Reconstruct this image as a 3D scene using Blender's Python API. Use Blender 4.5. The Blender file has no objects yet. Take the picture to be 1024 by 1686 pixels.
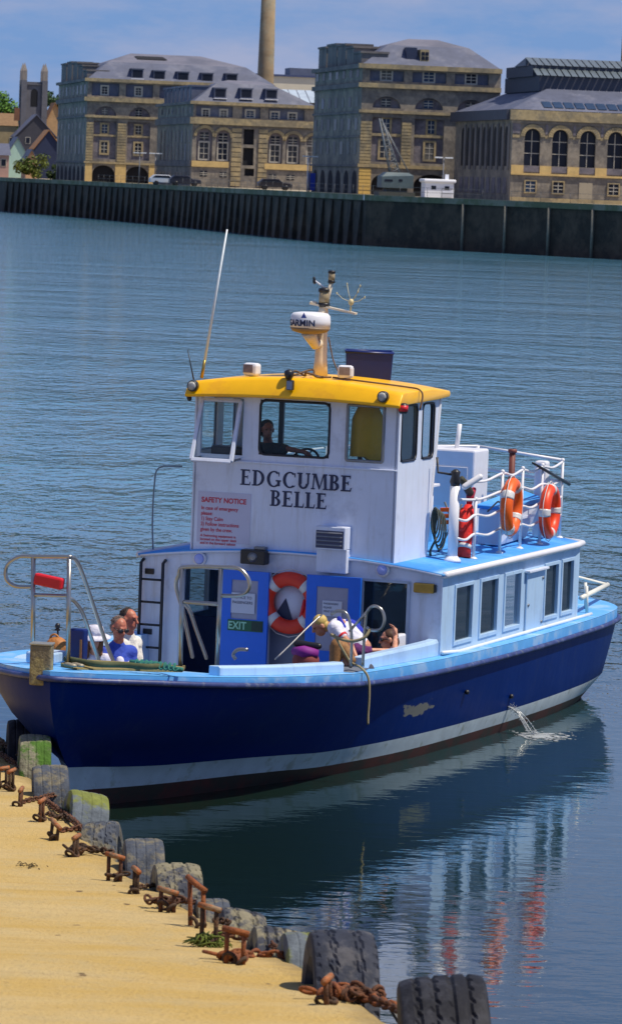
import bpy, bmesh, math, random
from mathutils import Vector, Matrix, Euler
random.seed(7)
R = math.radians
SC = bpy.context.scene
COL = SC.collection
PI = math.pi

# ---------------------------------------------------------------- camera model
F = 7300.0; HY = 300.0; H = 6.6; RO = R(2.2)
PT = math.atan((843 - HY) / F)

def ray(px, py):
    u = (px - 512) / F; v = (843 - py) / F
    c, s = math.cos(RO), math.sin(RO)
    u, v = u*c - v*s, u*s + v*c
    return Vector((u, math.cos(PT) + v*math.sin(PT), -math.sin(PT) + v*math.cos(PT)))
CAMP = Vector((0, 0, H))
def at_z(px, py, z=0.0):
    r = ray(px, py); return CAMP + r*((z - H)/r.z)
def at_d(px, py, d):
    r = ray(px, py); return CAMP + r*(d/r.y)
def at_plane(px, py, p0, n):
    r = ray(px, py); return CAMP + r*((p0 - CAMP).dot(n)/r.dot(n))

# ---------------------------------------------------------------- mesh builder
class MB:
    def __init__(self):
        self.v = []; self.f = []; self.m = []; self.mi = 0; self.sm = []; self.smooth = False
    def add(self, vs, fs):
        b = len(self.v)
        self.v += [tuple(p) for p in vs]
        for f in fs:
            self.f.append(tuple(b+i for i in f)); self.m.append(self.mi); self.sm.append(self.smooth)
    def box(self, c, s, rz=0.0, rot=None):
        x, y, z = s[0]/2, s[1]/2, s[2]/2
        vs = [Vector(p) for p in ((-x,-y,-z),(x,-y,-z),(x,y,-z),(-x,y,-z),(-x,-y,z),(x,-y,z),(x,y,z),(-x,y,z))]
        M = rot if rot is not None else Matrix.Rotation(rz, 3, 'Z')
        c = Vector(c)
        vs = [M @ p + c for p in vs]
        self.add(vs, [(0,3,2,1),(4,5,6,7),(0,1,5,4),(1,2,6,5),(2,3,7,6),(3,0,4,7)])
        return self
    def b2(self, lo, hi):
        return self.box([(a+b)/2 for a, b in zip(lo, hi)], [abs(b-a) for a, b in zip(lo, hi)])
    def bar(self, p, q, w, h, up=(0,0,1)):
        p = Vector(p); q = Vector(q); d = q-p
        y = d.normalized(); x = y.cross(Vector(up))
        if x.length < 1e-5: x = y.cross(Vector((1,0,0)))
        x.normalize(); z = x.cross(y)
        M = Matrix((x, y, z)).transposed()
        return self.box((p+q)/2, (w, d.length, h), rot=M)
    def tube(self, pts, r, n=8, caps=True, closed=False):
        pts = [Vector(p) for p in pts]; N = len(pts)
        rs = r if isinstance(r, (list, tuple)) else [r]*N
        sm = self.smooth; self.smooth = True
        vs = []; nx = None
        for i in range(N):
            if closed: d = pts[(i+1) % N]-pts[i-1]
            else: d = pts[min(i+1, N-1)]-pts[max(i-1, 0)]
            d.normalize()
            if nx is None:
                nx = d.orthogonal().normalized()
            else:
                nx = nx - d*nx.dot(d)
                if nx.length < 1e-6: nx = d.orthogonal()
                nx.normalize()
            ny = d.cross(nx)
            for k in range(n):
                a = 2*PI*k/n
                vs.append(pts[i] + (nx*math.cos(a)+ny*math.sin(a))*rs[i])
        fs = []
        for i in range(N if closed else N-1):
            j = (i+1) % N
            for k in range(n):
                fs.append((i*n+k, i*n+(k+1) % n, j*n+(k+1) % n, j*n+k))
        if caps and not closed:
            fs.append(tuple(range(n-1, -1, -1))); fs.append(tuple((N-1)*n+k for k in range(n)))
        self.add(vs, fs); self.smooth = sm
        return self
    def lathe(self, prof, n=20, M=None, c=(0,0,0), smooth=True):
        """prof: (radius, z) list; revolved about z, then rotated by M, moved to c"""
        M = M or Matrix.Identity(3); c = Vector(c)
        vs = []; fs = []; N = len(prof)
        for (r, z) in prof:
            for k in range(n):
                a = 2*PI*k/n
                vs.append(M @ Vector((r*math.cos(a), r*math.sin(a), z)) + c)
        for i in range(N-1):
            for k in range(n):
                fs.append((i*n+k, i*n+(k+1) % n, (i+1)*n+(k+1) % n, (i+1)*n+k))
        if prof[0][0] > 1e-6: fs.append(tuple(range(n-1, -1, -1)))
        if prof[-1][0] > 1e-6: fs.append(tuple((N-1)*n+k for k in range(n)))
        sm = self.smooth; self.smooth = smooth; self.add(vs, fs); self.smooth = sm
        return self
    def ell(self, c, r, n=14, M=None):
        M = M or Matrix.Identity(3); c = Vector(c)
        vs = []; fs = []; h = n//2+1
        for i in range(h+1):
            t = PI*i/h
            for k in range(n):
                a = 2*PI*k/n
                vs.append(M @ Vector((r[0]*math.sin(t)*math.cos(a), r[1]*math.sin(t)*math.sin(a), r[2]*math.cos(t))) + c)
        for i in range(h):
            for k in range(n):
                fs.append((i*n+k, (i+1)*n+k, (i+1)*n+(k+1) % n, i*n+(k+1) % n))
        sm = self.smooth; self.smooth = True; self.add(vs, fs); self.smooth = sm
        return self
    def cap(self, p, q, r1, r2, n=10):
        """tapered capsule"""
        p = Vector(p); q = Vector(q); d = (q-p).normalized()
        pts = []; rs = []
        for k in range(5):
            a = (k/5)*PI/2; pts.append(p - d*r1*math.cos(a)); rs.append(max(r1*math.sin(a), r1*.05))
        pts.append(p); rs.append(r1); pts.append(q); rs.append(r2)
        for k in range(4, -1, -1):
            a = (k/5)*PI/2; pts.append(q + d*r2*math.cos(a)); rs.append(max(r2*math.sin(a), r2*.05))
        return self.tube(pts, rs, n)
    def torus(self, c, R_, r, M=None, n=32, m=10, arc=(0, 2*PI), sx=1.0):
        M = M or Matrix.Identity(3); c = Vector(c)
        full = abs(arc[1]-arc[0]-2*PI) < 1e-6
        pts = []
        K = n if full else n+1
        for i in range(K):
            a = arc[0]+(arc[1]-arc[0])*i/n
            pts.append(M @ Vector((R_*sx*math.cos(a), R_*math.sin(a), 0)) + c)
        return self.tube(pts, r, m, closed=full)
    def prism(self, poly, depth, M=None, c=(0,0,0)):
        """poly in local xy, extruded along +z by depth"""
        M = M or Matrix.Identity(3); c = Vector(c); n = len(poly)
        vs = [M @ Vector((p[0], p[1], 0)) + c for p in poly] + [M @ Vector((p[0], p[1], depth)) + c for p in poly]
        fs = [tuple(range(n-1, -1, -1)), tuple(range(n, 2*n))] + [(i, (i+1) % n, n+(i+1) % n, n+i) for i in range(n)]
        self.add(vs, fs); return self
    def quad(self, a, b, c, d): self.add([a, b, c, d], [(0,1,2,3)]); return self
    def build(self, name, mats, parent=None, loc=None, rz=None, bevel=0.0, autosmooth=False):
        me = bpy.data.meshes.new(name)
        me.from_pydata([tuple(p) for p in self.v], [], self.f)
        if not isinstance(mats, (list, tuple)): mats = [mats]
        for m in mats: me.materials.append(m)
        me.polygons.foreach_set('material_index', self.m)
        me.polygons.foreach_set('use_smooth', self.sm)
        me.update()
        bm = bmesh.new(); bm.from_mesh(me); bmesh.ops.recalc_face_normals(bm, faces=bm.faces); bm.to_mesh(me); bm.free()
        o = bpy.data.objects.new(name, me); COL.objects.link(o)
        if parent: o.parent = parent
        if loc is not None: o.location = loc
        if rz is not None: o.rotation_euler = (0, 0, rz)
        if bevel:
            b = o.modifiers.new('Bevel', 'BEVEL'); b.width = bevel; b.segments = 2; b.limit_method = 'ANGLE'; b.angle_limit = R(40)
        return o

def tag(o, label=None, cat=None, group=None, kind=None):
    if label: o['label'] = label
    if cat: o['category'] = cat
    if group: o['group'] = group
    if kind: o['kind'] = kind
    return o
def empty(name, loc=(0,0,0), rz=0.0, label=None, cat=None, group=None):
    o = bpy.data.objects.new(name, None); COL.objects.link(o)
    o.location = loc; o.rotation_euler = (0, 0, rz); o.empty_display_size = .2
    return tag(o, label, cat, group)
def children(o): return [c for c in bpy.data.objects if c.parent == o]
def copy_tree(o, parent=None):
    kids = children(o)
    c = o.copy(); COL.objects.link(c)
    if parent: c.parent = parent
    for k in kids: copy_tree(k, c)
    return c
def fuse(o, voxel, smooth=4):
    """voxel remesh the object's pieces into one continuous surface"""
    m = o.modifiers.new('Remesh', 'REMESH'); m.mode = 'VOXEL'; m.voxel_size = voxel; m.use_smooth_shade = True
    s = o.modifiers.new('Smooth', 'SMOOTH'); s.iterations = smooth; s.factor = .5
    dg = bpy.context.evaluated_depsgraph_get()
    me = bpy.data.meshes.new_from_object(o.evaluated_get(dg))
    mats = list(o.data.materials)
    o.modifiers.clear(); o.data = me
    if not me.materials:
        for mm in mats: me.materials.append(mm)
    for p in me.polygons: p.use_smooth = True
    return o
def crom(pts, n):
    """catmull-rom resample of point list, n per segment"""
    P = [Vector(p) for p in pts]; out = []
    for i in range(len(P)-1):
        p0 = P[i-1] if i else P[0]*2-P[1]; p1 = P[i]; p2 = P[i+1]
        p3 = P[i+2] if i+2 < len(P) else P[-1]*2-P[-2]
        for k in range(n):
            t = k/n
            out.append(.5*((2*p1)+(-p0+p2)*t+(2*p0-5*p1+4*p2-p3)*t*t+(-p0+3*p1-3*p2+p3)*t**3))
    out.append(P[-1]); return out

# ---------------------------------------------------------------- materials
MATS = {}
def mat(name, col, rough=.5, var=.12, scale=6.0, bump=0.0, bscale=None, metal=0.0, spec=.5, col2=None, c2amt=.5, c2scale=3.0, coat=0.0, streak=0.0):
    """painted/stone/etc. surface: base colour with fine value variation, optional second colour in patches, bump"""
    if name in MATS: return MATS[name]
    m = bpy.data.materials.new(name); m.use_nodes = True; N = m.node_tree.nodes; L = m.node_tree.links
    b = N['Principled BSDF']
    b.inputs['Roughness'].default_value = rough; b.inputs['Metallic'].default_value = metal
    b.inputs['Specular IOR Level'].default_value = spec
    if coat: b.inputs['Coat Weight'].default_value = coat
    tc = N.new('ShaderNodeTexCoord')
    n1 = N.new('ShaderNodeTexNoise'); n1.inputs['Scale'].default_value = scale; n1.inputs['Detail'].default_value = 6; n1.inputs['Roughness'].default_value = .65
    L.new(tc.outputs['Object'], n1.inputs['Vector'])
    mr = N.new('ShaderNodeMapRange'); mr.inputs[1].default_value = .25; mr.inputs[2].default_value = .75
    mr.inputs[3].default_value = 1-var; mr.inputs[4].default_value = 1+var
    L.new(n1.outputs['Fac'], mr.inputs[0])
    src = None
    if col2 is not None:
        n2 = N.new('ShaderNodeTexNoise'); n2.inputs['Scale'].default_value = c2scale; n2.inputs['Detail'].default_value = 5; n2.inputs['Roughness'].default_value = .7
        L.new(tc.outputs['Object'], n2.inputs['Vector'])
        r2 = N.new('ShaderNodeMapRange'); r2.inputs[1].default_value = .62-.3*c2amt; r2.inputs[2].default_value = .72-.3*c2amt
        L.new(n2.outputs['Fac'], r2.inputs[0])
        mx = N.new('ShaderNodeMix'); mx.data_type = 'RGBA'
        mx.inputs[6].default_value = (*col, 1); mx.inputs[7].default_value = (*col2, 1)
        L.new(r2.outputs[0], mx.inputs[0]); src = mx.outputs[2]
    if streak:       # rain-washed dirt runs
        mp = N.new('ShaderNodeMapping'); mp.inputs['Scale'].default_value = (9, 9, .9); L.new(tc.outputs['Object'], mp.inputs['Vector'])
        ns = N.new('ShaderNodeTexNoise'); ns.inputs['Scale'].default_value = 1; ns.inputs['Detail'].default_value = 5; ns.inputs['Roughness'].default_value = .7; L.new(mp.outputs[0], ns.inputs['Vector'])
        rs = N.new('ShaderNodeMapRange'); rs.inputs[1].default_value = .52; rs.inputs[2].default_value = .78; rs.inputs[3].default_value = 0; rs.inputs[4].default_value = streak; L.new(ns.outputs['Fac'], rs.inputs[0])
        mk = N.new('ShaderNodeMix'); mk.data_type = 'RGBA'; L.new(rs.outputs[0], mk.inputs[0])
        if src: L.new(src, mk.inputs[6])
        else: mk.inputs[6].default_value = (*col, 1)
        mk.inputs[7].default_value = (col[0]*.55, col[1]*.48, col[2]*.38, 1); src = mk.outputs[2]
    vm = N.new('ShaderNodeVectorMath'); vm.operation = 'MULTIPLY'
    if src: L.new(src, vm.inputs[0])
    else: vm.inputs[0].default_value = col
    L.new(mr.outputs[0], vm.inputs[1]); L.new(vm.outputs[0], b.inputs['Base Color'])
    if bump:
        n3 = N.new('ShaderNodeTexNoise'); n3.inputs['Scale'].default_value = bscale or scale*3; n3.inputs['Detail'].default_value = 6
        L.new(tc.outputs['Object'], n3.inputs['Vector'])
        bp = N.new('ShaderNodeBump'); bp.inputs['Strength'].default_value = 1.0; bp.inputs['Distance'].default_value = bump
        L.new(n3.outputs['Fac'], bp.inputs['Height']); L.new(bp.outputs[0], b.inputs['Normal'])
    MATS[name] = m; return m
def glass_mat(name, tint=(.6,.75,.75), see=.75, rough=.03):
    m = bpy.data.materials.new(name); m.use_nodes = True; N = m.node_tree.nodes; L = m.node_tree.links
    N.remove(N['Principled BSDF']); out = N['Material Output']
    tr = N.new('ShaderNodeBsdfTransparent'); tr.inputs[0].default_value = (*tint, 1)
    gl = N.new('ShaderNodeBsdfGlossy'); gl.inputs['Roughness'].default_value = rough
    df = N.new('ShaderNodeBsdfDiffuse'); df.inputs[0].default_value = (.05,.08,.1,1)
    m1 = N.new('ShaderNodeMixShader'); m1.inputs[0].default_value = see
    L.new(df.outputs[0], m1.inputs[1]); L.new(tr.outputs[0], m1.inputs[2])
    fr = N.new('ShaderNodeFresnel'); fr.inputs[0].default_value = 1.45
    m2 = N.new('ShaderNodeMixShader'); L.new(fr.outputs[0], m2.inputs[0]); L.new(m1.outputs[0], m2.inputs[1]); L.new(gl.outputs[0], m2.inputs[2])
    L.new(m2.outputs[0], out.inputs[0]); MATS[name] = m; return m

def text_mesh(name, body, size, m, parent, M, loc, align='LEFT', depth=.002, bold=0.0, spacing=1.0, line=1.0, sx=1.0):
    cu = bpy.data.curves.new(name, 'FONT'); cu.body = body; cu.size = size; cu.extrude = depth; cu.align_x = align
    cu.offset = bold; cu.space_character = spacing; cu.space_line = line
    t = bpy.data.objects.new(name, cu); COL.objects.link(t)
    dg = bpy.context.evaluated_depsgraph_get()
    me = bpy.data.meshes.new_from_object(t.evaluated_get(dg)); me.name = name
    bpy.data.objects.remove(t); bpy.data.curves.remove(cu)
    T = Matrix.Translation(Vector(loc)) @ M.to_4x4() @ Matrix.Diagonal((sx, 1, 1, 1))
    me.transform(T)
    me.materials.clear(); me.materials.append(m)
    o = bpy.data.objects.new(name, me); COL.objects.link(o); o.parent = parent
    return o
SKY_STR = .085; LIFT = .11; SUN_STR = 5.0; EXPO = 0.0
SKY_TINT = (.66, .80, 1.18); CLOUD = (5.0, 5.2, 7.0)
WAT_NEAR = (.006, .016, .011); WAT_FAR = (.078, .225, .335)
SLIP_A = (.49, .365, .165); SLIP_B = (.46, .315, .10); SLIP_C = (.40, .32, .17)
# ---------------------------------------------------------------- world, sun, camera
SUN_EL = R(62); SUN_AZ = R(18)            # azimuth: from +X towards the camera side (-Y)
sun_dir = Vector((math.cos(SUN_AZ)*math.cos(SUN_EL), -math.sin(SUN_AZ)*math.cos(SUN_EL), math.sin(SUN_EL)))
w = bpy.data.worlds.new("World"); SC.world = w; w.use_nodes = True
N = w.node_tree.nodes; L = w.node_tree.links
bg = N['Background']; bg.inputs[1].default_value = SKY_STR
sk = N.new('ShaderNodeTexSky'); sk.sky_type = 'NISHITA'; sk.sun_disc = False
sk.sun_elevation = SUN_EL; sk.sun_rotation = math.atan2(sun_dir.x, sun_dir.y)
sk.air_density = 1.0; sk.dust_density = .35; sk.ozone_density = 3.0; sk.altitude = 0
# the sky model is sampled a little above the true direction: the photograph's horizon sky is clear blue, not milky
geo = N.new('ShaderNodeTexCoord'); sep = N.new('ShaderNodeSeparateXYZ'); L.new(geo.outputs['Generated'], sep.inputs[0])
zc_ = N.new('ShaderNodeMath'); zc_.operation = 'MAXIMUM'; zc_.inputs[1].default_value = 0; L.new(sep.outputs['Z'], zc_.inputs[0])
zp_ = N.new('ShaderNodeMath'); zp_.operation = 'POWER'; zp_.inputs[1].default_value = 1.7; L.new(zc_.outputs[0], zp_.inputs[0])
lift = N.new('ShaderNodeMapRange'); lift.inputs[1].default_value = 0; lift.inputs[2].default_value = 1.0; lift.inputs[3].default_value = LIFT; lift.inputs[4].default_value = 1.0
L.new(zp_.outputs[0], lift.inputs[0])
cmb = N.new('ShaderNodeCombineXYZ'); L.new(sep.outputs['X'], cmb.inputs[0]); L.new(sep.outputs['Y'], cmb.inputs[1]); L.new(lift.outputs[0], cmb.inputs[2])
L.new(cmb.outputs[0], sk.inputs['Vector'])
# thin broken cloud
mp = N.new('ShaderNodeMapping'); mp.inputs['Scale'].default_value = (9, 9, 30); L.new(geo.outputs['Generated'], mp.inputs['Vector'])
cn = N.new('ShaderNodeTexNoise'); cn.inputs['Scale'].default_value = 1.3; cn.inputs['Detail'].default_value = 8; cn.inputs['Roughness'].default_value = .6
L.new(mp.outputs[0], cn.inputs['Vector'])
cr = N.new('ShaderNodeMapRange'); cr.inputs[1].default_value = .42; cr.inputs[2].default_value = .62; cr.inputs[3].default_value = 0; cr.inputs[4].default_value = .7
L.new(cn.outputs['Fac'], cr.inputs[0])
tint = N.new('ShaderNodeMix'); tint.data_type = 'RGBA'; tint.blend_type = 'MULTIPLY'; tint.inputs[0].default_value = 1
tint.inputs[7].default_value = (*SKY_TINT, 1); L.new(sk.outputs[0], tint.inputs[6])
cm = N.new('ShaderNodeMix'); cm.data_type = 'RGBA'; cm.inputs[7].default_value = (*CLOUD, 1)
L.new(cr.outputs[0], cm.inputs[0]); L.new(tint.outputs[2], cm.inputs[6]); L.new(cm.outputs[2], bg.inputs[0])

sl = bpy.data.lights.new('sun', 'SUN'); sl.energy = SUN_STR; sl.angle = R(.5); sl.color = (1.0, .90, .74)
so = bpy.data.objects.new('sun', sl); COL.objects.link(so)
so.rotation_euler = (-sun_dir).to_track_quat('-Z', 'Y').to_euler()

cd = bpy.data.cameras.new('camera'); co = bpy.data.objects.new('camera', cd); COL.objects.link(co)
cd.sensor_fit = 'HORIZONTAL'; cd.sensor_width = 36; cd.lens = F/1024*36; cd.dof.use_dof = True; cd.dof.focus_distance = 54; cd.dof.aperture_fstop = 16; cd.clip_start = .5; cd.clip_end = 9000
co.matrix_world = Matrix.Translation(CAMP) @ (Matrix.Rotation(PI/2-PT, 3, 'X') @ Matrix.Rotation(RO, 3, 'Z')).to_4x4()
SC.camera = co
SC.view_settings.view_transform = 'Standard'; SC.view_settings.look = 'None'; SC.view_settings.gamma = 1; SC.view_settings.exposure = EXPO
SC.cycles.max_bounces = 8; SC.cycles.caustics_reflective = False; SC.cycles.caustics_refractive = False
SC.cycles.transparent_max_bounces = 12

# ---------------------------------------------------------------- water
def water_mat():
    m = bpy.data.materials.new('water'); m.use_nodes = True; N = m.node_tree.nodes; L = m.node_tree.links
    b = N['Principled BSDF']; b.inputs['IOR'].default_value = 1.6
    tc = N.new('ShaderNodeTexCoord')
    def noise(sc, det, stretch, rz):
        mp = N.new('ShaderNodeMapping'); mp.inputs['Scale'].default_value = (sc*stretch, sc, sc); mp.inputs['Rotation'].default_value = (0, 0, rz)
        L.new(tc.outputs['Object'], mp.inputs['Vector'])
        n = N.new('ShaderNodeTexNoise'); n.inputs['Scale'].default_value = 1; n.inputs['Detail'].default_value = det; n.inputs['Roughness'].default_value = .55
        L.new(mp.outputs[0], n.inputs['Vector']); return n.outputs['Fac']
    def mul(a, v):
        x = N.new('ShaderNodeMath'); x.operation = 'MULTIPLY'
        L.new(a, x.inputs[0])
        if isinstance(v, float): x.inputs[1].default_value = v
        else: L.new(v, x.inputs[1])
        return x.outputs[0]
    def add(a, c):
        x = N.new('ShaderNodeMath'); x.operation = 'ADD'; L.new(a, x.inputs[0]); L.new(c, x.inputs[1]); return x.outputs[0]
    sp = N.new('ShaderNodeSeparateXYZ'); L.new(tc.outputs['Object'], sp.inputs[0])
    # open water beyond the boat is wind-rippled, the lee of boat and slip is calmer
    wind = N.new('ShaderNodeMapRange'); wind.interpolation_type = 'SMOOTHSTEP'
    wind.inputs[1].default_value = 50; wind.inputs[2].default_value = 78; wind.inputs[3].default_value = 0; wind.inputs[4].default_value = 1
    L.new(sp.outputs['Y'], wind.inputs[0])
    patch = noise(.09, 5, .5, .2)
    pr = N.new('ShaderNodeMapRange'); pr.inputs[1].default_value = .3; pr.inputs[2].default_value = .7; pr.inputs[3].default_value = .45; pr.inputs[4].default_value = 1.5; L.new(patch, pr.inputs[0])
    calm = mul(noise(1.5, 3, .6, .15), .010)
    fine = mul(noise(6.0, 3, .6, -.2), .0022)
    lee = add(calm, fine)
    chop = mul(add(mul(noise(.30, 4, 3.2, .25), .22), mul(noise(1.1, 3, 2.6, -.2), .13)), pr.outputs[0])
    rr = N.new('ShaderNodeMapRange'); rr.inputs[3].default_value = .03; rr.inputs[4].default_value = .05; L.new(wind.outputs[0], rr.inputs[0]); L.new(rr.outputs[0], b.inputs['Roughness'])
    hgt = add(mul(lee, 1.0), mul(chop, wind.outputs[0]))
    bp = N.new('ShaderNodeBump'); bp.inputs['Strength'].default_value = 1; bp.inputs['Distance'].default_value = 1
    L.new(hgt, bp.inputs['Height']); L.new(bp.outputs[0], b.inputs['Normal'])
    # dark green near colour paints in the hull's dark reflection; grey-blue offshore
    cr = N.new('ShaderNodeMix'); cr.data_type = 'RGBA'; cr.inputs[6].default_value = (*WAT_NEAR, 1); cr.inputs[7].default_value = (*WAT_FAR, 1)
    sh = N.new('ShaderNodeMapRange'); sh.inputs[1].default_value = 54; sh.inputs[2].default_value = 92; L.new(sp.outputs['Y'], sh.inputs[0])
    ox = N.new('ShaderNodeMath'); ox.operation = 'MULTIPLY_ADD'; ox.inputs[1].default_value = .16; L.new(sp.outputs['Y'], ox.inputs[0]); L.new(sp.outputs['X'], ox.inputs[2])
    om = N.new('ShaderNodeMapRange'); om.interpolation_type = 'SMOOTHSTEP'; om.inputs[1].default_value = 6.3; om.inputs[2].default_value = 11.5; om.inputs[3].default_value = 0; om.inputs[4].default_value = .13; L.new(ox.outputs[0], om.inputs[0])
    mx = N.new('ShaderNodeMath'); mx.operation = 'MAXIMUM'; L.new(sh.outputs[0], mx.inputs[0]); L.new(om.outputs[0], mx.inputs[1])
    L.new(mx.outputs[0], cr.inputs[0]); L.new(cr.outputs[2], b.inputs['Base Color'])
    return m
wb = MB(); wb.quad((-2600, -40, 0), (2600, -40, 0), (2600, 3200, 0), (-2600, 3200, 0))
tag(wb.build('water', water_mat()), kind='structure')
sb = MB(); sb.quad((-2600, -40, -2.5), (2600, -40, -2.5), (2600, 3200, -2.5), (-2600, 3200, -2.5))
tag(sb.build('seabed', mat('seabed', (.08, .09, .06), .95)), kind='structure')

# ---------------------------------------------------------------- slipway
SLIP = [(70, -1.1), (60, -.25), (54, .18), (48.6, .36), (44.2, .44), (39.2, .69), (36.3, .87), (34.5, 1.02), (32.5, 1.22), (30.8, 1.37), (29.5, 1.48),
        (28.1, 1.65), (26.7, 1.79), (25.7, 1.88), (24, 2.02), (20, 2.38), (14, 2.95), (4, 3.9), (-8, 5.0)]
def slip_z(d):
    for (a, za), (b, zb) in zip(SLIP, SLIP[1:]):
        if b <= d <= a: return za + (zb-za)*(a-d)/(a-b)
    return SLIP[0][1] if d > SLIP[0][0] else SLIP[-1][1]
def slip_x(d): return -2.6 + .16*(44-d)
def slip_pt(px, py):
    lo, hi = 15.0, 68.0
    for _ in range(60):
        mid = (lo+hi)/2; p = at_d(px, py, mid)
        if p.z > slip_z(mid): lo = mid
        else: hi = mid
    return at_d(px, py, (lo+hi)/2)
def slip_mat():
    m = bpy.data.materials.new('slip_concrete'); m.use_nodes = True; N = m.node_tree.nodes; L = m.node_tree.links
    b = N['Principled BSDF']; b.inputs['Roughness'].default_value = .9; b.inputs['Specular IOR Level'].default_value = .15
    tc = N.new('ShaderNodeTexCoord')
    def noise(scale, det, rough=.6):
        mp = N.new('ShaderNodeMapping'); mp.inputs['Scale'].default_value = scale; L.new(tc.outputs['Object'], mp.inputs['Vector'])
        n = N.new('ShaderNodeTexNoise'); n.inputs['Scale'].default_value = 1; n.inputs['Detail'].default_value = det; n.inputs['Roughness'].default_value = rough
        L.new(mp.outputs[0], n.inputs['Vector']); return n.outputs['Fac']
    def mix(fac, a, c, lo, hi):
        r = N.new('ShaderNodeMapRange'); r.inputs[1].default_value = lo; r.inputs[2].default_value = hi; L.new(fac, r.inputs[0])
        x = N.new('ShaderNodeMix'); x.data_type = 'RGBA'; L.new(r.outputs[0], x.inputs[0])
        if isinstance(a, tuple): x.inputs[6].default_value = (*a, 1)
        else: L.new(a, x.inputs[6])
        x.inputs[7].default_value = (*c, 1); return x.outputs[2]
    c = mix(noise((.45, .8, 1), 7, .65), SLIP_A, SLIP_B, .40, .62)            # bands running across the ramp
    c = mix(noise((1.5, 1.0, 2), 9, .8), c, SLIP_C, .50, .74)            # wear patches
    c = mix(noise((.5, 4.0, 1), 6, .7), c, (.33, .22, .09), .66, .86)     # thin darker tide lines
    c = mix(noise((.8, 1.1, 1), 9, .8), c, (.27, .19, .08), .60, .80)     # damp stains
    c = mix(noise((22, 14, 26), 4, .85), c, (.24, .165, .08), .56, .80)     # grit
    c = mix(noise((5, 2.2, 5), 3, .5), c, (.15, .10, .05), .70, .74)       # scattered dark flecks
    sp = N.new('ShaderNodeSeparateXYZ'); L.new(tc.outputs['Object'], sp.inputs[0])
    ad = N.new('ShaderNodeMath'); ad.operation = 'MULTIPLY_ADD'; ad.inputs[1].default_value = .12; L.new(noise((.6, .6, 1), 4), ad.inputs[0]); L.new(sp.outputs['Y'], ad.inputs[2])
    md = N.new('ShaderNodeMath'); md.operation = 'PINGPONG'; md.inputs[1].default_value = 1.45; L.new(ad.outputs[0], md.inputs[0])
    jr = N.new('ShaderNodeMapRange'); jr.inputs[1].default_value = .03; jr.inputs[2].default_value = .09; jr.inputs[3].default_value = .10; jr.inputs[4].default_value = 0; L.new(md.outputs[0], jr.inputs[0])
    jx = N.new('ShaderNodeMix'); jx.data_type = 'RGBA'; L.new(jr.outputs[0], jx.inputs[0]); L.new(c, jx.inputs[6]); jx.inputs[7].default_value = (.27, .17, .07, 1); c = jx.outputs[2]
    # grime and weed staining along the worn seaward rim
    ex = N.new('ShaderNodeMath'); ex.operation = 'MULTIPLY_ADD'; ex.inputs[1].default_value = .16; L.new(sp.outputs['Y'], ex.inputs[0]); L.new(sp.outputs['X'], ex.inputs[2])
    en = N.new('ShaderNodeMath'); en.operation = 'MULTIPLY_ADD'; en.inputs[1].default_value = .9; L.new(noise((1.4, 1.1, 1), 7, .75), en.inputs[0]); L.new(ex.outputs[0], en.inputs[2])
    er = N.new('ShaderNodeMapRange'); er.inputs[1].default_value = 4.44+.18; er.inputs[2].default_value = 4.44+.52; er.inputs[3].default_value = 0; er.inputs[4].default_value = .75; L.new(en.outputs[0], er.inputs[0])
    e2 = N.new('ShaderNodeMix'); e2.data_type = 'RGBA'; L.new(er.outputs[0], e2.inputs[0]); L.new(c, e2.inputs[6]); e2.inputs[7].default_value = (.17, .125, .06, 1); c = e2.outputs[2]
    L.new(c, b.inputs['Base Color'])
    a1 = N.new('ShaderNodeMath'); a1.operation = 'ADD'; L.new(noise((1.2, 5, 3), 8, .7), a1.inputs[0]); L.new(noise((30, 30, 30), 4), a1.inputs[1])
    bp = N.new('ShaderNodeBump'); bp.inputs['Strength'].default_value = 1; bp.inputs['Distance'].default_value = .02
    L.new(a1.outputs[0], bp.inputs['Height']); L.new(bp.outputs[0], b.inputs['Normal'])
    return m
def hash1(i, j): 
    x = math.sin(i*127.1+j*311.7)*43758.5453; return x-math.floor(x)
sb = MB(); rows = []; d = 70.0
while d > -8: rows.append(d); d -= .22 if d < 56 else 1.0
lat = [0, .05, .12, .25, .5, 1, 2, 4, 7, 11]
vs = []; fs = []
for i, d in enumerate(rows):
    wob = .035*math.sin(d*1.7)+.03*math.sin(d*4.3+1)+.03*(hash1(i, 3)-.5)
    seam = .03 if (d*1000 % 3100) < 260 else 0.0
    vs.append((slip_x(d)+wob, d, -1.6)); vs.append((slip_x(d)+wob, d, slip_z(d)-.07))
    for j, t in enumerate(lat):
        zz = slip_z(d) + .016*(hash1(i, j)-.5)*(1 if t < 5 else 0) + .012*math.sin(d*2.1+t) - (.045 if j == 0 else .012 if j == 1 else 0)
        vs.append((slip_x(d)+wob*(1 if j < 4 else 0)-t, d, zz))
K = len(lat)+2
for i in range(len(rows)-1):
    for k in range(K-1):
        fs.append((i*K+k, i*K+k+1, (i+1)*K+k+1, (i+1)*K+k))
sb.smooth = True
sb.add(vs, fs)
tag(sb.build('slipway', slip_mat()), kind='structure')

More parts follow.
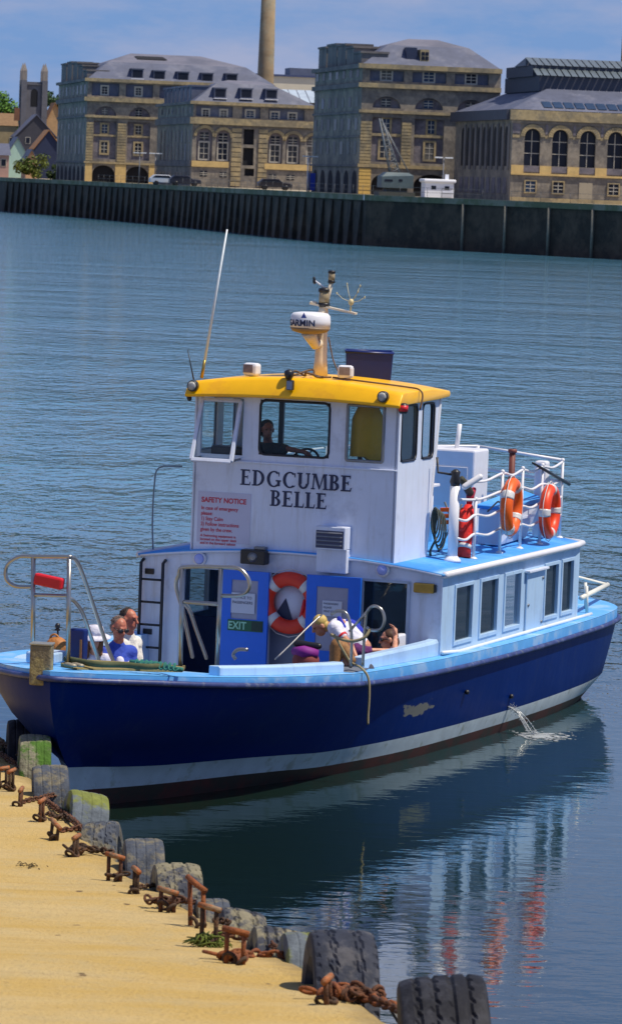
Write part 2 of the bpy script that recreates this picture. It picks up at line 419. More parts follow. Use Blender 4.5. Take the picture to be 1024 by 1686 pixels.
# ---------------------------------------------------------------- far shore ground and quay line
ZQ = 5.45
def xy(p): return Vector((p.x, p.y, 0))
QP = [xy(at_z(px, py, 0)) for px, py in ((6, 346.5), (150, 358.5), (300, 372.5), (450, 389), (600, 403.5), (780, 413.5), (1024, 427))]
QP.append(QP[-1] + (QP[-1]-QP[-2]).normalized()*90)
QB = QP[0] + Vector((-25, 160, 0))
lb = MB()
back = [Vector((p.x*1.0 + (p.x+20)*2.2, 1900, 0)) for p in QP]
for i in range(len(QP)-1):
    a, b_, c, d_ = QP[i], QP[i+1], back[i+1], back[i]
    lb.quad((a.x, a.y+.3, ZQ), (b_.x, b_.y+.3, ZQ), (c.x, c.y, ZQ), (d_.x, d_.y, ZQ))
lb.quad((QP[0].x, QP[0].y+.3, ZQ), (back[0].x, back[0].y, ZQ), (-600, 1900, ZQ), (QB.x, QB.y, ZQ))
tag(lb.build('quay_ground', mat('quay_ground', (.36, .31, .22), .9, .2, .6)), kind='structure')
# shore further up the inlet, left of the quay's end
s2 = MB(); a = QB
s2.quad((a.x+10, a.y, ZQ-.6), (-600, a.y+40, ZQ-.6), (-600, 1900, ZQ-.6), (a.x+60, 1900, ZQ-.6))
s2.quad((a.x+10, a.y, ZQ-.6), (-600, a.y+40, ZQ-.6), (-600, a.y+40, -1), (a.x+10, a.y, -1))
tag(s2.build('inlet_shore', mat('inlet_shore', (.16, .15, .12), .9, .3, .2)), kind='structure')
# wooded rise behind the yard
hb = MB(); vs = []; fs = []; nx, ny = 46, 10
for j in range(ny):
    for i in range(nx):
        x = -190 + i*9.0; y = 1050 + j*60
        hgt = ZQ + (1-math.cos(min(j/5, 1)*PI))*.5*(19+5*math.sin(i*.5)+3*math.sin(i*1.3+1))*(1-max(0, min((x+15)/70, 1))) + random.uniform(-.8, .8)*(j > 0)
        vs.append((x, y, max(hgt, ZQ-.5)))
for j in range(ny-1):
    for i in range(nx-1): fs.append((j*nx+i, j*nx+i+1, (j+1)*nx+i+1, (j+1)*nx+i))
hb.smooth = True; hb.add(vs, fs)
tag(hb.build('hill', mat('hill', (.05, .10, .09), .95, .4, .06, col2=(.16, .15, .12), c2scale=.05)), kind='structure')
# ================================================================ the ferry
TH = R(19.5)
BO = at_z(125, 1330, 0)
E1 = Vector((math.sin(TH), math.cos(TH), 0)); E2 = Vector((math.cos(TH), -math.sin(TH), 0)); EZ = Vector((0, 0, 1))
def bloc(P): P = P-BO; return Vector((P.dot(E2), P.dot(E1), P.z))
def bf(px, py, s): return bloc(at_plane(px, py, BO+E1*s, E1))     # on an athwartship plane s metres aft
def bs(px, py, wd): return bloc(at_plane(px, py, BO+E2*wd, E2))   # on a fore-and-aft plane
def bz(px, py, z): return bloc(at_z(px, py, z))
def bw(p): return BO + E2*p[0] + E1*p[1] + EZ*p[2]               # boat -> world

WHITE = mat('white_paint', (.66, .72, .86), .35, .06, 3, col2=(.55, .60, .72), c2amt=.25, c2scale=1.4, streak=.5)
PALE = mat('pale_blue_paint', (.42, .60, .82), .35, .05, 3, col2=(.36, .52, .74), c2amt=.25, c2scale=1.2, streak=.45)
GUN = mat('gunwale_blue_paint', (.12, .42, .86), .4, .10, 4, col2=(.28, .50, .80), c2amt=.35, c2scale=2)
DECKB = mat('deck_blue_paint', (.05, .30, .80), .5, .12, 4, col2=(.10, .36, .76), c2amt=.5, c2scale=1.5)
NAVY = mat('navy', (.005, .012, .10), .35, .2, 3)
YEL = mat('yellow_paint', (.92, .49, .004), .35, .06, 3, col2=(.84, .42, .01), c2amt=.3, c2scale=2)
DOORB = mat('door_blue_paint', (.004, .13, .70), .35, .08, 4)
STEEL = mat('stainless_tube', (.42, .40, .36), .28, .1, 8, metal=.9)
WTUBE = mat('white_tube_paint', (.72, .73, .78), .35, .06, 8)
BLACK = mat('black_plastic', (.012, .012, .016), .4, .2, 8)
DARK = mat('dark_interior', (.02, .025, .035), .7, .2, 2)
GREY = mat('grey_metal', (.22, .23, .25), .4, .15, 8, metal=.5)
BRASS = mat('brass_lamp', (.35, .24, .06), .35, .2, 10, metal=.8)
RED = mat('red_plastic', (.62, .012, .02), .4, .1, 8)
ORANGE = mat('orange_foam', (.85, .12, .006), .45, .1, 8)
REDFOAM = mat('red_foam', (.68, .035, .012), .45, .12, 8)
TAPE = mat('reflective_tape', (.62, .62, .62), .3, .08, 10)
GLASS = glass_mat('wheelhouse_glass', (.84, .92, .92), .95)
CGLASS = glass_mat('cabin_glass', (.45, .56, .60), .72)
RUBBER = mat('black_gasket', (.01, .012, .02), .5, .1, 8)
PAPER = mat('notice_paper', (.55, .58, .68), .6, .03, 8)
RINK = mat('red_ink', (.55, .03, .06), .6, .05, 8)
NINK = mat('navy_ink', (.01, .02, .07), .5, .05, 8)
GREEN = mat('exit_green', (.008, .10, .045), .4, .05, 8)
GLOWG = mat('exit_lettering', (.30, .62, .45), .5, .05, 8)
BRONZE = mat('timber_block', (.20, .16, .09), .7, .35, 12, bump=.01, col2=(.30, .24, .10), c2scale=6)

boat = empty('ferry_boat', BO, -TH, 'navy ferry with white wheelhouse and yellow roof lying bow-on to the slipway', 'ferry')

# ---------------- hull
Gp = [(0,-.82,1.50),(.40,-.55,1.48),(.80,-.15,1.455),(1.24,.5,1.41),(1.68,1.6,1.345),(1.85,2.6,1.285),(1.93,3.7,1.222),(2.03,6.2,1.165),(2.08,9,1.14),(2.06,11.5,1.14),(2.02,13.1,1.15),(1.84,14.0,1.165),(1.15,14.75,1.18),(0,15.0,1.19)]
Tp = [(0,-.28,.45),(.12,.05,.43),(.32,.38,.41),(.62,.95,.39),(1.02,2.15,.36),(1.27,2.9,.335),(1.53,3.7,.315),(1.8,5.8,.295),(1.95,9,.28),(1.96,11.5,.285),(1.89,13.0,.295),(1.68,13.95,.30),(1.02,14.5,.30),(0,14.7,.30)]
Sp = [(0,-.2,.19),(.10,.1,.185),(.28,.45,.18),(.55,1.05,.175),(.93,2.2,.16),(1.17,2.95,.145),(1.44,3.8,.13),(1.74,5.8,.12),(1.9,9,.12),(1.91,11.4,.12),(1.80,12.85,.12),(1.56,13.7,.12),(.92,14.25,.12),(0,14.45,.12)]
Kp = [(0,.1,-.6),(.05,.4,-.6),(.15,.8,-.6),(.35,1.4,-.6),(.6,2.4,-.6),(.85,3.2,-.6),(1.1,4.2,-.6),(1.4,6,-.6),(1.55,9,-.6),(1.5,11,-.6),(1.3,12.2,-.6),(1.0,12.8,-.6),(.5,13.2,-.6),(0,13.4,-.6)]
SEG = 5
Gc, Tc, Sc_, Kc = (crom(p, SEG) for p in (Gp, Tp, Sp, Kp))
NP = len(Gc)
def ring(c): return [Vector((p.x, p.y, p.z)) for p in c] + [Vector((-p.x, p.y, p.z)) for p in reversed(c[1:-1])]
def lerp(a, b, t, bul=0.0): 
    r = [p*(1-t)+q*t for p, q in zip(a, b)]
    if bul < 0:      # topsides stay full near the bow, then tuck in
        for p, g, q in zip(r, a, b):
            pw = 1.10+.95*max(0, min(1, (1.9-g.y)/2.4)); tt = t**pw
            p.x = g.x*(1-tt)+q.x*tt; p.y = g.y*(1-tt)+q.y*tt
        return r
    if bul:
        for k, p in enumerate(r): p.x += bul*math.sin(t*PI)*(1 if p.x > 0 else -1)*min(1, abs(p.x))
    return r
G = ring(Gc); T = ring(Tc); S = ring(Sc_); Kk = ring(Kc); NR = len(G)
G2 = [p - Vector((0, 0, .05+.065*max(0, min(1, p.y/5)))) for p in G]
rows = [(G, 0), (G2, 1), (lerp(G2, T, .25, -.03), 1), (lerp(G2, T, .5, -.05), 1), (lerp(G2, T, .75, -.04), 1), (T, 1), (lerp(T, S, .5), 2), (S, 2), (lerp(S, Kk, .5, .05), 3), (Kk, 3)]
HULLN = None
def hull_mat():
    m = bpy.data.materials.new('hull_navy_paint'); m.use_nodes = True; N = m.node_tree.nodes; L = m.node_tree.links
    b = N['Principled BSDF']; b.inputs['Roughness'].default_value = .42; b.inputs['Specular IOR Level'].default_value = .07
    tc = N.new('ShaderNodeTexCoord')
    n = N.new('ShaderNodeTexNoise'); n.inputs['Scale'].default_value = 2.2; n.inputs['Detail'].default_value = 8; n.inputs['Roughness'].default_value = .7
    L.new(tc.outputs['Object'], n.inputs['Vector'])
    c1 = N.new('ShaderNodeMix'); c1.data_type = 'RGBA'; c1.inputs[6].default_value = (.0006, .014, .115, 1); c1.inputs[7].default_value = (.001, .020, .155, 1); L.new(n.outputs['Fac'], c1.inputs[0])
    # bare scuffed patch amidships, on the port bow quarter
    c = bs(684, 1168, 1.85)
    vs_ = N.new('ShaderNodeVectorMath'); vs_.operation = 'SUBTRACT'; vs_.inputs[1].default_value = tuple(c); L.new(tc.outputs['Object'], vs_.inputs[0])
    vm = N.new('ShaderNodeVectorMath'); vm.operation = 'MULTIPLY'; vm.inputs[1].default_value = (1.0, 2.0, 9.0); L.new(vs_.outputs[0], vm.inputs[0])
    ln = N.new('ShaderNodeVectorMath'); ln.operation = 'LENGTH'; L.new(vm.outputs[0], ln.inputs[0])
    n2 = N.new('ShaderNodeTexNoise'); n2.inputs['Scale'].default_value = 5; n2.inputs['Detail'].default_value = 6
    mp = N.new('ShaderNodeMapping'); mp.inputs['Scale'].default_value = (1, .7, 2.2); L.new(tc.outputs['Object'], mp.inputs['Vector']); L.new(mp.outputs[0], n2.inputs['Vector'])
    ad = N.new('ShaderNodeMath'); ad.operation = 'MULTIPLY_ADD'; ad.inputs[1].default_value = 4.2; L.new(n2.outputs['Fac'], ad.inputs[0]); L.new(ln.outputs['Value'], ad.inputs[2])
    mr = N.new('ShaderNodeMapRange'); mr.inputs[1].default_value = 2.78; mr.inputs[2].default_value = 2.62; mr.inputs[3].default_value = 0; mr.inputs[4].default_value = 1; L.new(ad.outputs[0], mr.inputs[0])
    c2 = N.new('ShaderNodeMix'); c2.data_type = 'RGBA'; c2.inputs[7].default_value = (.20, .20, .18, 1); L.new(mr.outputs[0], c2.inputs[0]); L.new(c1.outputs[2], c2.inputs[6])
    # salt runs and fender scuffs
    ms = N.new('ShaderNodeMapping'); ms.inputs['Scale'].default_value = (5, 5, .7); L.new(tc.outputs['Object'], ms.inputs['Vector'])
    ns = N.new('ShaderNodeTexNoise'); ns.inputs['Scale'].default_value = 1; ns.inputs['Detail'].default_value = 7; ns.inputs['Roughness'].default_value = .75; L.new(ms.outputs[0], ns.inputs['Vector'])
    rs = N.new('ShaderNodeMapRange'); rs.inputs[1].default_value = .54; rs.inputs[2].default_value = .82; rs.inputs[3].default_value = 0; rs.inputs[4].default_value = .35; L.new(ns.outputs['Fac'], rs.inputs[0])
    c3 = N.new('ShaderNodeMix'); c3.data_type = 'RGBA'; c3.inputs[7].default_value = (.05, .07, .13, 1); L.new(rs.outputs[0], c3.inputs[0]); L.new(c2.outputs[2], c3.inputs[6])
    mh = N.new('ShaderNodeMapping'); mh.inputs['Scale'].default_value = (1.2, 1.2, 9); L.new(tc.outputs['Object'], mh.inputs['Vector'])
    nh = N.new('ShaderNodeTexNoise'); nh.inputs['Scale'].default_value = 1; nh.inputs['Detail'].default_value = 8; nh.inputs['Roughness'].default_value = .8; L.new(mh.outputs[0], nh.inputs['Vector'])
    rh = N.new('ShaderNodeMapRange'); rh.inputs[1].default_value = .64; rh.inputs[2].default_value = .74; rh.inputs[3].default_value = 0; rh.inputs[4].default_value = .4; L.new(nh.outputs['Fac'], rh.inputs[0])
    c4 = N.new('ShaderNodeMix'); c4.data_type = 'RGBA'; c4.inputs[7].default_value = (.10, .11, .14, 1); L.new(rh.outputs[0], c4.inputs[0]); L.new(c3.outputs[2], c4.inputs[6])
    L.new(c4.outputs[2], b.inputs['Base Color'])
    n3 = N.new('ShaderNodeTexNoise'); n3.inputs['Scale'].default_value = 1.3; n3.inputs['Detail'].default_value = 3; L.new(tc.outputs['Object'], n3.inputs['Vector'])
    bp = N.new('ShaderNodeBump'); bp.inputs['Distance'].default_value = .015; L.new(n3.outputs['Fac'], bp.inputs['Height']); L.new(bp.outputs[0], b.inputs['Normal'])
    return m
hb = MB(); hb.smooth = True
for r, _ in rows: hb.v += [tuple(p) for p in r]
for i in range(len(rows)-1):
    for k in range(NR):
        hb.f.append((i*NR+k, i*NR+(k+1) % NR, (i+1)*NR+(k+1) % NR, (i+1)*NR+k)); hb.m.append(rows[i+1][1] if i else 0); hb.sm.append(True)
WSTRIPE = mat('boot_stripe_white', (.46, .54, .58), .6, .15, 4, col2=(.32, .37, .34), c2amt=.2, c2scale=3.5)
ANTIF = mat('antifouling_red', (.06, .014, .010), .7, .3, 3, col2=(.022,.018,.013), c2scale=1.2)
hull = hb.build('hull', [GUN, hull_mat(), WSTRIPE, ANTIF], boat)
hes = hull.modifiers.new('Edge', 'EDGE_SPLIT'); hes.split_angle = R(34)
# rubbing strake under the gunwale
st = MB(); st.smooth = True
lo = [p.copy() for p in G2]
strake_pts = [Vector((p.x*1.012, p.y + (-.02 if p.y < 3 else .02 if p.y > 13 else 0), p.z-.02)) for p in lo]
st.tube(strake_pts, .032, 8, closed=True)
st.build('rubbing_strake', mat('rubbing_strake_paint', (.03, .045, .16), .45, .5, 5, col2=(.10, .12, .20), c2amt=.3, c2scale=9), boat)

for px, py in ((769, 1140), (842, 1147), (905, 1120), (937, 1108)):
    c = bs(px, py, 2.0 if px < 900 else 1.93); q = MB(); q.ell(c, (.03, .035, .03), 10); q.build('scupper', BLACK, boat)
# ---------------- decks, well and coaming
def inner(p, d=.27):
    return Vector((max(0, abs(p.x)-d)*(1 if p.x >= 0 else -1), p.y + (.1 if p.y < .4 else -.15 if p.y > 13.5 else 0), p.z+.006))
I_ = [inner(p) for p in G]
dk = MB()
b0 = len(dk.v); dk.v += [tuple(p+Vector((0,0,.004))) for p in G] + [tuple(p) for p in I_]
for k in range(NR):
    dk.f.append((k, (k+1) % NR, NR+(k+1) % NR, NR+k)); dk.m.append(0); dk.sm.append(False)
half = len(Gc)
def cross_fill(i0, i1, zoff=0.0):
    for i in range(i0, i1):
        a, b_ = I_[i], I_[i+1]
        dk.quad((a.x, a.y, a.z+zoff), (b_.x, b_.y, b_.z+zoff), (-b_.x, b_.y, b_.z+zoff), (-a.x, a.y, a.z+zoff))
i_fore = max(i for i in range(half) if I_[i].y < 1.15)
i_aft = min(i for i in range(half) if I_[i].y > 11.9)
cross_fill(0, i_fore); cross_fill(i_aft, half-1)
dk.build('deck', GUN, boat)
ZF = .45
def floor_w(s):
    for p, q in zip(Tc, Tc[1:]):
        if p.y <= s <= q.y: return max(.05, p.x+(q.x-p.x)*(s-p.y)/(q.y-p.y)-.14)
    return .05
FW = [min(p.x, floor_w(p.y)) for p in I_[:half]]
wl = MB()
for i in range(i_fore, i_aft):
    for sg in (1, -1):
        a, b_ = I_[i], I_[i+1]
        wl.quad((sg*a.x, a.y, a.z), (sg*b_.x, b_.y, b_.z), (sg*FW[i+1], b_.y, ZF), (sg*FW[i], a.y, ZF))
a = I_[i_fore]; wl.quad((a.x, a.y, a.z), (-a.x, a.y, a.z), (-FW[i_fore], a.y, ZF), (FW[i_fore], a.y, ZF))
wl.mi = 1
for i in range(i_fore, i_aft):
    a, b_ = I_[i], I_[i+1]
    wl.quad((FW[i], a.y, ZF), (FW[i+1], b_.y, ZF), (-FW[i+1], b_.y, ZF), (-FW[i], a.y, ZF))
wl.build('passenger_well', [PALE, mat('well_floor', (.16, .2, .28), .7, .15, 3)], boat)
def coaming(s0, s1, h0, h1, name='coaming', side=1, wid=.13):
    cb = MB(); pts = [Vector((p.x-.17, p.y, p.z+.008)) for p in Gc if s0 <= p.y <= s1]
    # exact ends
    def atS(s):
        for p, q in zip(Gc, Gc[1:]):
            if p.y <= s <= q.y:
                t = (s-p.y)/(q.y-p.y); v = p*(1-t)+q*t; return Vector((v.x-.17, v.y, v.z+.008))
    pts = [atS(s0)] + [p for p in pts if s0+.05 < p.y < s1-.05] + [atS(s1)]
    n = len(pts); vs = []; fs = []
    for k, p in enumerate(pts):
        hgt = h0+(h1-h0)*k/(n-1)
        for (dx, dz) in ((0, 0), (0, hgt*.8), (-.02, hgt), (-wid, hgt), (-wid, 0)):
            vs.append((side*(p.x+dx), p.y, p.z+dz))
    for k in range(n-1):
        for j in range(4): fs.append((k*5+j, k*5+j+1, (k+1)*5+j+1, (k+1)*5+j))
    fs += [(0,1,2,3,4), tuple((n-1)*5+j for j in range(5))]
    cb.add(vs, fs)
    return cb.build(name, PALE, boat, bevel=.008)
g0 = bz(568, 1100, 1.24).y; g1 = bz(607, 1097, 1.22).y
coaming(.85, 3.35, .10, .11)
coaming(3.95, 6.34, .13, .19)
# boarding-gap sill
sb_ = MB(); sb_.box((1.70, 3.65, 1.235), (.26, .56, .016)); sb_.build('boarding_sill', mat('grey_tread', (.13,.15,.19), .8, .2, 20), boat)

# benches in the well
bn = MB(); bn.box((-1.0, 2.9, .88), (.5, 2.2, .06)); bn.box((-1.0, 2.0, .65), (.4, .08, .4)); bn.box((-1.0, 3.8, .65), (.4, .08, .4)); bn.build('bench', mat('bench_slats', (.30, .20, .09), .6, .2, 8), boat, bevel=.01)
bn = MB(); bn.box((1.25, 5.2, .86), (.5, 2.1, .06)); bn.box((1.25, 4.3, .65), (.4, .08, .4)); bn.box((1.25, 6.1, .65), (.4, .08, .4)); bn.build('bench', MATS['bench_slats'], boat, bevel=.01)

# ---------------- cabin
SF = 6.35; CW = 1.88; SA = 12.05
def roof_z(x): return 2.262 - .04*x*x
def wall_grid(mb, org, ux, uy, L_, Hh, holes, nrm, depth):
    """flat wall with rectangular holes (u0,u1,v0,v1) and reveals"""
    us = sorted({0, L_} | {h[0] for h in holes} | {h[1] for h in holes}); vs_ = sorted({0, Hh} | {h[2] for h in holes} | {h[3] for h in holes})
    P = lambda u, v, d=0: org + ux*u + uy*v + nrm*d
    for i in range(len(us)-1):
        for j in range(len(vs_)-1):
            uc, vc = (us[i]+us[i+1])/2, (vs_[j]+vs_[j+1])/2
            if any(h[0] < uc < h[1] and h[2] < vc < h[3] for h in holes): continue
            mb.quad(P(us[i], vs_[j]), P(us[i+1], vs_[j]), P(us[i+1], vs_[j+1]), P(us[i], vs_[j+1]))
    for (u0, u1, v0, v1) in holes:
        for (a, b_) in (((u0,v0),(u1,v0)), ((u1,v0),(u1,v1)), ((u1,v1),(u0,v1)), ((u0,v1),(u0,v0))):
            mb.quad(P(*a), P(*b_), P(*b_, -depth), P(*a, -depth))
X, Y_, Z_ = Vector((1,0,0)), Vector((0,1,0)), Vector((0,0,1))
# front bulkhead: w from -CW..CW, z from ZF..2.06 with door openings
fl = bf(303, 935, SF); fr = bf(369, 1085, SF)
holesF = [(-1.34+CW, -.84+CW, 0, 1.99-ZF), (-.24+CW, .24+CW, 0, 2.0-ZF), (.91+CW, 1.45+CW, 0, 1.98-ZF)]
cb = MB(); wall_grid(cb, Vector((-CW, SF, ZF)), X, Z_, 2*CW, 2.06-ZF, holesF, Vector((0,-1,0)), .06)
# camber strip above
n = 16
for k in range(n):
    x0 = -CW+2*CW*k/n; x1 = -CW+2*CW*(k+1)/n
    cb.quad((x0, SF, 2.06), (x1, SF, 2.06), (x1, SF, roof_z(x1)), (x0, SF, roof_z(x0)))
front = cb.build('cabin_front', WHITE, boat)
winS = [(6.85, 7.5), (7.84, 8.5), (8.82, 9.45), (10.52, 11.07), (11.27, 11.75)]
for sg in (1, -1):
    cb = MB()
    wall_grid(cb, Vector((sg*CW, SF, .95)), Y_, Z_, SA-SF, 2.118-.95, [(a-SF, b_-SF, 1.29-.95, 1.92-.95) for a, b_ in winS], Vector((sg,0,0)), .05)
    cb.build('cabin_side', PALE, boat)
    for a, b_ in winS:
        p = MB(); p.quad((sg*(CW-.025), a, 1.29), (sg*(CW-.025), b_, 1.29), (sg*(CW-.025), b_, 1.92), (sg*(CW-.025), a, 1.92))
        wn = p.build('cabin_window', CGLASS, boat)
        f = MB(); x = sg*(CW+.008)
        for lo_, hi_ in (((a-.045, 1.245), (b_+.045, 1.289)), ((a-.045, 1.921), (b_+.045, 1.965)), ((a-.045, 1.289), (a-.001, 1.921)), ((b_+.001, 1.289), (b_+.045, 1.921))):
            f.b2((x-.012*sg, lo_[0], lo_[1]), (x+.01*sg, hi_[0], hi_[1]))
        f.build('frame', PALE, wn, bevel=.004)
cb = MB(); cb.b2((-CW+.005, SA-.05, .95), (CW-.005, SA, 2.10)); cb.build('cabin_aft_wall', PALE, boat)
for x0, x1, y in ((-1.7, -.9, 7.3), (.5, 1.6, 8.3), (-1.6, -.4, 9.2), (.5, 1.6, 10.2)):
    cb = MB(); cb.b2((x0, y, ZF), (x1, y+.06, 1.33)); cb.build('cabin_seat', mat('cabin_seat_fabric', (.03,.06,.16), .8, .2, 6), boat)
# cabin roof deck with camber, white gutter at its edge
rd = MB(); rd.smooth = True
sl_ = [SF-.06, 8, 10, 11.6, 12.15]; vs = []; fs = []; nn = 20
for j, s in enumerate(sl_):
    for k in range(nn+1):
        x = -CW-.03+2*(CW+.03)*k/nn; vs.append((x, s, roof_z(x)+.012))
for j in range(len(sl_)-1):
    for k in range(nn): fs.append((j*(nn+1)+k, j*(nn+1)+k+1, (j+1)*(nn+1)+k+1, (j+1)*(nn+1)+k))
rd.add(vs, fs); rdeck = rd.build('upper_deck', DECKB, boat)
sm_ = rdeck.modifiers.new('Solid', 'SOLIDIFY'); sm_.thickness = .03; sm_.offset = -1
gt = MB()
gpath = [(CW+.03, SF-.02, 2.112), (CW+.035, 9, 2.112), (CW+.035, 11.8, 2.112), (CW+.01, 12.12, 2.115), (CW-.25, 12.2, 2.13)]
gt.tube(gpath, .042, 10); gt.tube([(-x, y, z) for x, y, z in gpath], .042, 10); gt.build('roof_gutter', WTUBE, boat)
gt = MB(); gt.tube([(x, SF-.045, roof_z(x)-.012) for x in [-CW+3.76*k/14 for k in range(15)]], .018, 8); gt.build('roof_trim', WHITE, boat)
# toe rail at the foot of the cabin side
gt = MB(); gt.tube([(CW+.028, s, 1.165 if s > 7 else 1.165+.06*(7-s)) for s in (6.36, 7, 8, 9, 10, 11, 12, 12.6)], .024, 8); gt.build('toe_rail', mat('cream_trim', (.66,.70,.72), .4, .08, 8), boat)
# side hatch panel with hinges
hp = MB(); hp.b2((CW+.004, 9.68, 1.15), (CW+.028, 10.4, 1.90)); h_ = hp.build('side_hatch', PALE, boat, bevel=.006)
hp = MB(); hp.b2((CW+.006, 9.62, 1.905), (CW+.075, 10.45, 1.935)); hp.build('rain_lip', WHITE, h_, bevel=.006)
hp = MB()
for s, z in ((10.33, 1.8), (10.33, 1.25), (9.74, 1.5)): hp.ell((CW+.032, s, z), (.015, .028, .022), 10)
hp.build('hinge', GREY, h_)

# front doors (blue, hooked back either side of the doorway), fittings
DO = .22      # the open doors are hooked back clear of the bulkhead, over the ring's edges
def door(w0, w1, z0, z1, win, nm='cabin_door'):
    d = MB(); y = SF-DO
    u0, u1, v0, v1 = win
    for lo_, hi_ in (((w0, z0), (u0, z1)), ((u1, z0), (w1, z1)), ((u0, z0), (u1, v0)), ((u0, v1), (u1, z1))):
        d.b2((lo_[0], y, lo_[1]), (hi_[0], y+.045, hi_[1]))
    o = d.build(nm, DOORB, boat)
    p = MB(); p.b2((u0, y+.012, v0), (u1, y+.03, v1)); p.build('door_window', mat('door_pane', (.30, .31, .42), .25, .1, 5), o)
    return o
dl = door(-.79, -.19, ZF+.03, 2.02, (-.65, -.32, 1.45, 1.91))
dr = door(.285, .95, ZF+.03, 2.03, (.41, .80, 1.15, 1.90))
nt = MB(); nt.b2((-.645, SF-DO-.007, 1.52), (-.35, SF-DO-.0015, 1.76)); o = nt.build('door_notice', PAPER, dl)
RX = Matrix.Rotation(PI/2, 3, 'X')
text_mesh('notice_lettering', 'NOTICE TO\nPASSENGERS', .045, NINK, o, RX, (-.63, SF-DO-.0085, 1.69), depth=.0005, line=1.3)
nt = MB(); nt.b2((-.68, SF-DO-.007, 1.31), (-.24, SF-DO-.0015, 1.44)); o = nt.build('exit_sign', [GREEN], dl)
text_mesh('exit_lettering', 'EXIT', .125, GLOWG, o, RX, (-.675, SF-DO-.0095, 1.332), depth=.001, bold=.003, spacing=1.02, sx=.88)
nb = MB(); nb.b2((-.38, SF-DO-.0115, 1.32), (-.245, SF-DO-.0075, 1.43)); nb.build('running_man_panel', mat('exit_dark', (.005,.03,.025), .4, .1, 8), o)
nt = MB(); nt.b2((.49, SF-DO-.007, 1.56), (.73, SF-DO-.0015, 1.74)); o = nt.build('door_notice', PAPER, dr)
text_mesh('notice_lettering', 'PASSENGERS\nPLEASE\nMIND STEP', .032, NINK, o, RX, (.505, SF-DO-.0085, 1.695), depth=.0005, line=1.4)
for lo_, hi_, k in ((-.86, -.84, 0), (-1.36, -1.345, 0)):
    pass
df = MB(); 
for w0, w1 in ((-1.38, -1.342), (-.879, -.841), (.872, .908), (1.452, 1.49)): df.b2((w0, SF-.02, ZF), (w1, SF+.01, 2.0))
df.b2((-1.38, SF-.02, 1.992), (-.841, SF+.01, 2.02)); df.b2((.872, SF-.02, 1.982), (1.49, SF+.01, 2.012)); df.build('door_frame', mat('pale_frame', (.42,.50,.62), .4, .1, 8), boat)
# dark glazed panel set in the port opening
gp = MB(); gp.b2((.91, SF+.03, ZF), (1.45, SF+.045, 1.98)); gp.build('sliding_door', glass_mat('door_glass', (.30,.42,.48), .55), boat)
# lights, speaker, vent, brass lamp, ladder
for px, py in ((330, 920), (631, 938)):
    c = bf(px, py, SF); l_ = MB(); M = Matrix.Rotation(PI/2, 3, 'X')
    l_.lathe([(.085, 0), (.085, .03), (.07, .045)], 20, M, (c.x, SF-.0, c.z)); o = l_.build('bulkhead_light', WTUBE, boat)
    l_ = MB(); l_.lathe([(.066, .044), (.05, .06), (.0, .066)], 18, M, (c.x, SF, c.z)); l_.build('lens', mat('frosted_lens', (.35,.42,.85), .25, .05, 8), o)
c = bf(419, 917, SF-.1); sp = MB(); sp.box((c.x, SF-.09, c.z), (.31, .16, .17)); o = sp.build('loudspeaker', BLACK, boat, bevel=.012)
sp = MB(); sp.lathe([(.06, 0), (.05, -.004), (.022, .004), (0, .006)], 16, Matrix.Rotation(PI/2, 3, 'X'), (c.x, SF-.172, c.z)); sp.build('speaker_cone', GREY, o)
sp = MB(); sp.box((c.x+.06, SF-.06, c.z+.105), (.14, .1, .035)); sp.build('bracket', GREY, o, bevel=.006)
# louvred vent box
v0 = bf(519, 866, SF-.22); v1 = bf(563, 946, SF-.22)
vb = MB(); vb.b2((v0.x, SF-.22, v1.z+.28), (v1.x+.02, SF-.003, v0.z)); vb.b2((v0.x, SF-.14, v1.z), (v1.x+.02, SF-.002, v1.z+.278)); o = vb.build('vent_box', WHITE, boat, bevel=.008)
vb = MB(); 
for k in range(4): vb.box(((v0.x+v1.x)/2, SF-.224, v0.z-.07-.048*k), (v1.x-v0.x-.03, .012, .016), rot=Matrix.Rotation(R(-30), 3, 'X'))
vb.build('louvre_slats', GREY, o)
vb = MB(); vb.b2((v0.x+.015, SF-.223, v0.z-.25), (v1.x-.0, SF-.2205, v0.z-.045)); vb.build('louvre_opening', mat('louvre_dark', (.05,.06,.12), .6, .1, 8), o)
c = bf(700, 968, SF); bl_ = MB(); bl_.box((c.x, SF-.035, c.z), (.25, .07, .115)); o = bl_.build('brass_lamp', BRASS, boat, bevel=.015)
bl_ = MB(); bl_.box((c.x+.13, SF-.03, c.z), (.03, .05, .09)); bl_.build('lamp_base', BLACK, o, bevel=.006)
ld = MB(); x0, x1 = -1.85, -1.57
for x in (x0, x1): ld.tube([(x, SF-.10, .55), (x, SF-.10, 2.03), (x, SF-.02, 2.06)], .021, 8)
o = ld.build('ladder', BLACK, boat)
ld = MB()
for k in range(5): ld.tube([(x0, SF-.10, .75+.27*k), (x1, SF-.10, .75+.27*k)], .015, 6)
ld.build('rung', BLACK, o)
for z in (1.92, 1.2):
    q = MB(); q.b2((x0+.02, SF-.02, z-.035), (x0+.13, SF, z+.03)); q.build('ladder_bracket', BLACK, o)

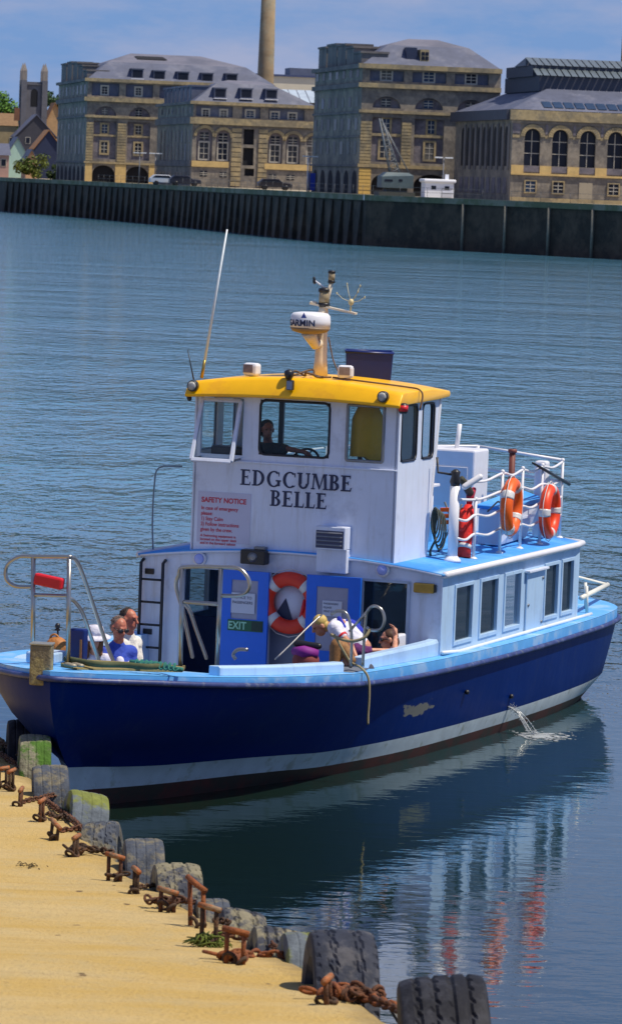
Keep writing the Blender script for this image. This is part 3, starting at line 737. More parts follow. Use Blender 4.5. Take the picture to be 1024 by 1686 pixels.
# ---------------- wheelhouse
WW = 1.255
SWA = 7.62
def wh_front(name, w0, w1, z0, z1): pass
Z0, ZL, ZT = 2.18, 3.30, 4.10
wf = MB()
wall_grid(wf, Vector((-WW, SF-.004, Z0)), X, Z_, 2*WW, ZT-Z0, [(-1.19+WW, -.66+WW, 3.36-Z0, 4.03-Z0), (-.455+WW, .42+WW, 3.385-Z0, 4.035-Z0), (.63+WW, 1.09+WW, 3.375-Z0, 4.035-Z0)], Vector((0,-1,0)), .05)
wfo = wf.build('wheelhouse_front', WHITE, boat)
lg = MB(); lg.b2((-WW-.02, SF-.03, ZL-.02), (WW+.015, SF-.005, ZL)); lg.build('front_ledge', WHITE, boat, bevel=.006)
# rounded window gasket
def rrect(u0, u1, v0, v1, r, n=6):
    out = []
    for (cx, cy, a0) in ((u1-r, v1-r, 0), (u0+r, v1-r, 90), (u0+r, v0+r, 180), (u1-r, v0+r, 270)):
        for k in range(n+1):
            a = R(a0+90*k/n); out.append((cx+r*math.cos(a), cy+r*math.sin(a)))
    return out
def win_unit(name, M_, u0, u1, v0, v1, r, gasket, gr=.018, glassm=None, parent=None):
    """pane with rounded gasket; M_(u,v,d)->point"""
    p = MB(); e = .004
    pts = rrect(u0+e, u1-e, v0+e, v1-e, r)
    p.add([M_(u, v, -.02) for u, v in pts], [tuple(range(len(pts)))])
    o = p.build(name, glassm or GLASS, parent or boat)
    g = MB(); g.tube([M_(u, v, -.002) for u, v in rrect(u0+.006, u1-.006, v0+.006, v1-.006, r)], gr, 8, closed=True)
    # corner fillers between square hole and rounded pane
    full = rrect(u0+.006, u1-.006, v0+.006, v1-.006, r); n7 = len(full)//4
    for q, (cu, cv) in enumerate(((u1, v1), (u0, v1), (u0, v0), (u1, v0))):
        seg = full[q*n7:(q+1)*n7]
        g.add([M_(cu, cv, -.006)] + [M_(u, v, -.006) for u, v in seg], [tuple(range(len(seg)+1))])
    g.build('window_gasket', gasket, o)
    return o
MF = lambda u, v, d: Vector((u, SF-.004-d, v))
win_unit('front_window', MF, -.455, .42, 3.385, 4.035, .07, RUBBER, .016)
win_unit('front_window', MF, .63, 1.09, 3.375, 4.035, .02, GREY, .02)
# hinged window on the starboard side, pushed open from its foot
hw = MB(); A = [Vector((-1.19, SF-.02, 4.0)), Vector((-.66, SF-.02, 4.0)), Vector((-.66, SF-.02-.28, 3.36)), Vector((-1.19, SF-.02-.28, 3.36))]
A[2] = bf(352, 760, SF-.28); A[3] = bf(315, 756, SF-.28); A[2].x = A[3].x+.50
A[2] = Vector((A[3].x+.50, SF-.28, A[3].z)); A[0].x = A[3].x+.02; A[1].x = A[2].x
for a, b_ in zip(A, A[1:]+A[:1]): hw.bar(a, b_, .045, .045, up=(0,-1,.4))
o = hw.build('opening_window', WHITE, boat, bevel=.006)
q = MB(); q.quad(*A); q.build('pane', GLASS, o)
for q in (A[3], A[2]):
    st_ = MB(); st_.bar(q, (q.x+.01, SF-.01, q.z+.02), .02, .02); st_.build('window_stay', GREY, o)
# side walls (aft edge raked), rear wall
for sg in (1, -1):
    ww = MB(); x = sg*(WW-.002)
    # lower panel and upper band round two windows
    pz = [3.385, 4.05]; wins = [(6.43, 7.02), (7.20, 7.66)]
    aft = lambda z: 7.48+.36*(z-Z0)/(ZT-Z0)
    ww.add([(x, SF-.004, Z0), (x, aft(Z0), Z0), (x, aft(pz[0]), pz[0]), (x, SF-.004, pz[0])], [(0,1,2,3)])
    ww.add([(x, SF-.004, pz[1]), (x, aft(pz[1]), pz[1]), (x, aft(ZT), ZT), (x, SF-.004, ZT)], [(0,1,2,3)])
    for a, b_ in ((SF-.004, wins[0][0]), (wins[0][1], wins[1][0])):
        ww.quad((x, a, pz[0]), (x, b_, pz[0]), (x, b_, pz[1]), (x, a, pz[1]))
    ww.add([(x, wins[1][1], pz[0]), (x, aft(pz[0]), pz[0]), (x, aft(pz[1]), pz[1]), (x, wins[1][1], pz[1])], [(0,1,2,3)])
    wo = ww.build('wheelhouse_side', WHITE, boat)
    so_ = wo.modifiers.new('Solid', 'SOLIDIFY'); so_.thickness = .04; so_.offset = 1 if sg > 0 else 1
    so_.offset = 0
    for a, b_ in wins:
        MS = lambda u, v, d, sg=sg: Vector((sg*(WW+.018+d), u, v))
        win_unit('side_window', MS, a, b_, pz[0], pz[1], .09, RUBBER, .014)
    ed = MB(); ed.bar((sg*(WW+.01), aft(Z0)+.02, Z0), (sg*(WW+.01), aft(ZT)+.02, ZT), .05, .06); ed.build('aft_corner_post', WTUBE, boat, bevel=.01)
rw = MB()
wall_grid(rw, Vector((-WW+.03, 7.60, Z0)), X, Z_, 2*WW-.06, ZT-Z0, [(-1.15+WW, .86+WW, 3.26-Z0, 4.03-Z0)], Vector((0,1,0)), .04)
rwo = rw.build('wheelhouse_rear', mat('wheelhouse_lining', (.40, .44, .52), .6, .1, 4), boat)
q = MB(); q.quad((-1.14, 7.58, 3.27), (.85, 7.58, 3.27), (.85, 7.58, 4.02), (-1.14, 7.58, 4.02)); q.build('rear_window', GLASS, boat)
q = MB(); q.b2((-.66, 7.56, 3.26), (-.60, 7.605, 4.03)); q.b2((.36, 7.56, 3.26), (.41, 7.605, 4.03)); q.build('window_mullion', BLACK, boat)
fl_ = MB(); fl_.b2((-WW+.03, SF+.03, 2.45), (WW-.03, 7.57, 2.5)); fl_.build('wheelhouse_floor', DARK, boat)
cs = MB(); cs.b2((-.35, SF+.06, 2.5), (1.0, SF+.40, 3.36)); cs.b2((-1.1, SF+.1, 2.5), (-.7, SF+.42, 3.45)); o = cs.build('helm_console', mat('console_black', (.02,.02,.025), .4, .2, 6), boat, bevel=.02)
cs = MB(); cs.torus((-.05, SF+.50, 3.30), .17, .015, Matrix.Rotation(R(60), 3, 'X'), 24, 6); 
for k in range(5):
    a = 2*PI*k/5; cs.tube([Vector((-.05, SF+.50, 3.30)), Vector((-.05, SF+.50, 3.30)) + Matrix.Rotation(R(60), 3, 'X') @ Vector((.17*math.cos(a), .17*math.sin(a), 0))], .009, 5)
cs.build('steering_wheel', BLACK, o)

# roof: cambered yellow slab, deep rounded fascia at the front
def wr_z(x): return 4.315 - .062*x*x
rfm = MB(); rfm.smooth = False
vs = []; fs = []; nn = 24; secs = []
SFR = SF-.16; SRA = 8.06; RW = 1.335
for k in range(nn+1):
    x = -RW+2*RW*k/nn; zt = wr_z(x); fb = 4.065-.022*x*x
    secs.append([(x, SFR-.03, fb), (x, SFR-.055, fb+.03), (x, SFR+.045, zt-.04), (x, SFR+.07, zt-.012), (x, SFR+.13, zt), (x, 7.4, zt+.01), (x, SRA-.03, zt-.03), (x, SRA, zt-.06), (x, SRA-.02, zt-.10), (x, 7.6, zt-.12), (x, SF+.02, fb+.03), (x, SF+.0, fb)])
for s_ in secs: vs += s_
m_ = len(secs[0])
for k in range(nn):
    for j in range(m_): fs.append((k*m_+j, k*m_+(j+1) % m_, (k+1)*m_+(j+1) % m_, (k+1)*m_+j))
fs += [tuple(range(m_)), tuple(nn*m_+j for j in range(m_-1, -1, -1))]
rfm.smooth = True; rfm.add(vs, fs)
roof = rfm.build('wheelhouse_roof', YEL, boat, bevel=.012)
es = roof.modifiers.new('Edge', 'EDGE_SPLIT'); es.split_angle = R(45)

# ---- lettering on the wheelhouse: built-up serif capitals
def serif_text(txt, size):
    """returns list of polygons (each a list of 2-D points) and total width; thick/thin roman capitals with bracketed serifs"""
    T_, t_, s_ = .195, .085, .05
    def rect(x0, y0, x1, y1): return [(x0, y0), (x1, y0), (x1, y1), (x0, y1)]
    def foot(xc, y, wd=.30):  # serif
        return rect(xc-wd/2, 0 if y == 0 else 1-t_*.9, xc+wd/2, t_*.9 if y == 0 else 1)
    def arc(cx, cy, rx, ry, tx, ty, a0, a1, n=22):
        o = []; i = []
        for k in range(n+1):
            a = R(a0+(a1-a0)*k/n)
            o.append((cx+rx*math.cos(a), cy+ry*math.sin(a))); i.append((cx+(rx-tx)*math.cos(a), cy+(ry-ty)*math.sin(a)))
        return [[o[k], o[k+1], i[k+1], i[k]] for k in range(n)]
    out = []; x = 0
    for ch in txt:
        L_ = []
        if ch in 'EBDL':
            L_ += [rect(.10, 0, .10+T_, 1), foot(.17, 0, .34), foot(.17, 1, .34)]
        if ch == 'E':
            L_ += [rect(.10, 1-t_, .62, 1), rect(.10, .49, .50, .49+t_), rect(.10, 0, .64, t_),
                   [(.62, 1), (.62, .80), (.595, .80), (.56, 1)], [(.66, .0), (.69, .24), (.665, .24), (.58, 0)], [(.50, .64), (.50, .40), (.475, .40), (.45, .515), (.475, .64)]]; wd = .74
        if ch == 'L':
            L_ += [rect(.10, 0, .60, t_), [(.62, .0), (.66, .28), (.635, .28), (.54, 0)]]; wd = .68
        if ch == 'D':
            L_ += arc(.30, .5, .52, .5, T_, t_, -90, 90) + [rect(.1, 0, .31, t_), rect(.1, 1-t_, .31, 1)]; wd = .90
        if ch == 'B':
            L_ += arc(.36, .755, .27, .245, T_*.9, t_, -90, 90) + arc(.38, .265, .31, .265, T_, t_, -90, 90) + [rect(.1, 0, .39, t_), rect(.1, 1-t_, .37, 1), rect(.1, .485, .38, .485+t_)]; wd = .76
        if ch in 'CG':
            L_ += arc(.51, .5, .47, .52, T_, t_, 48, 312, 30) + [[(.80, .93), (.86, .96), (.86, .68), (.835, .68), (.80, .82)]]
            wd = .92
            if ch == 'G':
                L_ += [rect(.74, .06, .74+T_*.9, .44), rect(.64, .44-t_, .99, .44)]; wd = 1.02
            else: L_ += [[(.78, .10), (.86, .18), (.88, .16), (.80, .06)]]
        if ch == 'U':
            L_ += [rect(.12, .3, .12+T_, 1), foot(.19, 1, .34), rect(.70, .3, .70+t_*1.2, 1), foot(.73, 1, .28)] + arc(.441, .32, .325, .34, T_*.8, t_*1.3, 180, 360); wd = .90
        if ch == 'M':
            L_ += [[(.10, 0), (.165, 0), (.225, 1), (.16, 1)], [(.16, 1), (.34, 1), (.60, .10), (.53, 0)], [(.53, 0), (.60, .10), (.87, 1), (.80, 1)], [(.83, 1), (.99, 1), (1.05, 0), (.89, 0)],
                   foot(.13, 0, .24), foot(.97, 0, .32), rect(.06, 1-t_*.9, .30, 1), rect(.84, 1-t_*.9, 1.06, 1)]; wd = 1.12
        out += [[(p[0]+x, p[1]) for p in poly] for poly in L_]
        x += wd+.055
    return out, x-.055
def serif_mesh(name, txt, cap, width, cx, zb, y):
    polys, wtot = serif_text(txt, cap); sx = width/wtot; mb = MB()
    for k, poly in enumerate(polys):
        d = .003+.00004*k
        area = sum(poly[i-1][0]*poly[i][1]-poly[i][0]*poly[i-1][1] for i in range(len(poly)))
        if area < 0: poly = poly[::-1]
        vs = [(cx-width/2+p[0]*sx, y-d, zb+p[1]*cap) for p in poly]
        vb_ = [(cx-width/2+p[0]*sx, y+.0005, zb+p[1]*cap) for p in poly]; n = len(poly)
        mb.add(vs+vb_, [tuple(range(n))] + [(i, (i+1) % n, n+(i+1) % n, n+i) for i in range(n)])
    return mb.build(name, NINK, boat)
e0, e1_ = bf(396, 789, SF), bf(580, 797, SF)
serif_mesh('name_lettering', 'EDGCUMBE', .185, e1_.x-e0.x, (e0.x+e1_.x)/2, 3.015, SF-.005)
e0, e1_ = bf(445, 820, SF), bf(539, 824, SF)
serif_mesh('name_lettering', 'BELLE', .185, e1_.x-e0.x, (e0.x+e1_.x)/2, 2.79, SF-.005)
# safety notice
n0, n1 = bf(327, 808, SF), bf(411, 897, SF)
nt = MB(); nt.b2((n0.x, SF-.009, n1.z), (n1.x, SF-.0045, n0.z)); o = nt.build('safety_notice', mat('notice_board', (.52,.53,.68), .4, .03, 6), boat)
text_mesh('notice_heading', 'SAFETY NOTICE', .084, RINK, o, RX, (n0.x+.045, SF-.0115, n0.z-.125), depth=.001, bold=.0022, sx=.93)
text_mesh('notice_text', 'In case of emergency\nplease:\n1) Stay Calm\n2) Follow instructions\ngiven by the crew.', .062, RINK, o, RX, (n0.x+.045, SF-.0115, n0.z-.215), depth=.001, line=1.02, bold=.0008, sx=.88)
text_mesh('notice_text', 'A Swimming equipment is\nlocated on the upper deck\nand in the forward saloon', .042, RINK, o, RX, (n0.x+.045, SF-.0115, n0.z-.535), depth=.001, line=1.05, bold=.0006, sx=1.02)

# ---------------- gear on the wheelhouse roof
def roofpt(px, py, s): return bf(px, py, s)
for px, py in ((318, 635), (631, 653)):
    c = bf(px, py, SFR-.04); fm = MB()
    M = Matrix.Rotation(PI/2, 3, 'X')
    fm.lathe([(.05, -.05), (.065, -.03), (.068, .03), (.06, .05)], 16, M, c); o = fm.build('deck_floodlight', BLACK, boat)
    fm = MB(); fm.lathe([(.054, .05), (.03, .058), (0, .06)], 14, M, c); fm.build('lens', mat('lamp_lens', (.35,.36,.36), .1, .1, 8), o)
c = bf(478, 634, SFR-.05); fm = MB(); fm.box(c, (.085, .07, .12)); o = fm.build('deck_floodlight', BLACK, boat, bevel=.015)
fm = MB(); fm.box(c+Vector((0, -.037, 0)), (.065, .006, .095)); fm.build('lens', mat('led_lens', (.22,.26,.36), .2, .1, 8), o)
c = bf(476, 616, SFR+.05); fm = MB(); fm.lathe([(.03, -.06), (.055, -.02), (.06, .03), (.03, .055), (0, .06)], 14, None, c); fm.tube([c+Vector((0,0,-.05)), bf(478, 630, SFR-.02)], .012, 6); fm.build('horn', BLACK, boat)
for (px, py, k) in ((415, 608, 0), (569, 612, 1)):
    c = bf(px, py, SF+.15+.1*k); fm = MB(); fm.box(c, (.19, .14, .155), rz=R(-10+30*k)); o = fm.build('searchlight', WTUBE, boat, bevel=.035)
    M = Matrix.Rotation(R(-10+30*k), 3, 'Z')
    fm = MB(); fm.box(c+M @ Vector((-.015, -.072, .012)), (.125, .012, .095), rz=R(-10+30*k)); fm.build('lens', mat('searchlight_lens', (.20,.16,.16), .08, .4, 14), o)
    fm = MB(); fm.lathe([(.06, -.13), (.06, -.10), (.03, -.09), (.03, -.06)], 14, None, c); fm.build('searchlight_base', WTUBE, o)
# radar mast: tapered pylon with forward bracket, radome, cross arm, lamps, wind vane
SM = SF+.62
CREAM = mat('cream_paint', (.72, .62, .46), .4, .08, 6)
pm = MB(); b0 = bf(527, 618, SM); t0 = bf(531, 520, SM); t1 = bf(534, 500, SM)
pm.tube([b0, b0.lerp(t0, .25), b0.lerp(t0, .6), t0, t1], [.09, .075, .068, .07, .04], 14)
pm.tube([b0.lerp(t0, .55)+Vector((0,-.05,0)), bf(519, 568, SM-.12), bf(511, 553, SM-.24), bf(508, 546, SM-.27)], [.05, .055, .075, .09], 12)
mast = pm.build('radar_mast', CREAM, boat)
c = bf(511, 531, SM-.26); rm = MB()
rm.lathe([(0, -.13), (.10, -.13), (.2, -.105), (.232, -.075), (.236, -.055)], 32, None, c); ro = rm.build('radome', mat('radome_base', (.24,.16,.09), .5, .1, 6), mast)
rm = MB(); rm.lathe([(.236, -.055), (.238, .02), (.232, .085), (.205, .115), (.12, .128), (0, .132)], 32, None, c); rm.build('radome_cover', WTUBE, ro)
# maker's lettering wrapped on the radome
cu = text_mesh('radome_lettering', 'GARMIN', .105, NINK, ro, Matrix.Identity(3), (0, 0, 0), depth=.0015, bold=.002, sx=1.0)
for v in cu.data.vertices:
    a = R(-90-14) + (v.co.x-.205)/.236; h_ = v.co.y; dd = v.co.z
    v.co = (c.x+(.238+.002+dd)*math.cos(a), c.y+(.238+.002+dd)*math.sin(a), c.z-.035+h_)
q = MB(); a = R(-90-14)+.27; ca = Vector((c.x+.2405*math.cos(a), c.y+.2405*math.sin(a), c.z+.06)); tg = Vector((-math.sin(a), math.cos(a), 0)); 
q.add([ca+tg*-.04, ca+tg*.03, ca+tg*-.005+Vector((0,0,.065))], [(0,1,2)]); q.build('radome_emblem', mat('emblem_blue', (.05,.10,.42), .4, .05, 6), ro)
am = MB(); am.bar(bf(512, 499, SM), bf(586, 516, SM), .10, .022); am.tube([bf(528, 520, SM), bf(536, 452+20, SM)], [.035, .03], 10); am.tube([bf(537, 500, SM), bf(546, 462, SM)], .026, 10)
am.ell(bf(516, 498, SM-.02), (.05, .05, .022), 12); am.build('mast_arm', CREAM, mast)
def lamp(px, py, r, h, nm):
    c = bf(px, py, SM); l = MB(); l.lathe([(r, -h), (r*1.1, -h*.75), (r*1.1, -h*.6)], 16, None, c); o = l.build(nm, BLACK, mast); l = MB(); l.lathe([(r*1.15, h*.6), (r*1.1, h*.9), (r*.6, h)], 16, None, c); l.build('lamp_cap', BLACK, o)
    l = MB(); l.lathe([(r, -h*.62), (r, h*.62)], 16, None, c); l.build('lens', mat('amber_clear_lens', (.30,.24,.14), .1, .2, 12), o)
lamp(534, 489, .065, .115, 'masthead_light'); lamp(546, 455, .04, .075, 'all_round_light')
q = MB(); q.tube([bf(541, 478, SM), bf(519, 462, SM)], .012, 6); o = q.build('lamp_bracket', WTUBE, mast)
q = MB(); q.cap(bf(518, 464, SM), bf(517, 457, SM), .022, .016); q.build('small_lamp', BLACK, mast)
wv = MB(); c = bf(578, 497, SM); wv.ell(c, (.035, .035, .04), 12); wv.tube([bf(577, 512, SM), c], .012, 6)
for a, ln in ((-60, .2), (-20, .23), (25, .22), (70, .2), (150, .15)):
    d = Vector((math.sin(R(a)), .3*math.cos(R(a*2)), abs(math.cos(R(a)))))
    p = c + d.normalized()*ln
    wv.tube([c, c.lerp(p, .6)+Vector((0,0,-.02)), p], .0035, 5); wv.ell(p, (.009, .009, .016), 8)
wv.build('anemometer', mat('anemometer_cream', (.62,.52,.28), .4, .1, 8), mast)
# wiring lying round the mast foot
wr = MB()
def rp(x, s): return Vector((x, s, wr_z(x)+.022))
wr.tube(crom([rp(-.12, SF-.02), rp(-.05, SF+.05)+Vector((0,0,.05)), rp(.05, SF+.1), rp(.10, SF+.0)+Vector((0,0,.04)), rp(.22, SF+.12), rp(.3, SF+.05)], 6), .013, 6)
wr.tube(crom([rp(-.05, SF-.03), rp(.1, SF+.2)+Vector((0,0,.07)), rp(.2, SF+.05), rp(.34, SF+.2)], 6), .011, 6)
wr.tube(crom([rp(.36, SF+.2), rp(.75, SF+.2), rp(1.0, SF+.35), rp(1.2, SF+.5), rp(1.33, SF+.5), rp(1.385, SF+.48)+Vector((0,0,-.06)), rp(1.385, SF+.4)+Vector((0,0,-.22))], 6), .011, 6)
wr.tube(crom([bf(541, 555, SM+.1), bf(548, 590, SM+.05), bf(556, 610, SM)], 6), .009, 6)
wr.build('roof_cable', mat('cable_brown', (.10,.05,.02), .6, .3, 8), boat)
# whip aerials
av = MB(); p = bf(332, 622, SF+.1); t = bf(374, 377, SF+.1); av.tube([p, p.lerp(t, .12)], [.022, .018], 8); o = av.build('whip_aerial', BRASS, boat)
av = MB(); av.tube([p.lerp(t, .12), t], [.017, .011], 8); av.build('aerial_rod', mat('white_rod', (.70,.76,.80), .4, .05, 8), o)
av = MB(); av.tube([bf(319, 625, SF+.05), bf(309, 575, SF+.05)], [.01, .005], 6); av.build('short_aerial', BLACK, boat)
q = MB(); q.cap(bf(312, 656, SF-.02), bf(309, 648, SF-.02), .03, .025); q.build('nav_light', BLACK, boat)
c = bs(664, 672, WW+.1); q = MB(); q.lathe([(.04, -.06), (.055, -.04), (.055, .04), (.03, .06)], 14, None, c); o = q.build('port_nav_light', BLACK, boat)
q = MB(); q.lathe([(.056, -.035), (.057, .035)], 14, None, c); q.build('lens', RED, o)

# ---------------- foredeck: stem block, gate frames
c = bz(74, 1100, 1.50); sbk = MB(); sbk.box((c.x+.02, -.66, 1.55), (.22, .2, .42), rz=R(14)); o = sbk.build('stem_block', BRONZE, boat, bevel=.02)
sbk = MB(); sbk.box((c.x+.02, -.66, 1.765), (.235, .215, .018), rz=R(14)); sbk.build('block_cap', mat('worn_steel', (.35,.34,.28), .4, .2, 10, metal=.6), o, bevel=.004)
def gate(posts, s, top, loops, rails, name='gate_frame'):
    g = MB()
    for a, b_ in posts: g.tube([bf(*a, s), bf(*b_, s)], .026, 8)
    for pl in loops: g.tube(crom([bf(*p, s) for p in pl], 5), .022, 8)
    o = g.build(name, STEEL, boat)
    for pl in rails: 
        r_ = MB(); r_.tube(crom([bf(p[0], p[1], s+p[2]) for p in pl], 5), .022, 8); r_.build('handrail', STEEL, o)
    return o
sL = bz(55, 1092, 1.47).y; sR = bz(298, 1098, 1.41).y
gs = gate([((54, 1092), (55, 918)), ((112, 1090), (114, 918))], sL, None,
     [[(118, 917), (90, 917), (55, 917), (32, 917), (14, 928), (9, 942), (13, 957), (28, 966), (54, 967)], [(56, 980), (86, 981), (113, 982)]],
     [[(113, 917, 0), (124, 921, .15), (136, 945, .5), (158, 1010, 1.1), (175, 1060, 1.5), (188, 1092, 1.8)], [(114, 986, 0), (122, 990, .1), (136, 1010, .4), (150, 1050, .8), (164, 1092, 1.2)]])
gp_ = gate([((297, 1104), (300, 936)), ((357, 1104), (364, 936))], sR, None,
     [[(294, 945), (299, 935), (330, 933), (365, 934), (392, 936), (406, 948), (411, 962), (406, 975), (392, 981), (362, 981)], [(301, 991), (330, 993), (361, 995)]],
     [[(301, 991, 0), (312, 1005, .2), (324, 1040, .6), (340, 1084, 1.0)], [(296, 942, 0), (290, 965, .1), (302, 1010, .5), (317, 1082, 1.2)]])
# port boarding gate near the gap: hoops
sG = 3.55
g = MB()
g.tube(crom([bf(577, 1100, sG), bf(579, 1060, sG), bf(577, 1030, sG), bf(570, 1010, sG), bf(556, 1006, sG), bf(545, 1012, sG)], 5), .018, 8)
g.tube(crom([bf(597, 1098, sG), bf(599, 1060, sG), bf(601, 1030, sG), bf(604, 1008, sG), bf(615, 998, sG), bf(628, 1004, sG), bf(633, 1020, sG), bf(627, 1036, sG), bf(612, 1038, sG), bf(603, 1033, sG)], 5), .018, 8)
g.tube([bf(608, 1003, sG), bf(575, 1040, sG)], .016, 8)
g.build('boarding_hoop', STEEL, boat)
g = MB(); g.tube(crom([bf(453, 1086, 3.0), bf(480, 1060, 3.2), bf(505, 1035, 3.4), bf(530, 1012, 3.6)], 4), .011, 8); g.build('grab_rail', STEEL, boat); g = MB(); g.tube(crom([bf(388, 1086, 2.2), bf(384, 1078, 2.2), bf(392, 1070, 2.2), bf(408, 1070, 2.2)], 4), .02, 8)
g.build('grab_rail', STEEL, boat)

# ---------------- upper deck stanchions and rails
ZD = lambda x: roof_z(x)+.012
stn = [(8.2, .72), (9.25, 1.0), (10.1, 1.0), (10.95, 1.0), (12.05, 1.0)]
g = MB()
p0 = (1.60, 7.55)
for k, (s, hh) in enumerate(stn):
    x = 1.66 if k < 4 else 1.60
    g2 = MB(); g2.tube([(x, s, ZD(x)-.01), (x, s, ZD(x)+hh)], .02, 8); g2.lathe([(.05, 0), (.045, .015), (.022, .03)], 12, None, (x, s, ZD(x)-.005)); g2.ell((x, s, ZD(x)+hh), (.028, .028, .028), 10); g2.build('stanchion', WTUBE, boat)
dv = MB(); dv.tube([(p0[0], p0[1], ZD(1.6)-.01), (p0[0], p0[1], ZD(1.6)+.9)], .06, 14); dv.lathe([(.11, 0), (.1, .03), (.065, .07)], 14, None, (p0[0], p0[1], ZD(1.6)-.005)); o = dv.build('davit_post', WTUBE, boat)
dv = MB(); tp = Vector((p0[0], p0[1], ZD(1.6)+.9)); dv.lathe([(.05, 0), (.07, .05), (.05, .12), (.06, .17), (.02, .2)], 12, None, tp); dv.tube([tp+Vector((0,0,.13)), tp+Vector((-.22,0,.15)), tp+Vector((-.24,0,.33))], .016, 6); dv.build('winch_head', BLACK, o)
dv = MB(); dv.cap(tp+Vector((.12,0,.0)), tp+Vector((.27,.1,.12)), .038, .038); dv.build('fender_roll', WTUBE, o)
for lv, h in enumerate((.30, .53, .76, .98)):
    pts = [Vector((p0[0]+.05, p0[1], ZD(1.6)+h-.02))] if lv < 3 else [Vector((1.6, 8.05, ZD(1.6)+h-.05))]
    for (s, hh) in (stn[1:] if lv > 1 else stn):
        x = 1.66 if s < 12 else 1.60
        q = Vector((x, s, ZD(x)+h))
        mid = (pts[-1]+q)/2 + Vector((0, 0, -.045)); pts += [mid, q]
    r_ = MB(); r_.tube(crom(pts, 4), .017, 7); r_.build('guard_rail', WTUBE, boat)
aft0 = Vector((1.60, 12.05, 0)); 
pa = bf(787, 738, 12.05); 
for h in (1.0, .72, .42):
    r_ = MB(); r_.tube([(1.60, 12.05, ZD(1.6)+h), (pa.x, 12.05, ZD(pa.x)+h+.02)], .02, 8); r_.build('aft_rail', WTUBE, boat)
r_ = MB(); r_.tube([(pa.x, 12.05, ZD(pa.x)), (pa.x, 12.05, ZD(pa.x)+1.03)], .03, 8); r_.tube([(-1.6, 12.05, ZD(1.6)), (-1.6, 12.05, ZD(1.6)+1)], .02, 8)
for h in (1.0, .72, .42): r_.tube([(-1.6, 12.05, ZD(1.6)+h), (pa.x, 12.05, ZD(pa.x)+h+.02)], .02, 8)
r_.build('aft_post', WTUBE, boat)
# starboard side rail
r_ = MB()
for s in (8.2, 9.25, 10.1, 10.95): r_.tube([(-1.66, s, ZD(1.66)), (-1.66, s, ZD(1.66)+1)], .02, 7)
for h in (.3, .53, .76, .98): r_.tube([(-1.66, 7.6, ZD(1.66)+h), (-1.66, 12.05, ZD(1.66)+h)], .016, 6)
r_.build('starboard_rail', WTUBE, boat)
# tall hoop rail by the starboard ladder
r_ = MB(); pl = [(252, 905), (251, 860), (254, 800), (262, 770), (300, 768)]; r_.tube(crom([bf(*p, SF+.25) for p in pl], 4), .011, 6); r_.build('ladder_hoop', mat('grey_tube', (.16,.22,.28), .4, .1, 8), boat)
# thick white post aft of the rings
c = bs(923, 888, 1.45); wp = MB(); wp.b2((c.x-.08, 11.55, ZD(1.4)), (c.x+.08, 11.73, ZD(1.4)+.98)); wp.build('locker_post', WTUBE, boat, bevel=.03)
# exhaust stack
c = bf(843, 760, 11.3); ex = MB(); ex.tube([(c.x, 11.3, ZD(c.x)), (c.x, 11.3, c.z+.12)], .04, 10); ex.lathe([(.05, 0), (.06, .02), (.055, .05)], 12, None, (c.x, 11.3, c.z+.11)); ex.build('exhaust_stack', mat('exhaust_rust', (.16,.035,.025), .6, .3, 8), boat)
# ---------------- stern: tubular rail on the side deck
sr = MB()
for s, x in ((12.85, 1.78), (13.35, 1.62), (13.75, 1.35)): sr.tube([(x, s, 1.15), (x-.02, s, 1.50)], .022, 8)
sr.tube([bs(957, 985, 1.78), bs(1000, 963, 1.55)], .035, 8); sr.tube(crom([bs(1000, 963, 1.55), Vector((.9, 14.1, 1.54)), Vector((-.4, 14.2, 1.54)), Vector((-1.3, 13.7, 1.54))], 5), .022, 8)
sr.build('stern_rail', mat('cream_tube', (.70,.70,.62), .4, .06, 8), boat)
# ================================================================ things carried by the ferry (each stands at its own base)
def aboard(name, base, label, cat, group=None): return empty(name, bw(base), -TH, label, cat, group)
def shift(mb, base):
    b = Vector(base); mb.v = [tuple(Vector(p)-b) for p in mb.v]; return mb
def single(mb, name, base, mats, label, cat, group=None, bevel=0):
    o = shift(mb, base).build(name, mats, None, bw(base), -TH, bevel); return tag(o, label, cat, group)
def part(mb, name, base, mats, parent, bevel=0): return shift(mb, base).build(name, mats, parent, bevel=bevel)

# lifebuoys
def lifebuoy(c, M, R0, r, label, foam, rot=0.0, tapes=(45, 135, 225, 315)):
    base = Vector(c)-Vector((0, 0, R0+r)); e = aboard('lifebuoy', base, label, 'lifebuoy', 'lifebuoys of the ferry')
    m = MB(); m.torus(c, R0, r, M, 40, 14); part(m, 'ring', base, foam, e)
    for a in tapes:
        m = MB(); m.torus(c, R0, r*1.035, M, 4, 14, arc=(R(a-9+rot), R(a+9+rot))); part(m, 'tape_band', base, TAPE, e)
    m = MB(); pts = []
    for k in range(4):
        a0, a1 = R(45+90*k+rot), R(135+90*k+rot)
        seg = [M @ Vector((math.cos(a0+(a1-a0)*t)*(R0+r*1.15+.02*math.sin(t*PI)), math.sin(a0+(a1-a0)*t)*(R0+r*1.15+.02*math.sin(t*PI)), 0)) + Vector(c) for t in (0, .25, .5, .75)]
        pts += seg
    m.tube(pts, .006, 5, closed=True); part(m, 'grab_line', base, mat('white_line', (.6,.6,.6), .8, .1, 10), e)
    return e
MY = Matrix.Rotation(PI/2, 3, 'Y')      # ring plane = fore-and-aft
c1 = bs(842, 835, 1.76); c2 = bs(905, 842, 1.76)
lifebuoy(c1, Matrix.Rotation(R(-6), 3, 'X') @ Matrix.Rotation(R(5), 3, 'Z') @ MY, .285, .078, 'orange lifebuoy with silver bands hanging on the rail beside the blue-topped locker', ORANGE, 20)
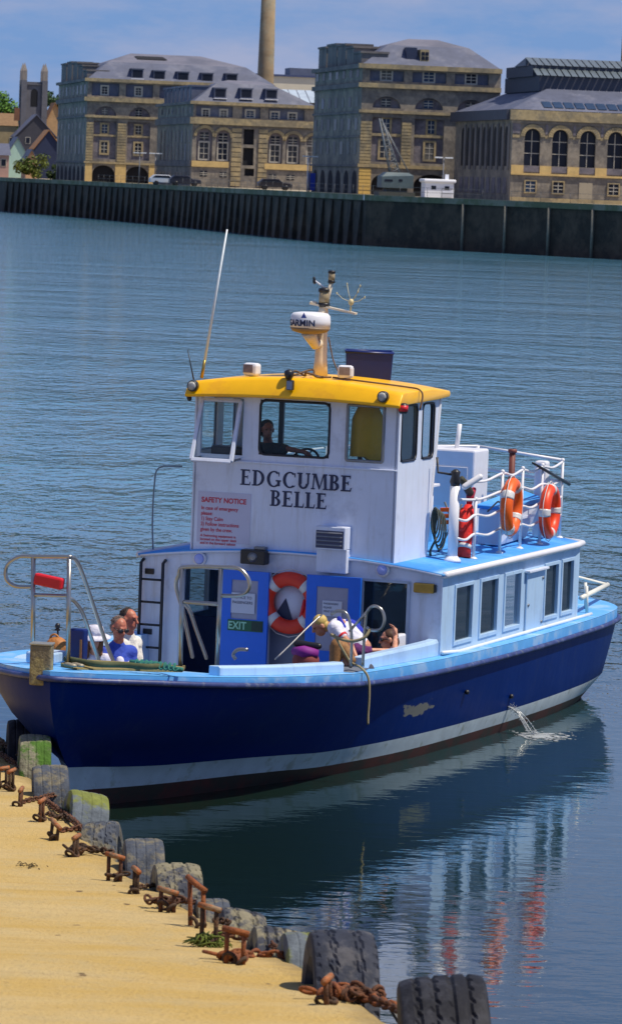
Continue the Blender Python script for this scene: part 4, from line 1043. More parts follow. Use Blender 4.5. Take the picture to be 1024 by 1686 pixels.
lifebuoy(c2, Matrix.Rotation(R(3), 3, 'Z') @ MY, .275, .075, 'red-orange lifebuoy hanging on the rail just forward of the thick white deck post', mat('red_orange_foam', (.80, .055, .006), .42, .1, 8), 0, (0, 90, 180, 270))
MXr = Matrix.Rotation(PI/2, 3, 'X')
cR = bf(477, 993, SF-.11)
lifebuoy(cR, MXr, .285, .085, 'red lifebuoy with white bands mounted between the two blue cabin doors', REDFOAM, 0)
# round white backing board with navy wedge behind that ring
bb = MB(); bb.lathe([(0, 0), (.25, 0), (.25, .02), (0, .02)], 28, MXr, (cR.x, SF-.03, cR.z)); bo = bb.build('ring_backboard', WHITE, boat)
bb = MB(); y = SF-.056; bb.add([(cR.x-.20, y, cR.z-.16), (cR.x+.03, y, cR.z-.22), (cR.x-.07, y, cR.z+.05)], [(0,1,2)]); bb.build('navy_wedge', NINK, bo)
bb = MB(); bb.tube([bf(494, 1022, SF-.14), bf(502, 988, SF-.14)], .022, 8); bb.ell(bf(492, 1028, SF-.14), (.05, .03, .06)); bb.build('ring_strop', RED, bo)
bb = MB(); bb.b2((-.24, SF+.03, ZF), (.24, SF+.06, 2.0)); bb.build('doorway_panel', mat('doorway_panel_paint', (.16,.19,.27), .5, .1, 5), boat)

# red wrapped bundle leaning on the rail
b = bz(764, 925, ZD(1.5)); b = Vector((1.55, 8.0, ZD(1.55)))
lo_ = bs(762, 924, 1.55); hi_ = bs(770, 800, 1.55); b = Vector((1.55, lo_.y, ZD(1.55)))
def up(px, py): return bs(px, py, 1.55)
e = aboard('wrapped_bundle', b, 'tall red wrapped bundle with one grey band standing by the upper deck rail', 'bundle')
m = MB(); axis = [up(763, 924), up(765, 900), up(767, 870), up(770, 845), up(772, 832)]
axis[0].z = b.z
m.tube(axis, [.085, .08, .092, .085, .05], 14); m.cap(up(760, 868), up(762, 845), .05, .045); part(m, 'cover', b, RED if False else mat('red_fabric', (.72,.02,.012), .6, .15, 8, bump=.01), e)
m = MB(); m.tube([up(764, 903), up(765, 897)], .086, 14); part(m, 'grey_band', b, TAPE, e)
m = MB(); m.tube([up(772, 832), up(774, 818), up(775, 806)], [.03, .05, .055], 10); m.cap(up(776, 815), up(780, 806), .04, .03); part(m, 'neck', b, mat('crimson_fabric', (.35,.012,.04), .6, .2, 8), e)
m = MB(); m.tube([up(774, 812), up(766, 798), up(760, 788)], [.05, .05, .035], 10); part(m, 'dark_hood', b, mat('dark_olive_fabric', (.05,.05,.035), .8, .2, 8), e)

# blue-topped locker
pA = Vector((.75, 9.3, 0)); 
lk = [bz(785, 908, ZD(1.2)), bz(823, 912, ZD(1.2))]
y0 = 9.75; xl = bf(787, 870, y0).x; xr = bf(823, 870, y0).x; zt = bf(800, 838, y0).z
b = Vector(((xl+xr)/2, y0, ZD(1.0)))
e = aboard('deck_locker', b, 'white deck locker with sloping blue lid beside the rail and lifebuoys', 'locker')
m = MB(); L_ = 1.7
zb = ZD(1.0)-.02
vs = [(xl, y0, zb), (xr, y0, zb), (xr-.10, y0+L_-.25, zb), (xl, y0+L_-.25, zb), (xl, y0, zt), (xr, y0, zt), (xr, y0+L_, zt-.02), (xl, y0+L_, zt-.02)]
m.add(vs, [(0,3,2,1), (0,1,5,4), (1,2,6,5), (2,3,7,6), (3,0,4,7), (4,5,6,7)]); part(m, 'body', b, mat('locker_white', (.58,.62,.74), .4, .06, 4), e, .01)
m = MB(); m.add([(xl-.03, y0-.03, zt+.004), (xr+.03, y0-.03, zt+.004), (xr+.03, y0+L_+.03, zt-.0), (xl-.03, y0+L_+.03, zt), (xl-.03, y0-.03, zt+.05), (xr+.03, y0-.03, zt+.04), (xr+.03, y0+L_+.03, zt+.06), (xl-.03, y0+L_+.03, zt+.16)],
    [(0,3,2,1), (0,1,5,4), (1,2,6,5), (2,3,7,6), (3,0,4,7), (4,5,6,7)]); part(m, 'lid', b, DECKB, e, .01)
m = MB(); m.b2((xr+.004, y0+.15, zb+.28), (xr+.022, y0+L_-.3, zb+.31)); part(m, 'rubbing_batten', b, WHITE, e)
# white table and stacked chairs just behind the wheelhouse
b = Vector((.35, 9.0, ZD(.35))); e = aboard('deck_table', b, 'white folding table standing on the upper deck behind the wheelhouse', 'table')
m = MB(); m.b2((-.3, 8.5, b.z+.66), (.85, 9.3, b.z+.70)); part(m, 'tabletop', b, WTUBE, e, .01)
for x, y in ((-.22, 8.56), (.77, 8.56), (-.22, 9.24), (.77, 9.24)):
    m = MB(); m.tube([(x, y, b.z-.02), (x, y, b.z+.66)], .018, 8); part(m, 'leg', b, WTUBE, e)
c = bf(745, 856, 8.2); b = Vector((c.x, 8.2, ZD(c.x))); e = aboard('folding_chair', b, 'orange slatted deck chair folded by the post behind the wheelhouse', 'chair')
for k in range(3):
    m = MB(); m.bar((c.x-.16, 8.2, b.z+.38+.075*k), (c.x+.16, 8.25, b.z+.40+.075*k), .02, .05); part(m, 'slat', b, ORANGE, e, .004)
m = MB(); m.tube([(c.x-.18, 8.22, b.z), (c.x+.14, 8.1, b.z+.62)], .014, 6); m.tube([(c.x+.18, 8.22, b.z), (c.x-.14, 8.3, b.z+.62)], .014, 6); part(m, 'frame', b, GREY, e)
# tall white life-raft cabinet
y0 = 10.9; q0, q1 = bf(712, 742, y0), bf(786, 742, y0); b = Vector(((q0.x+q1.x)/2, y0+.3, ZD(.2)))
e = aboard('deck_cabinet', b, 'tall white cabinet at the aft end of the upper deck', 'cabinet')
m = MB(); m.b2((q0.x-.25, y0, b.z-.03), (q1.x-.03, y0+.6, q1.z)); part(m, 'body', b, WTUBE, e, .025)
m = MB(); m.b2((q0.x-.15, y0-.012, b.z+.3), (q1.x-.12, y0-.002, q1.z-.22)); part(m, 'door', b, mat('cabinet_door', (.60,.61,.66), .4, .05, 6), e, .006)
c0 = bf(751, 742, y0+.3); m = MB(); m.tube([(c0.x, y0+.3, c0.z-.02), bf(757, 698, y0+.3)], .03, 8); part(m, 'pole', b, WTUBE, e)
# boat hook lashed across the rail
a, c = bs(877, 762, 1.72), bs(937, 797, 1.60); m = MB(); m.tube([a, a.lerp(c, .45), c], [.014, .022, .024], 8); b = a.lerp(c, .5)
single(m, 'boat_hook', b, BLACK, 'black boat hook lashed slantwise on the aft rail', 'boat hook')
# seagull-white flag/cloth scrap & dark straps on locker
m = MB(); a = bs(812, 831, 1.55)
pts = crom([bs(803, 842, 1.5), bs(812, 833, 1.5), bs(820, 826, 1.5), bs(826, 830, 1.5)], 5); m.tube(pts, [.012]*len(pts), 6)
b = pts[0]; single(m, 'strap', b, BLACK, 'short black strap lying over the blue locker lid', 'strap')
# rope coil hung behind the davit post
c = bf(722, 858, 7.75); m = MB()
for k in range(5):
    M = Matrix.Rotation(PI/2, 3, 'X') @ Matrix.Rotation(R(8*k-12), 3, 'Y')
    m.torus((c.x-.03+.012*k, 7.75+.02*k-.05, c.z-.03*k), .085+.008*k, .011, M @ Matrix.Diagonal((.55, 1.9, 1)), 28, 6)
m.tube(crom([(c.x, 7.7, c.z-.2), (c.x-.08, 7.72, c.z-.38), (c.x-.03, 7.8, c.z-.5), (c.x+.15, 7.8, c.z-.52)], 5), .016, 6)
b = Vector((c.x, 7.75, ZD(1.4))); single(m, 'rope_coil', b, mat('grey_green_rope', (.09,.10,.08), .9, .3, 20), 'grey-green rope coil hanging behind the white davit post', 'rope')
# blue bin on the wheelhouse roof
y0 = SF+1.25; q0, q1, q2 = bf(550, 622, y0), bf(636, 622, y0), bf(561, 578, y0)
b = Vector(((q0.x+q1.x)/2, y0+.2, wr_z(.5)+.012)); e = aboard('storage_bin', b, 'dark blue plastic bin standing on the yellow roof', 'bin')
zt = q2.z; zb = wr_z(q1.x)-.02; m = MB(); hx = (q1.x-q0.x)/2; cx = b.x; hy = .30; cy = y0+.3
M3 = Matrix.Rotation(R(20), 3, 'Z')
def bp_(x, y, z): v = M3 @ Vector((x, y, 0)); return (cx+v.x, cy+v.y, z)
tp, bt = 1.0, .93; hx *= .86
O = [bp_(sx*hx*bt, sy*hy*bt, zb) for sx, sy in ((-1,-1),(1,-1),(1,1),(-1,1))] + [bp_(sx*hx*tp, sy*hy*tp, zt) for sx, sy in ((-1,-1),(1,-1),(1,1),(-1,1))] + [bp_(sx*(hx*tp-.02), sy*(hy*tp-.02), zt) for sx, sy in ((-1,-1),(1,-1),(1,1),(-1,1))] + [bp_(sx*(hx*bt-.02), sy*(hy*bt-.02), zb+.03) for sx, sy in ((-1,-1),(1,-1),(1,1),(-1,1))]
fs = [(3,2,1,0)] + [(i, (i+1) % 4, 4+(i+1) % 4, 4+i) for i in range(4)] + [(4+i, 4+(i+1) % 4, 8+(i+1) % 4, 8+i) for i in range(4)] + [(8+i, 8+(i+1) % 4, 12+(i+1) % 4, 12+i) for i in range(4)] + [(12,13,14,15)]
m.add(O, fs); BINB = mat('bin_blue', (.0012,.015,.13), .4, .1, 6); part(m, 'tub', b, BINB, e, .01)
m = MB(); m.tube([Vector(O[4]), Vector(O[5]), Vector(O[6]), Vector(O[7])], .016, 6, closed=True); part(m, 'rim', b, BINB, e)
# yellow oilskin hanging in the port wheelhouse window
c = bf(600, 715, SF+.30); b = Vector((c.x, SF+.3, 2.5)); m = MB(); vs = []; fs = []; nu, nv = 18, 12
for j in range(nv+1):
    t = j/nv
    for k in range(nu):
        a = 2*PI*k/nu; wv_ = 1+.08*math.sin(3*a+1)+.04*math.sin(7*a)
        rx = (.11+.075*min(1, t*4) + .02*t)*wv_; ry = (.045+.03*min(1, t*4))*wv_; xx, yy = rx*math.cos(a), ry*math.sin(a)
        vs.append((c.x+.05+xx*.80-yy*.6, SF+.25+xx*.6+yy*.80, 4.03-.66*t + (.05 if (t == 1 and math.cos(a) < 0) else 0)))
for j in range(nv):
    for k in range(nu): fs.append((j*nu+k, j*nu+(k+1) % nu, (j+1)*nu+(k+1) % nu, (j+1)*nu+k))
m.smooth = True; m.add(vs, fs); m.smooth = False
single(m, 'oilskin_coat', b, mat('oilskin_yellow', (.92,.50,.005), .45, .08, 6, bump=.01), 'yellow oilskin coat hanging inside the wheelhouse window', 'coat')
# red float lashed in the starboard gate frame
a, c = bf(60, 952, sL), bf(106, 962, sL); m = MB(); m.bar(a+Vector((.0,-.03,0)), c+Vector((0,-.03,0)), .10, .125)
b = a.lerp(c, .5); single(m, 'rescue_float', b, RED, 'red block float lashed inside the bow gate frame', 'float', bevel=.022)
# foredeck clutter
b = bz(128, 1088, 1.48); m = MB(); q = bf(129, 1062, b.y); m.box((b.x, b.y, 1.48+.16), (.18, .12, .36)); e = aboard('seat_box', b, 'dark blue upright locker box on the bow deck', 'box')
part(m, 'body', b, BINB, e, .02)
m = MB(); m.box((b.x+.055, b.y-.066, 1.48+.12), (.022, .01, .22)); part(m, 'wooden_strip', b, mat('varnished_wood', (.34,.16,.06), .4, .2, 12), e)
b = bz(93, 1074, 1.50); b = Vector((b.x, b.y, 1.44)); m = MB(); m.ell(b+Vector((0,0,.10)), (.13, .11, .13), 16); m.cap(b+Vector((.1,.02,.06)), b+Vector((.13,0,.03)), .07, .05); m.torus(b+Vector((-.02,-.02,.2)), .05, .012, Matrix.Rotation(PI/2, 3, 'X'), 16, 6)
single(m, 'holdall', b, mat('tan_leather', (.40,.15,.03), .6, .25, 10, bump=.01), 'tan rounded holdall lying on the bow deck beside the blue box', 'bag')
b = bz(96, 1078, 1.47); m = MB(); t = bf(95, 1028, b.y); m.tube([b, t], .011, 6); m.ell(t+Vector((0,0,-.02)), (.03, .03, .035), 10); m.box(t+Vector((0,0,-.06)), (.05,.03,.02)); single(m, 'boat_stick', b, BLACK, 'thin black stick with knobbed head upright on the bow deck', 'stick')
dx0 = bz(42, 1088, 1.47); m = MB(); q0 = bf(42, 1076, dx0.y); q1 = bf(108, 1080, dx0.y+.3); m.b2((q0.x, dx0.y, 1.45), (q1.x, dx0.y+.35, 1.57)); b = Vector(((q0.x+q1.x)/2, dx0.y+.17, 1.45))
single(m, 'deck_box', b, PALE, 'low pale blue box on the starboard side of the bow', 'box', bevel=.02)
# mat, old fire-hose fender and teal rope along the bow edge
m = MB(); P = [(100, 1094), (125, 1103), (300, 1105), (305, 1098), (215, 1092), (120, 1087)]
zz = lambda px: 1.485-.0004*(px-100)
pl = [bz(px, py, zz(px)) for px, py in P]; n = len(pl)
m.add([p+Vector((0,0,-.02)) for p in pl]+[p+Vector((0,0,.012)) for p in pl], [tuple(range(n, 2*n))]+[(i, (i+1) % n, n+(i+1) % n, n+i) for i in range(n)])
b = pl[0]; single(m, 'deck_mat', b, mat('coir_mat', (.24,.19,.07), .95, .25, 25, bump=.01), 'worn olive-brown mat on the port side of the bow deck', 'mat')
m = MB(); m.tube(crom([bz(px, py, 1.53) for px, py in ((108, 1085), (130, 1089), (160, 1094), (200, 1095), (240, 1098), (268, 1097))], 5), .032, 8); b = bz(180, 1094, 1.49)
single(m, 'old_hose', b, mat('olive_hose', (.07,.08,.03), .8, .3, 14), 'olive hose laid along the bow edge over the mat', 'hose')
m = MB(); pts = []
for k in range(90):
    t = k/89; c = bz(222+70*t, 1093+8*t, 1.53); a = t*2*PI*9
    pts.append(c+Vector((.02*math.cos(a), .05*math.sin(a)*.6, .035*math.sin(a)+.01)))
m.tube(pts, .011, 5); m.tube(crom([bz(px, py, 1.515) for px, py in ((215, 1090), (232, 1092), (262, 1094), (285, 1101), (300, 1103))], 5), .026, 7)
b = bz(255, 1096, 1.47); single(m, 'teal_rope', b, mat('teal_rope', (.02,.16,.13), .85, .25, 20), 'teal mooring rope flaked on the bow deck', 'rope')
m = MB(); 
for k in range(6):
    c = bz(112+4*k, 1094+1.0*(k % 3), 1.53); m.ell(c, (.05, .04, .02), 8)
b = bz(120, 1096, 1.5); single(m, 'shackle_heap', b, mat('worn_chain', (.32,.28,.2), .5, .3, 20, metal=.4), 'small heap of pale shackles by the stem block', 'shackles')
# loose mooring line over the side at the boarding gap
m = MB(); zg = 1.25
lp = [bf(545, 1045, 3.6), bf(560, 1052, 3.55), bf(580, 1056, 3.5), bf(600, 1050, 3.5), bf(610, 1035, 3.55)]
m.tube(crom(lp, 5), .018, 7)
p1 = bf(550, 1045, 3.55); g_ = bz(598, 1106, 1.25)
tl = [p1, bf(563, 1068, 3.6), bf(577, 1090, 3.65), g_+Vector((-.02,-.02,.04)), g_+Vector((.07,-.03,-.06)), g_+Vector((.09,-.03,-.25)), g_+Vector((.085,-.03,-.47)), g_+Vector((.088,-.03,-.58))]
m.tube(crom(tl, 5), .014, 7); b = g_
single(m, 'mooring_line', b, mat('fawn_rope', (.30,.25,.14), .9, .25, 20), 'fawn rope trailing from the boarding gap down the navy hull', 'rope')
# bags on the well floor
c = bf(504, 1074, 4.3); b = Vector((c.x, 4.3, ZF)); e = aboard('shopping_bag', b, 'purple and maroon bag on the seat by the cabin door', 'bag')
m = MB(); m.ell(c+Vector((0,0,-.10)), (.16, .12, .14), 16); part(m, 'bag_body', b, mat('maroon_fabric', (.22,.05,.045), .8, .25, 14), e)
m = MB(); m.tube([c+Vector((-.14,0,.0)), c+Vector((0,-.08,.01)), c+Vector((.14,0,-.01))], [.05, .07, .05], 10); part(m, 'purple_band', b, mat('purple_fabric', (.20,.012,.22), .7, .15, 10), e)
m = MB(); m.cap(c+Vector((-.13,.02,.09)), c+Vector((.14,.02,.075)), .04, .035); m.box((c.x, 4.3, (c.z-.2+ZF)/2), (.22, .16, c.z-.2-ZF)); part(m, 'dark_top', b, BLACK, e)
m = MB(); c = bf(655, 1066, 5.9); m.box((c.x, 5.9, c.z-.03), (.085, .34, .36)); b = Vector((c.x, 5.9, .89)); m.box((c.x-.15, 5.9, .9), (.3, .34, .04)); 
single(m, 'moulded_chair', b, WTUBE, 'white moulded seat behind the seated woman', 'seat', bevel=.02)

# discharge jet and its foam
m = MB(); a = bs(833, 1163, 1.93); 
pts = [a+Vector((.0+.42*t, -.02*t, -.35*t*t*1.15-.0*t)) for t in (0, .2, .4, .6, .8, 1.0)]
pts[-1].z = .0

for q in range(6):
    o1, o2 = Vector((random.gauss(0,.006), random.gauss(0,.006), 0)), Vector((random.gauss(0,.05), random.gauss(0,.045), 0))
    m.tube([p+o1+o2*(k/5)+Vector((random.gauss(0,.006), random.gauss(0,.006), 0)) for k, p in enumerate(pts)], [.005, .006, .007, .006, .005, .003], 5)
random.seed(3)
for k in range(130):
    t = random.random(); p = pts[min(4, int(t*5))].lerp(pts[min(5, int(t*5)+1)], t*5 % 1); m.ell(p+Vector((random.gauss(0,.03), random.gauss(0,.03), random.gauss(0,.03))), (.004, .004, .009), 6)
FOAM = glass_mat('water_spray', (.92,.95,.97), .55, .2); FOAM.node_tree.nodes['Diffuse BSDF'].inputs[0].default_value = (.72,.78,.82,1)
single(m, 'water_jet', a, FOAM, 'thin white jet of bilge water falling from the navy hull', 'water jet')
m = MB(); e_ = pts[-1]
for k in range(240):
    a_ = random.uniform(0, 2*PI); r_ = abs(random.gauss(0, .17)); p = Vector((e_.x+.05+r_*math.cos(a_)*1.2, e_.y+r_*math.sin(a_)*1.5, .004)); s_ = random.uniform(.006, .03)*(1-min(r_, .8))
    m.ell(p, (s_*2.0, s_*1.6, s_*.3), 6)
o = single(m, 'foam', Vector((e_.x, e_.y, 0)), FOAM, kind_ := 'patch of white foam where the jet hits the water', 'foam'); o['kind'] = 'stuff'

# ================================================================ people
SKIN = mat('skin', (.50,.22,.13), .5, .08, 12); SKIN2 = mat('sunburnt_skin', (.46,.16,.09), .5, .3, 22, col2=(.36,.10,.06), c2amt=.6, c2scale=14); SKIN3 = mat('fair_skin', (.62,.31,.20), .5, .25, 22, col2=(.50,.22,.14), c2amt=.5, c2scale=12)
def fab(n, c): return mat(n, c, .85, .22, 9, bump=.03, bscale=11)
def head(m, c, f, r=1.0, upv=(0,0,1)):
    """skull, jaw, nose, ears, neck start; c centre of head, f facing direction"""
    c = Vector(c); f = Vector(f).normalized(); u = Vector(upv); u = (u - f*u.dot(f)).normalized(); s = f.cross(u)
    M = Matrix((s, f, u)).transposed()
    P = lambda x, y, z: c + M @ Vector((x, y, z))*r
    m.ell(P(0, -.012, .03), (.074*r, .092*r, .088*r), 16, M)
    m.ell(P(0, .022, -.045), (.056*r, .066*r, .072*r), 14, M)
    m.cap(P(0, .085, .018), P(0, .104, -.018), .010*r, .016*r, 8)
    m.cap(P(-.032, .075, .036), P(.032, .075, .036), .014*r, .014*r, 8)     # brow
    m.cap(P(-.018, .078, -.058), P(.018, .078, -.058), .011*r, .011*r, 8)   # lips
    for sx in (-1, 1): m.ell(P(sx*.078, -.008, .0), (.013*r, .026*r, .036*r), 8, M)
    return P, M
def hand(m, wrist, d, nrm, r=1.0, curl=.5):
    d = Vector(d).normalized(); nrm = Vector(nrm); nrm = (nrm-d*nrm.dot(d)).normalized(); s = d.cross(nrm)
    w_ = Vector(wrist); palm = w_+d*.05*r
    m.cap(w_+d*.01, w_+d*.075*r-nrm*.0, .03*r, .036*r)
    for k, (off, ln) in enumerate(((-.03, .07), (-.01, .082), (.011, .076), (.031, .058))):
        b0 = w_+d*.085*r+s*off*r; k1 = b0+d*ln*.5*r-nrm*ln*.25*curl*r; k2 = k1+d*ln*.35*r-nrm*ln*.6*curl*r
        m.cap(b0, k1, .0105*r, .0095*r, 7); m.cap(k1, k2, .0095*r, .008*r, 7)
    t0 = w_+d*.03*r-s*.033*r; t1 = t0+d*.03*r-s*.03*r-nrm*.01; t2 = t1+d*.032*r-s*.008*r-nrm*.014
    m.cap(t0, t1, .013*r, .012*r, 7); m.cap(t1, t2, .012*r, .009*r, 7)
def eyes(P, M, base, e, r=1.0, dark=False):
    m = MB()
    for sx in (-1, 1): m.ell(P(sx*.031, .079, .012), (.012*r, .008*r, .008*r), 8, M)
    part(m, 'eyes', base, mat('eye_dark', (.03,.02,.015), .2, .1, 8), e)
def shades(P, M, base, e, r=1.0):
    m = MB()
    for sx in (-1, 1):
        m.ell(P(sx*.036, .088, .012), (.034*r, .012*r, .023*r), 12, M); m.tube([P(sx*.066, .08, .018), P(sx*.078, .03, .02), P(sx*.08, -.02, .015)], .005*r, 5)
    m.tube([P(-.02, .094, .018), P(.02, .094, .018)], .005*r, 5)
    part(m, 'sunglasses', base, BLACK, e)
def body(m, pelvis, chest, neck, sh, legs=None):
    m.ell(Vector(pelvis), (.17, .14, .13), 14); m.cap(pelvis, chest, .135, .15, 14)
    m.cap(sh[0], sh[1], .075, .075, 12); m.cap(Vector(chest), (Vector(sh[0])+Vector(sh[1]))/2, .15, .10, 12)
    m.cap((Vector(sh[0])+Vector(sh[1]))/2, neck, .07, .055, 10)
    for (hip, knee, ankle, toe) in legs or ():
        m.cap(hip, knee, .085, .06); m.cap(knee, ankle, .058, .038); m.cap(ankle, toe, .04, .03)
def person_base(base, label): return aboard('person', base, label, 'person', 'people on the ferry')
V = Vector
def seated_man(hc, f, label, skin, shirt, trousers, hair_c, glasses, hair_full=.5, armtgt=(.28, -.28), side=1, detail=None, rt=1.06):
    """sits facing +w (camera right); hc is the head centre in boat space"""
    hc = V(hc); sz = .91
    pel = V((hc.x-.06, hc.y+.10, sz+.13)); ch = V((hc.x-.05, hc.y+.08, hc.z-.42)); nk = V((hc.x-.01, hc.y+.03, hc.z-.10))
    dirw = V((.8, -.6, 0)) if side else V((1, -.15, 0)); across = V((-dirw.y, dirw.x, 0))
    mid = V((hc.x-.045, hc.y+.07, hc.z-.245)); sh = [mid+across*.172+V((0,0,-.035)), mid-across*.172+V((0,0,-.035))]
    base = V((pel.x, pel.y, ZF)); e = person_base(base, label)
    legs = []
    for s_ in (1, -1):
        hip = pel+across*.09*s_; kn = hip+dirw*.42+V((0,0,.02)); an = V((kn.x+.02, kn.y, ZF+.08)); legs.append((hip, kn, an, an+dirw*.16+V((0,0,-.04))))
    m = MB(); body(m, pel, ch, nk, sh, legs); P, M = head(m, hc, f, rt)
    m.cap(nk+V((0,0,-.03)), hc+V((-.01,0,-.05)), .058, .058)
    arms = []
    for s_, t_ in zip((0, 1), armtgt if isinstance(armtgt[0], (tuple, list)) else (armtgt, armtgt)):
        shd = sh[s_]; el = shd+V((.06, -.04, -.27))+across*(.05 if s_ == 0 else -.05); wr_ = el+dirw*.2+V((0,0,-.10))
        m.cap(shd, el, .052, .043); m.cap(el, wr_, .042, .029); hand(m, wr_, dirw+V((0,0,-.25)), V((0,0,1)), 1, .7); arms.append((shd, el))
    bo = part(m, 'body', base, skin, e); fuse(bo, .0085, 3)
    m = MB(); m.cap(pel, ch, .150, .166, 14); m.cap(ch, mid, .166, .112, 12); m.cap(sh[0], sh[1], .088, .088, 12)
    for a, b_ in arms: m.cap(a, a.lerp(b_, .62), .068, .062)
    m.cap(mid, mid.lerp(nk, .45), .088, .075)
    so2 = part(m, 'shirt', base, shirt, e); fuse(so2, .013, 4)
    m = MB(); m.ell(pel, (.185, .16, .14), 14)
    for hip, kn, an, to in legs: m.cap(hip, kn, .098, .074); m.cap(kn, kn.lerp(an, .85), .07, .055)
    fuse(part(m, 'trousers', base, trousers, e), .015, 3)
    m = MB()
    for hip, kn, an, to in legs: m.cap(an+V((0,0,-.03)), to+V((0,0,-.0)), .05, .042)
    part(m, 'shoes', base, BLACK, e)
    # hair as a close cap, receding at the front
    m = MB(); m.ell(P(0, -.036, .050), (.0765*rt, .078*rt, .073*rt), 16, M); m.ell(P(0, -.052, -.005), (.0765*rt, .056*rt, .07*rt), 14, M)
    for q in range(150):
        a_, b_ = random.uniform(0, 2*PI), random.uniform(.15, 1.5); d_ = V((math.sin(b_)*math.cos(a_), math.sin(b_)*math.sin(a_), math.cos(b_))); d_.y = -abs(d_.y)*.9+.22*random.random()
        p_ = P(d_.x*.077*rt, -.03+d_.y*.086*rt, .045+d_.z*.074*rt); m.cap(p_, p_+M @ V((d_.x*.004, -.012, -.006)), .006, .004, 5)
    if hair_full > .6: m.ell(P(0, .0, .07), (.07*rt, .07*rt, .06*rt), 14, M)
    part(m, 'hair', base, mat('hair_'+detail, hair_c, .7, .3, 40, bump=.004), e)
    eyes(P, M, base, e, rt)
    if glasses: shades(P, M, base, e, rt)
    return e, base, P, M, mid
h1 = bf(196, 1035, 2.55); h2 = bf(213, 1021, 2.95)
e, base, P, M, mid = seated_man(h1, (.80, -.55, -.38), 'seated man in a blue and white shirt wearing black sunglasses', SKIN2, fab('royal_blue_shirt', (.03,.07,.42)), fab('navy_trousers', (.02,.025,.05)), (.16,.11,.09), True, .3, detail='greying')
m = MB(); m.cap(mid+V((.09,-.12,-.10)), mid+V((.13,-.15,-.32)), .045, .075); m.cap(mid+V((.16,.0,-.16)), mid+V((.17,-.02,-.32)), .05, .06); part(m, 'white_shirt_panel', base, fab('white_cotton', (.62,.62,.72)), e)
seated_man(h2, (.97, -.2, -.05), 'seated man in a white t-shirt with receding dark hair, seen in profile', SKIN2, fab('cream_tshirt', (.70,.68,.62)), fab('khaki_trousers', (.22,.17,.10)), (.035,.02,.015), False, .5, side=0, detail='dark')
# woman in a white sun hat, half hidden behind the handrail
def leg_pts(pel, ax, s_):
    hip = pel+ax*.085*s_; sit = pel.z < 1.15
    lim = floor_w(pel.y-.3)-.16
    kn = hip+(V((-.06, -.34, -.06)) if sit else V((-.12, .02, -.38))); kn.x = min(kn.x, lim+.05); an = V((min(kn.x-.02, lim)+.05*s_, kn.y+.03, ZF+.07))
    return hip, kn, an
def simple_person(hc, f, base, label, skin, top, hairm, mid, sh, pel, arms, rt=.98, hat=None, longhair=None, glasses=False, legs=True, sleeve=.45, short=None):
    e = person_base(base, label); m = MB(); hc = V(hc)
    nk = mid.lerp(hc, .55); body(m, pel, pel.lerp(mid, .6), nk, sh, None); P, M = head(m, hc, f, rt); m.cap(nk, hc+(mid-hc)*.2, .052, .052)
    if legs:
        ax = (sh[0]-sh[1]).normalized()
        for s_ in (1, -1):
            hip, kn, an = leg_pts(pel, ax, s_)
            m.cap(hip, kn, .085, .06); m.cap(kn, an, .056, .036); m.cap(an, an+V((.03,-.15,-.03)), .036, .03)
    for (a, el, wr_, hd, hn) in arms:
        m.cap(a, el, .046, .039); m.cap(el, wr_, .038, .026); hand(m, wr_, hd, hn, .95, .8)
    fuse(part(m, 'body', base, skin, e), .0085, 3)
    m = MB(); m.cap(pel, pel.lerp(mid, .6), .152, .162, 14); m.cap(pel.lerp(mid, .6), mid, .162, .108, 12); m.cap(sh[0], sh[1], .083, .083, 12)
    for (a, el, *_) in arms: m.cap(a, a.lerp(el, sleeve), .062, .055)
    fuse(part(m, 'top', base, top, e), .013, 4)
    m = MB(); m.ell(pel+V((0,0,-.03)), (.18, .16, .14), 14)
    if legs:
        for s_ in (1, -1):
            hip, kn, an = leg_pts(pel, ax, s_); m.cap(hip, hip.lerp(kn, .8), .1, .08)
    fuse(part(m, 'shorts', base, short or fab('dark_shorts', (.03,.03,.05)), e), .015, 3)
    eyes(P, M, base, e, rt)
    if glasses: shades(P, M, base, e, rt)
    m = MB(); m.ell(P(0, -.026, .05), (.083*rt, .088*rt, .08*rt), 16, M); m.ell(P(0, -.05, -.02), (.082*rt, .06*rt, .08*rt), 14, M)
    if longhair:
        for q in longhair: m.cap(*q)
    o = part(m, 'hair', base, hairm, e)
    if longhair: fuse(o, .012, 3)
    if hat: hat(e, P, M, base)
    return e, P, M
def sunhat(e, P, M, base):
    m = MB(); m.lathe([(.105, .015), (.10, .06), (.085, .105), (.0, .125)], 20, M, P(0, -.02, .03)); m.lathe([(.175, -.02), (.18, -.012), (.105, .022), (.1, .012)], 22, M, P(0, -.02, .03))
    part(m, 'sun_hat', base, fab('white_cotton', (.62,.62,.72)), e)
hc = bf(156, 1052, 2.2); mid = V((hc.x-.03, hc.y+.1, hc.z-.24)); base = V((mid.x, mid.y+.05, ZF))
simple_person(hc, (.35, -.9, -.15), base, 'woman in a white sun hat and white top behind the slanting handrail', SKIN3, fab('white_blouse', (.60,.60,.72)), mat('hair_brown', (.16,.07,.025), .7, .3, 40), mid,
    [mid+V((.16,-.03,0)), mid+V((-.16,.03,0))], V((mid.x, mid.y+.1, 1.03)), [(mid+V((.17,-.03,-.02)), mid+V((.22,-.1,-.26)), mid+V((.16,-.30,-.3)), (-.3,-1,0), (0,0,1))], hat=sunhat,
    longhair=[(hc+V((-.07,0,.0)), hc+V((-.09,-.02,-.2)), .04, .035), (hc+V((.06,.03,.0)), hc+V((.07,.0,-.16)), .035, .03)])
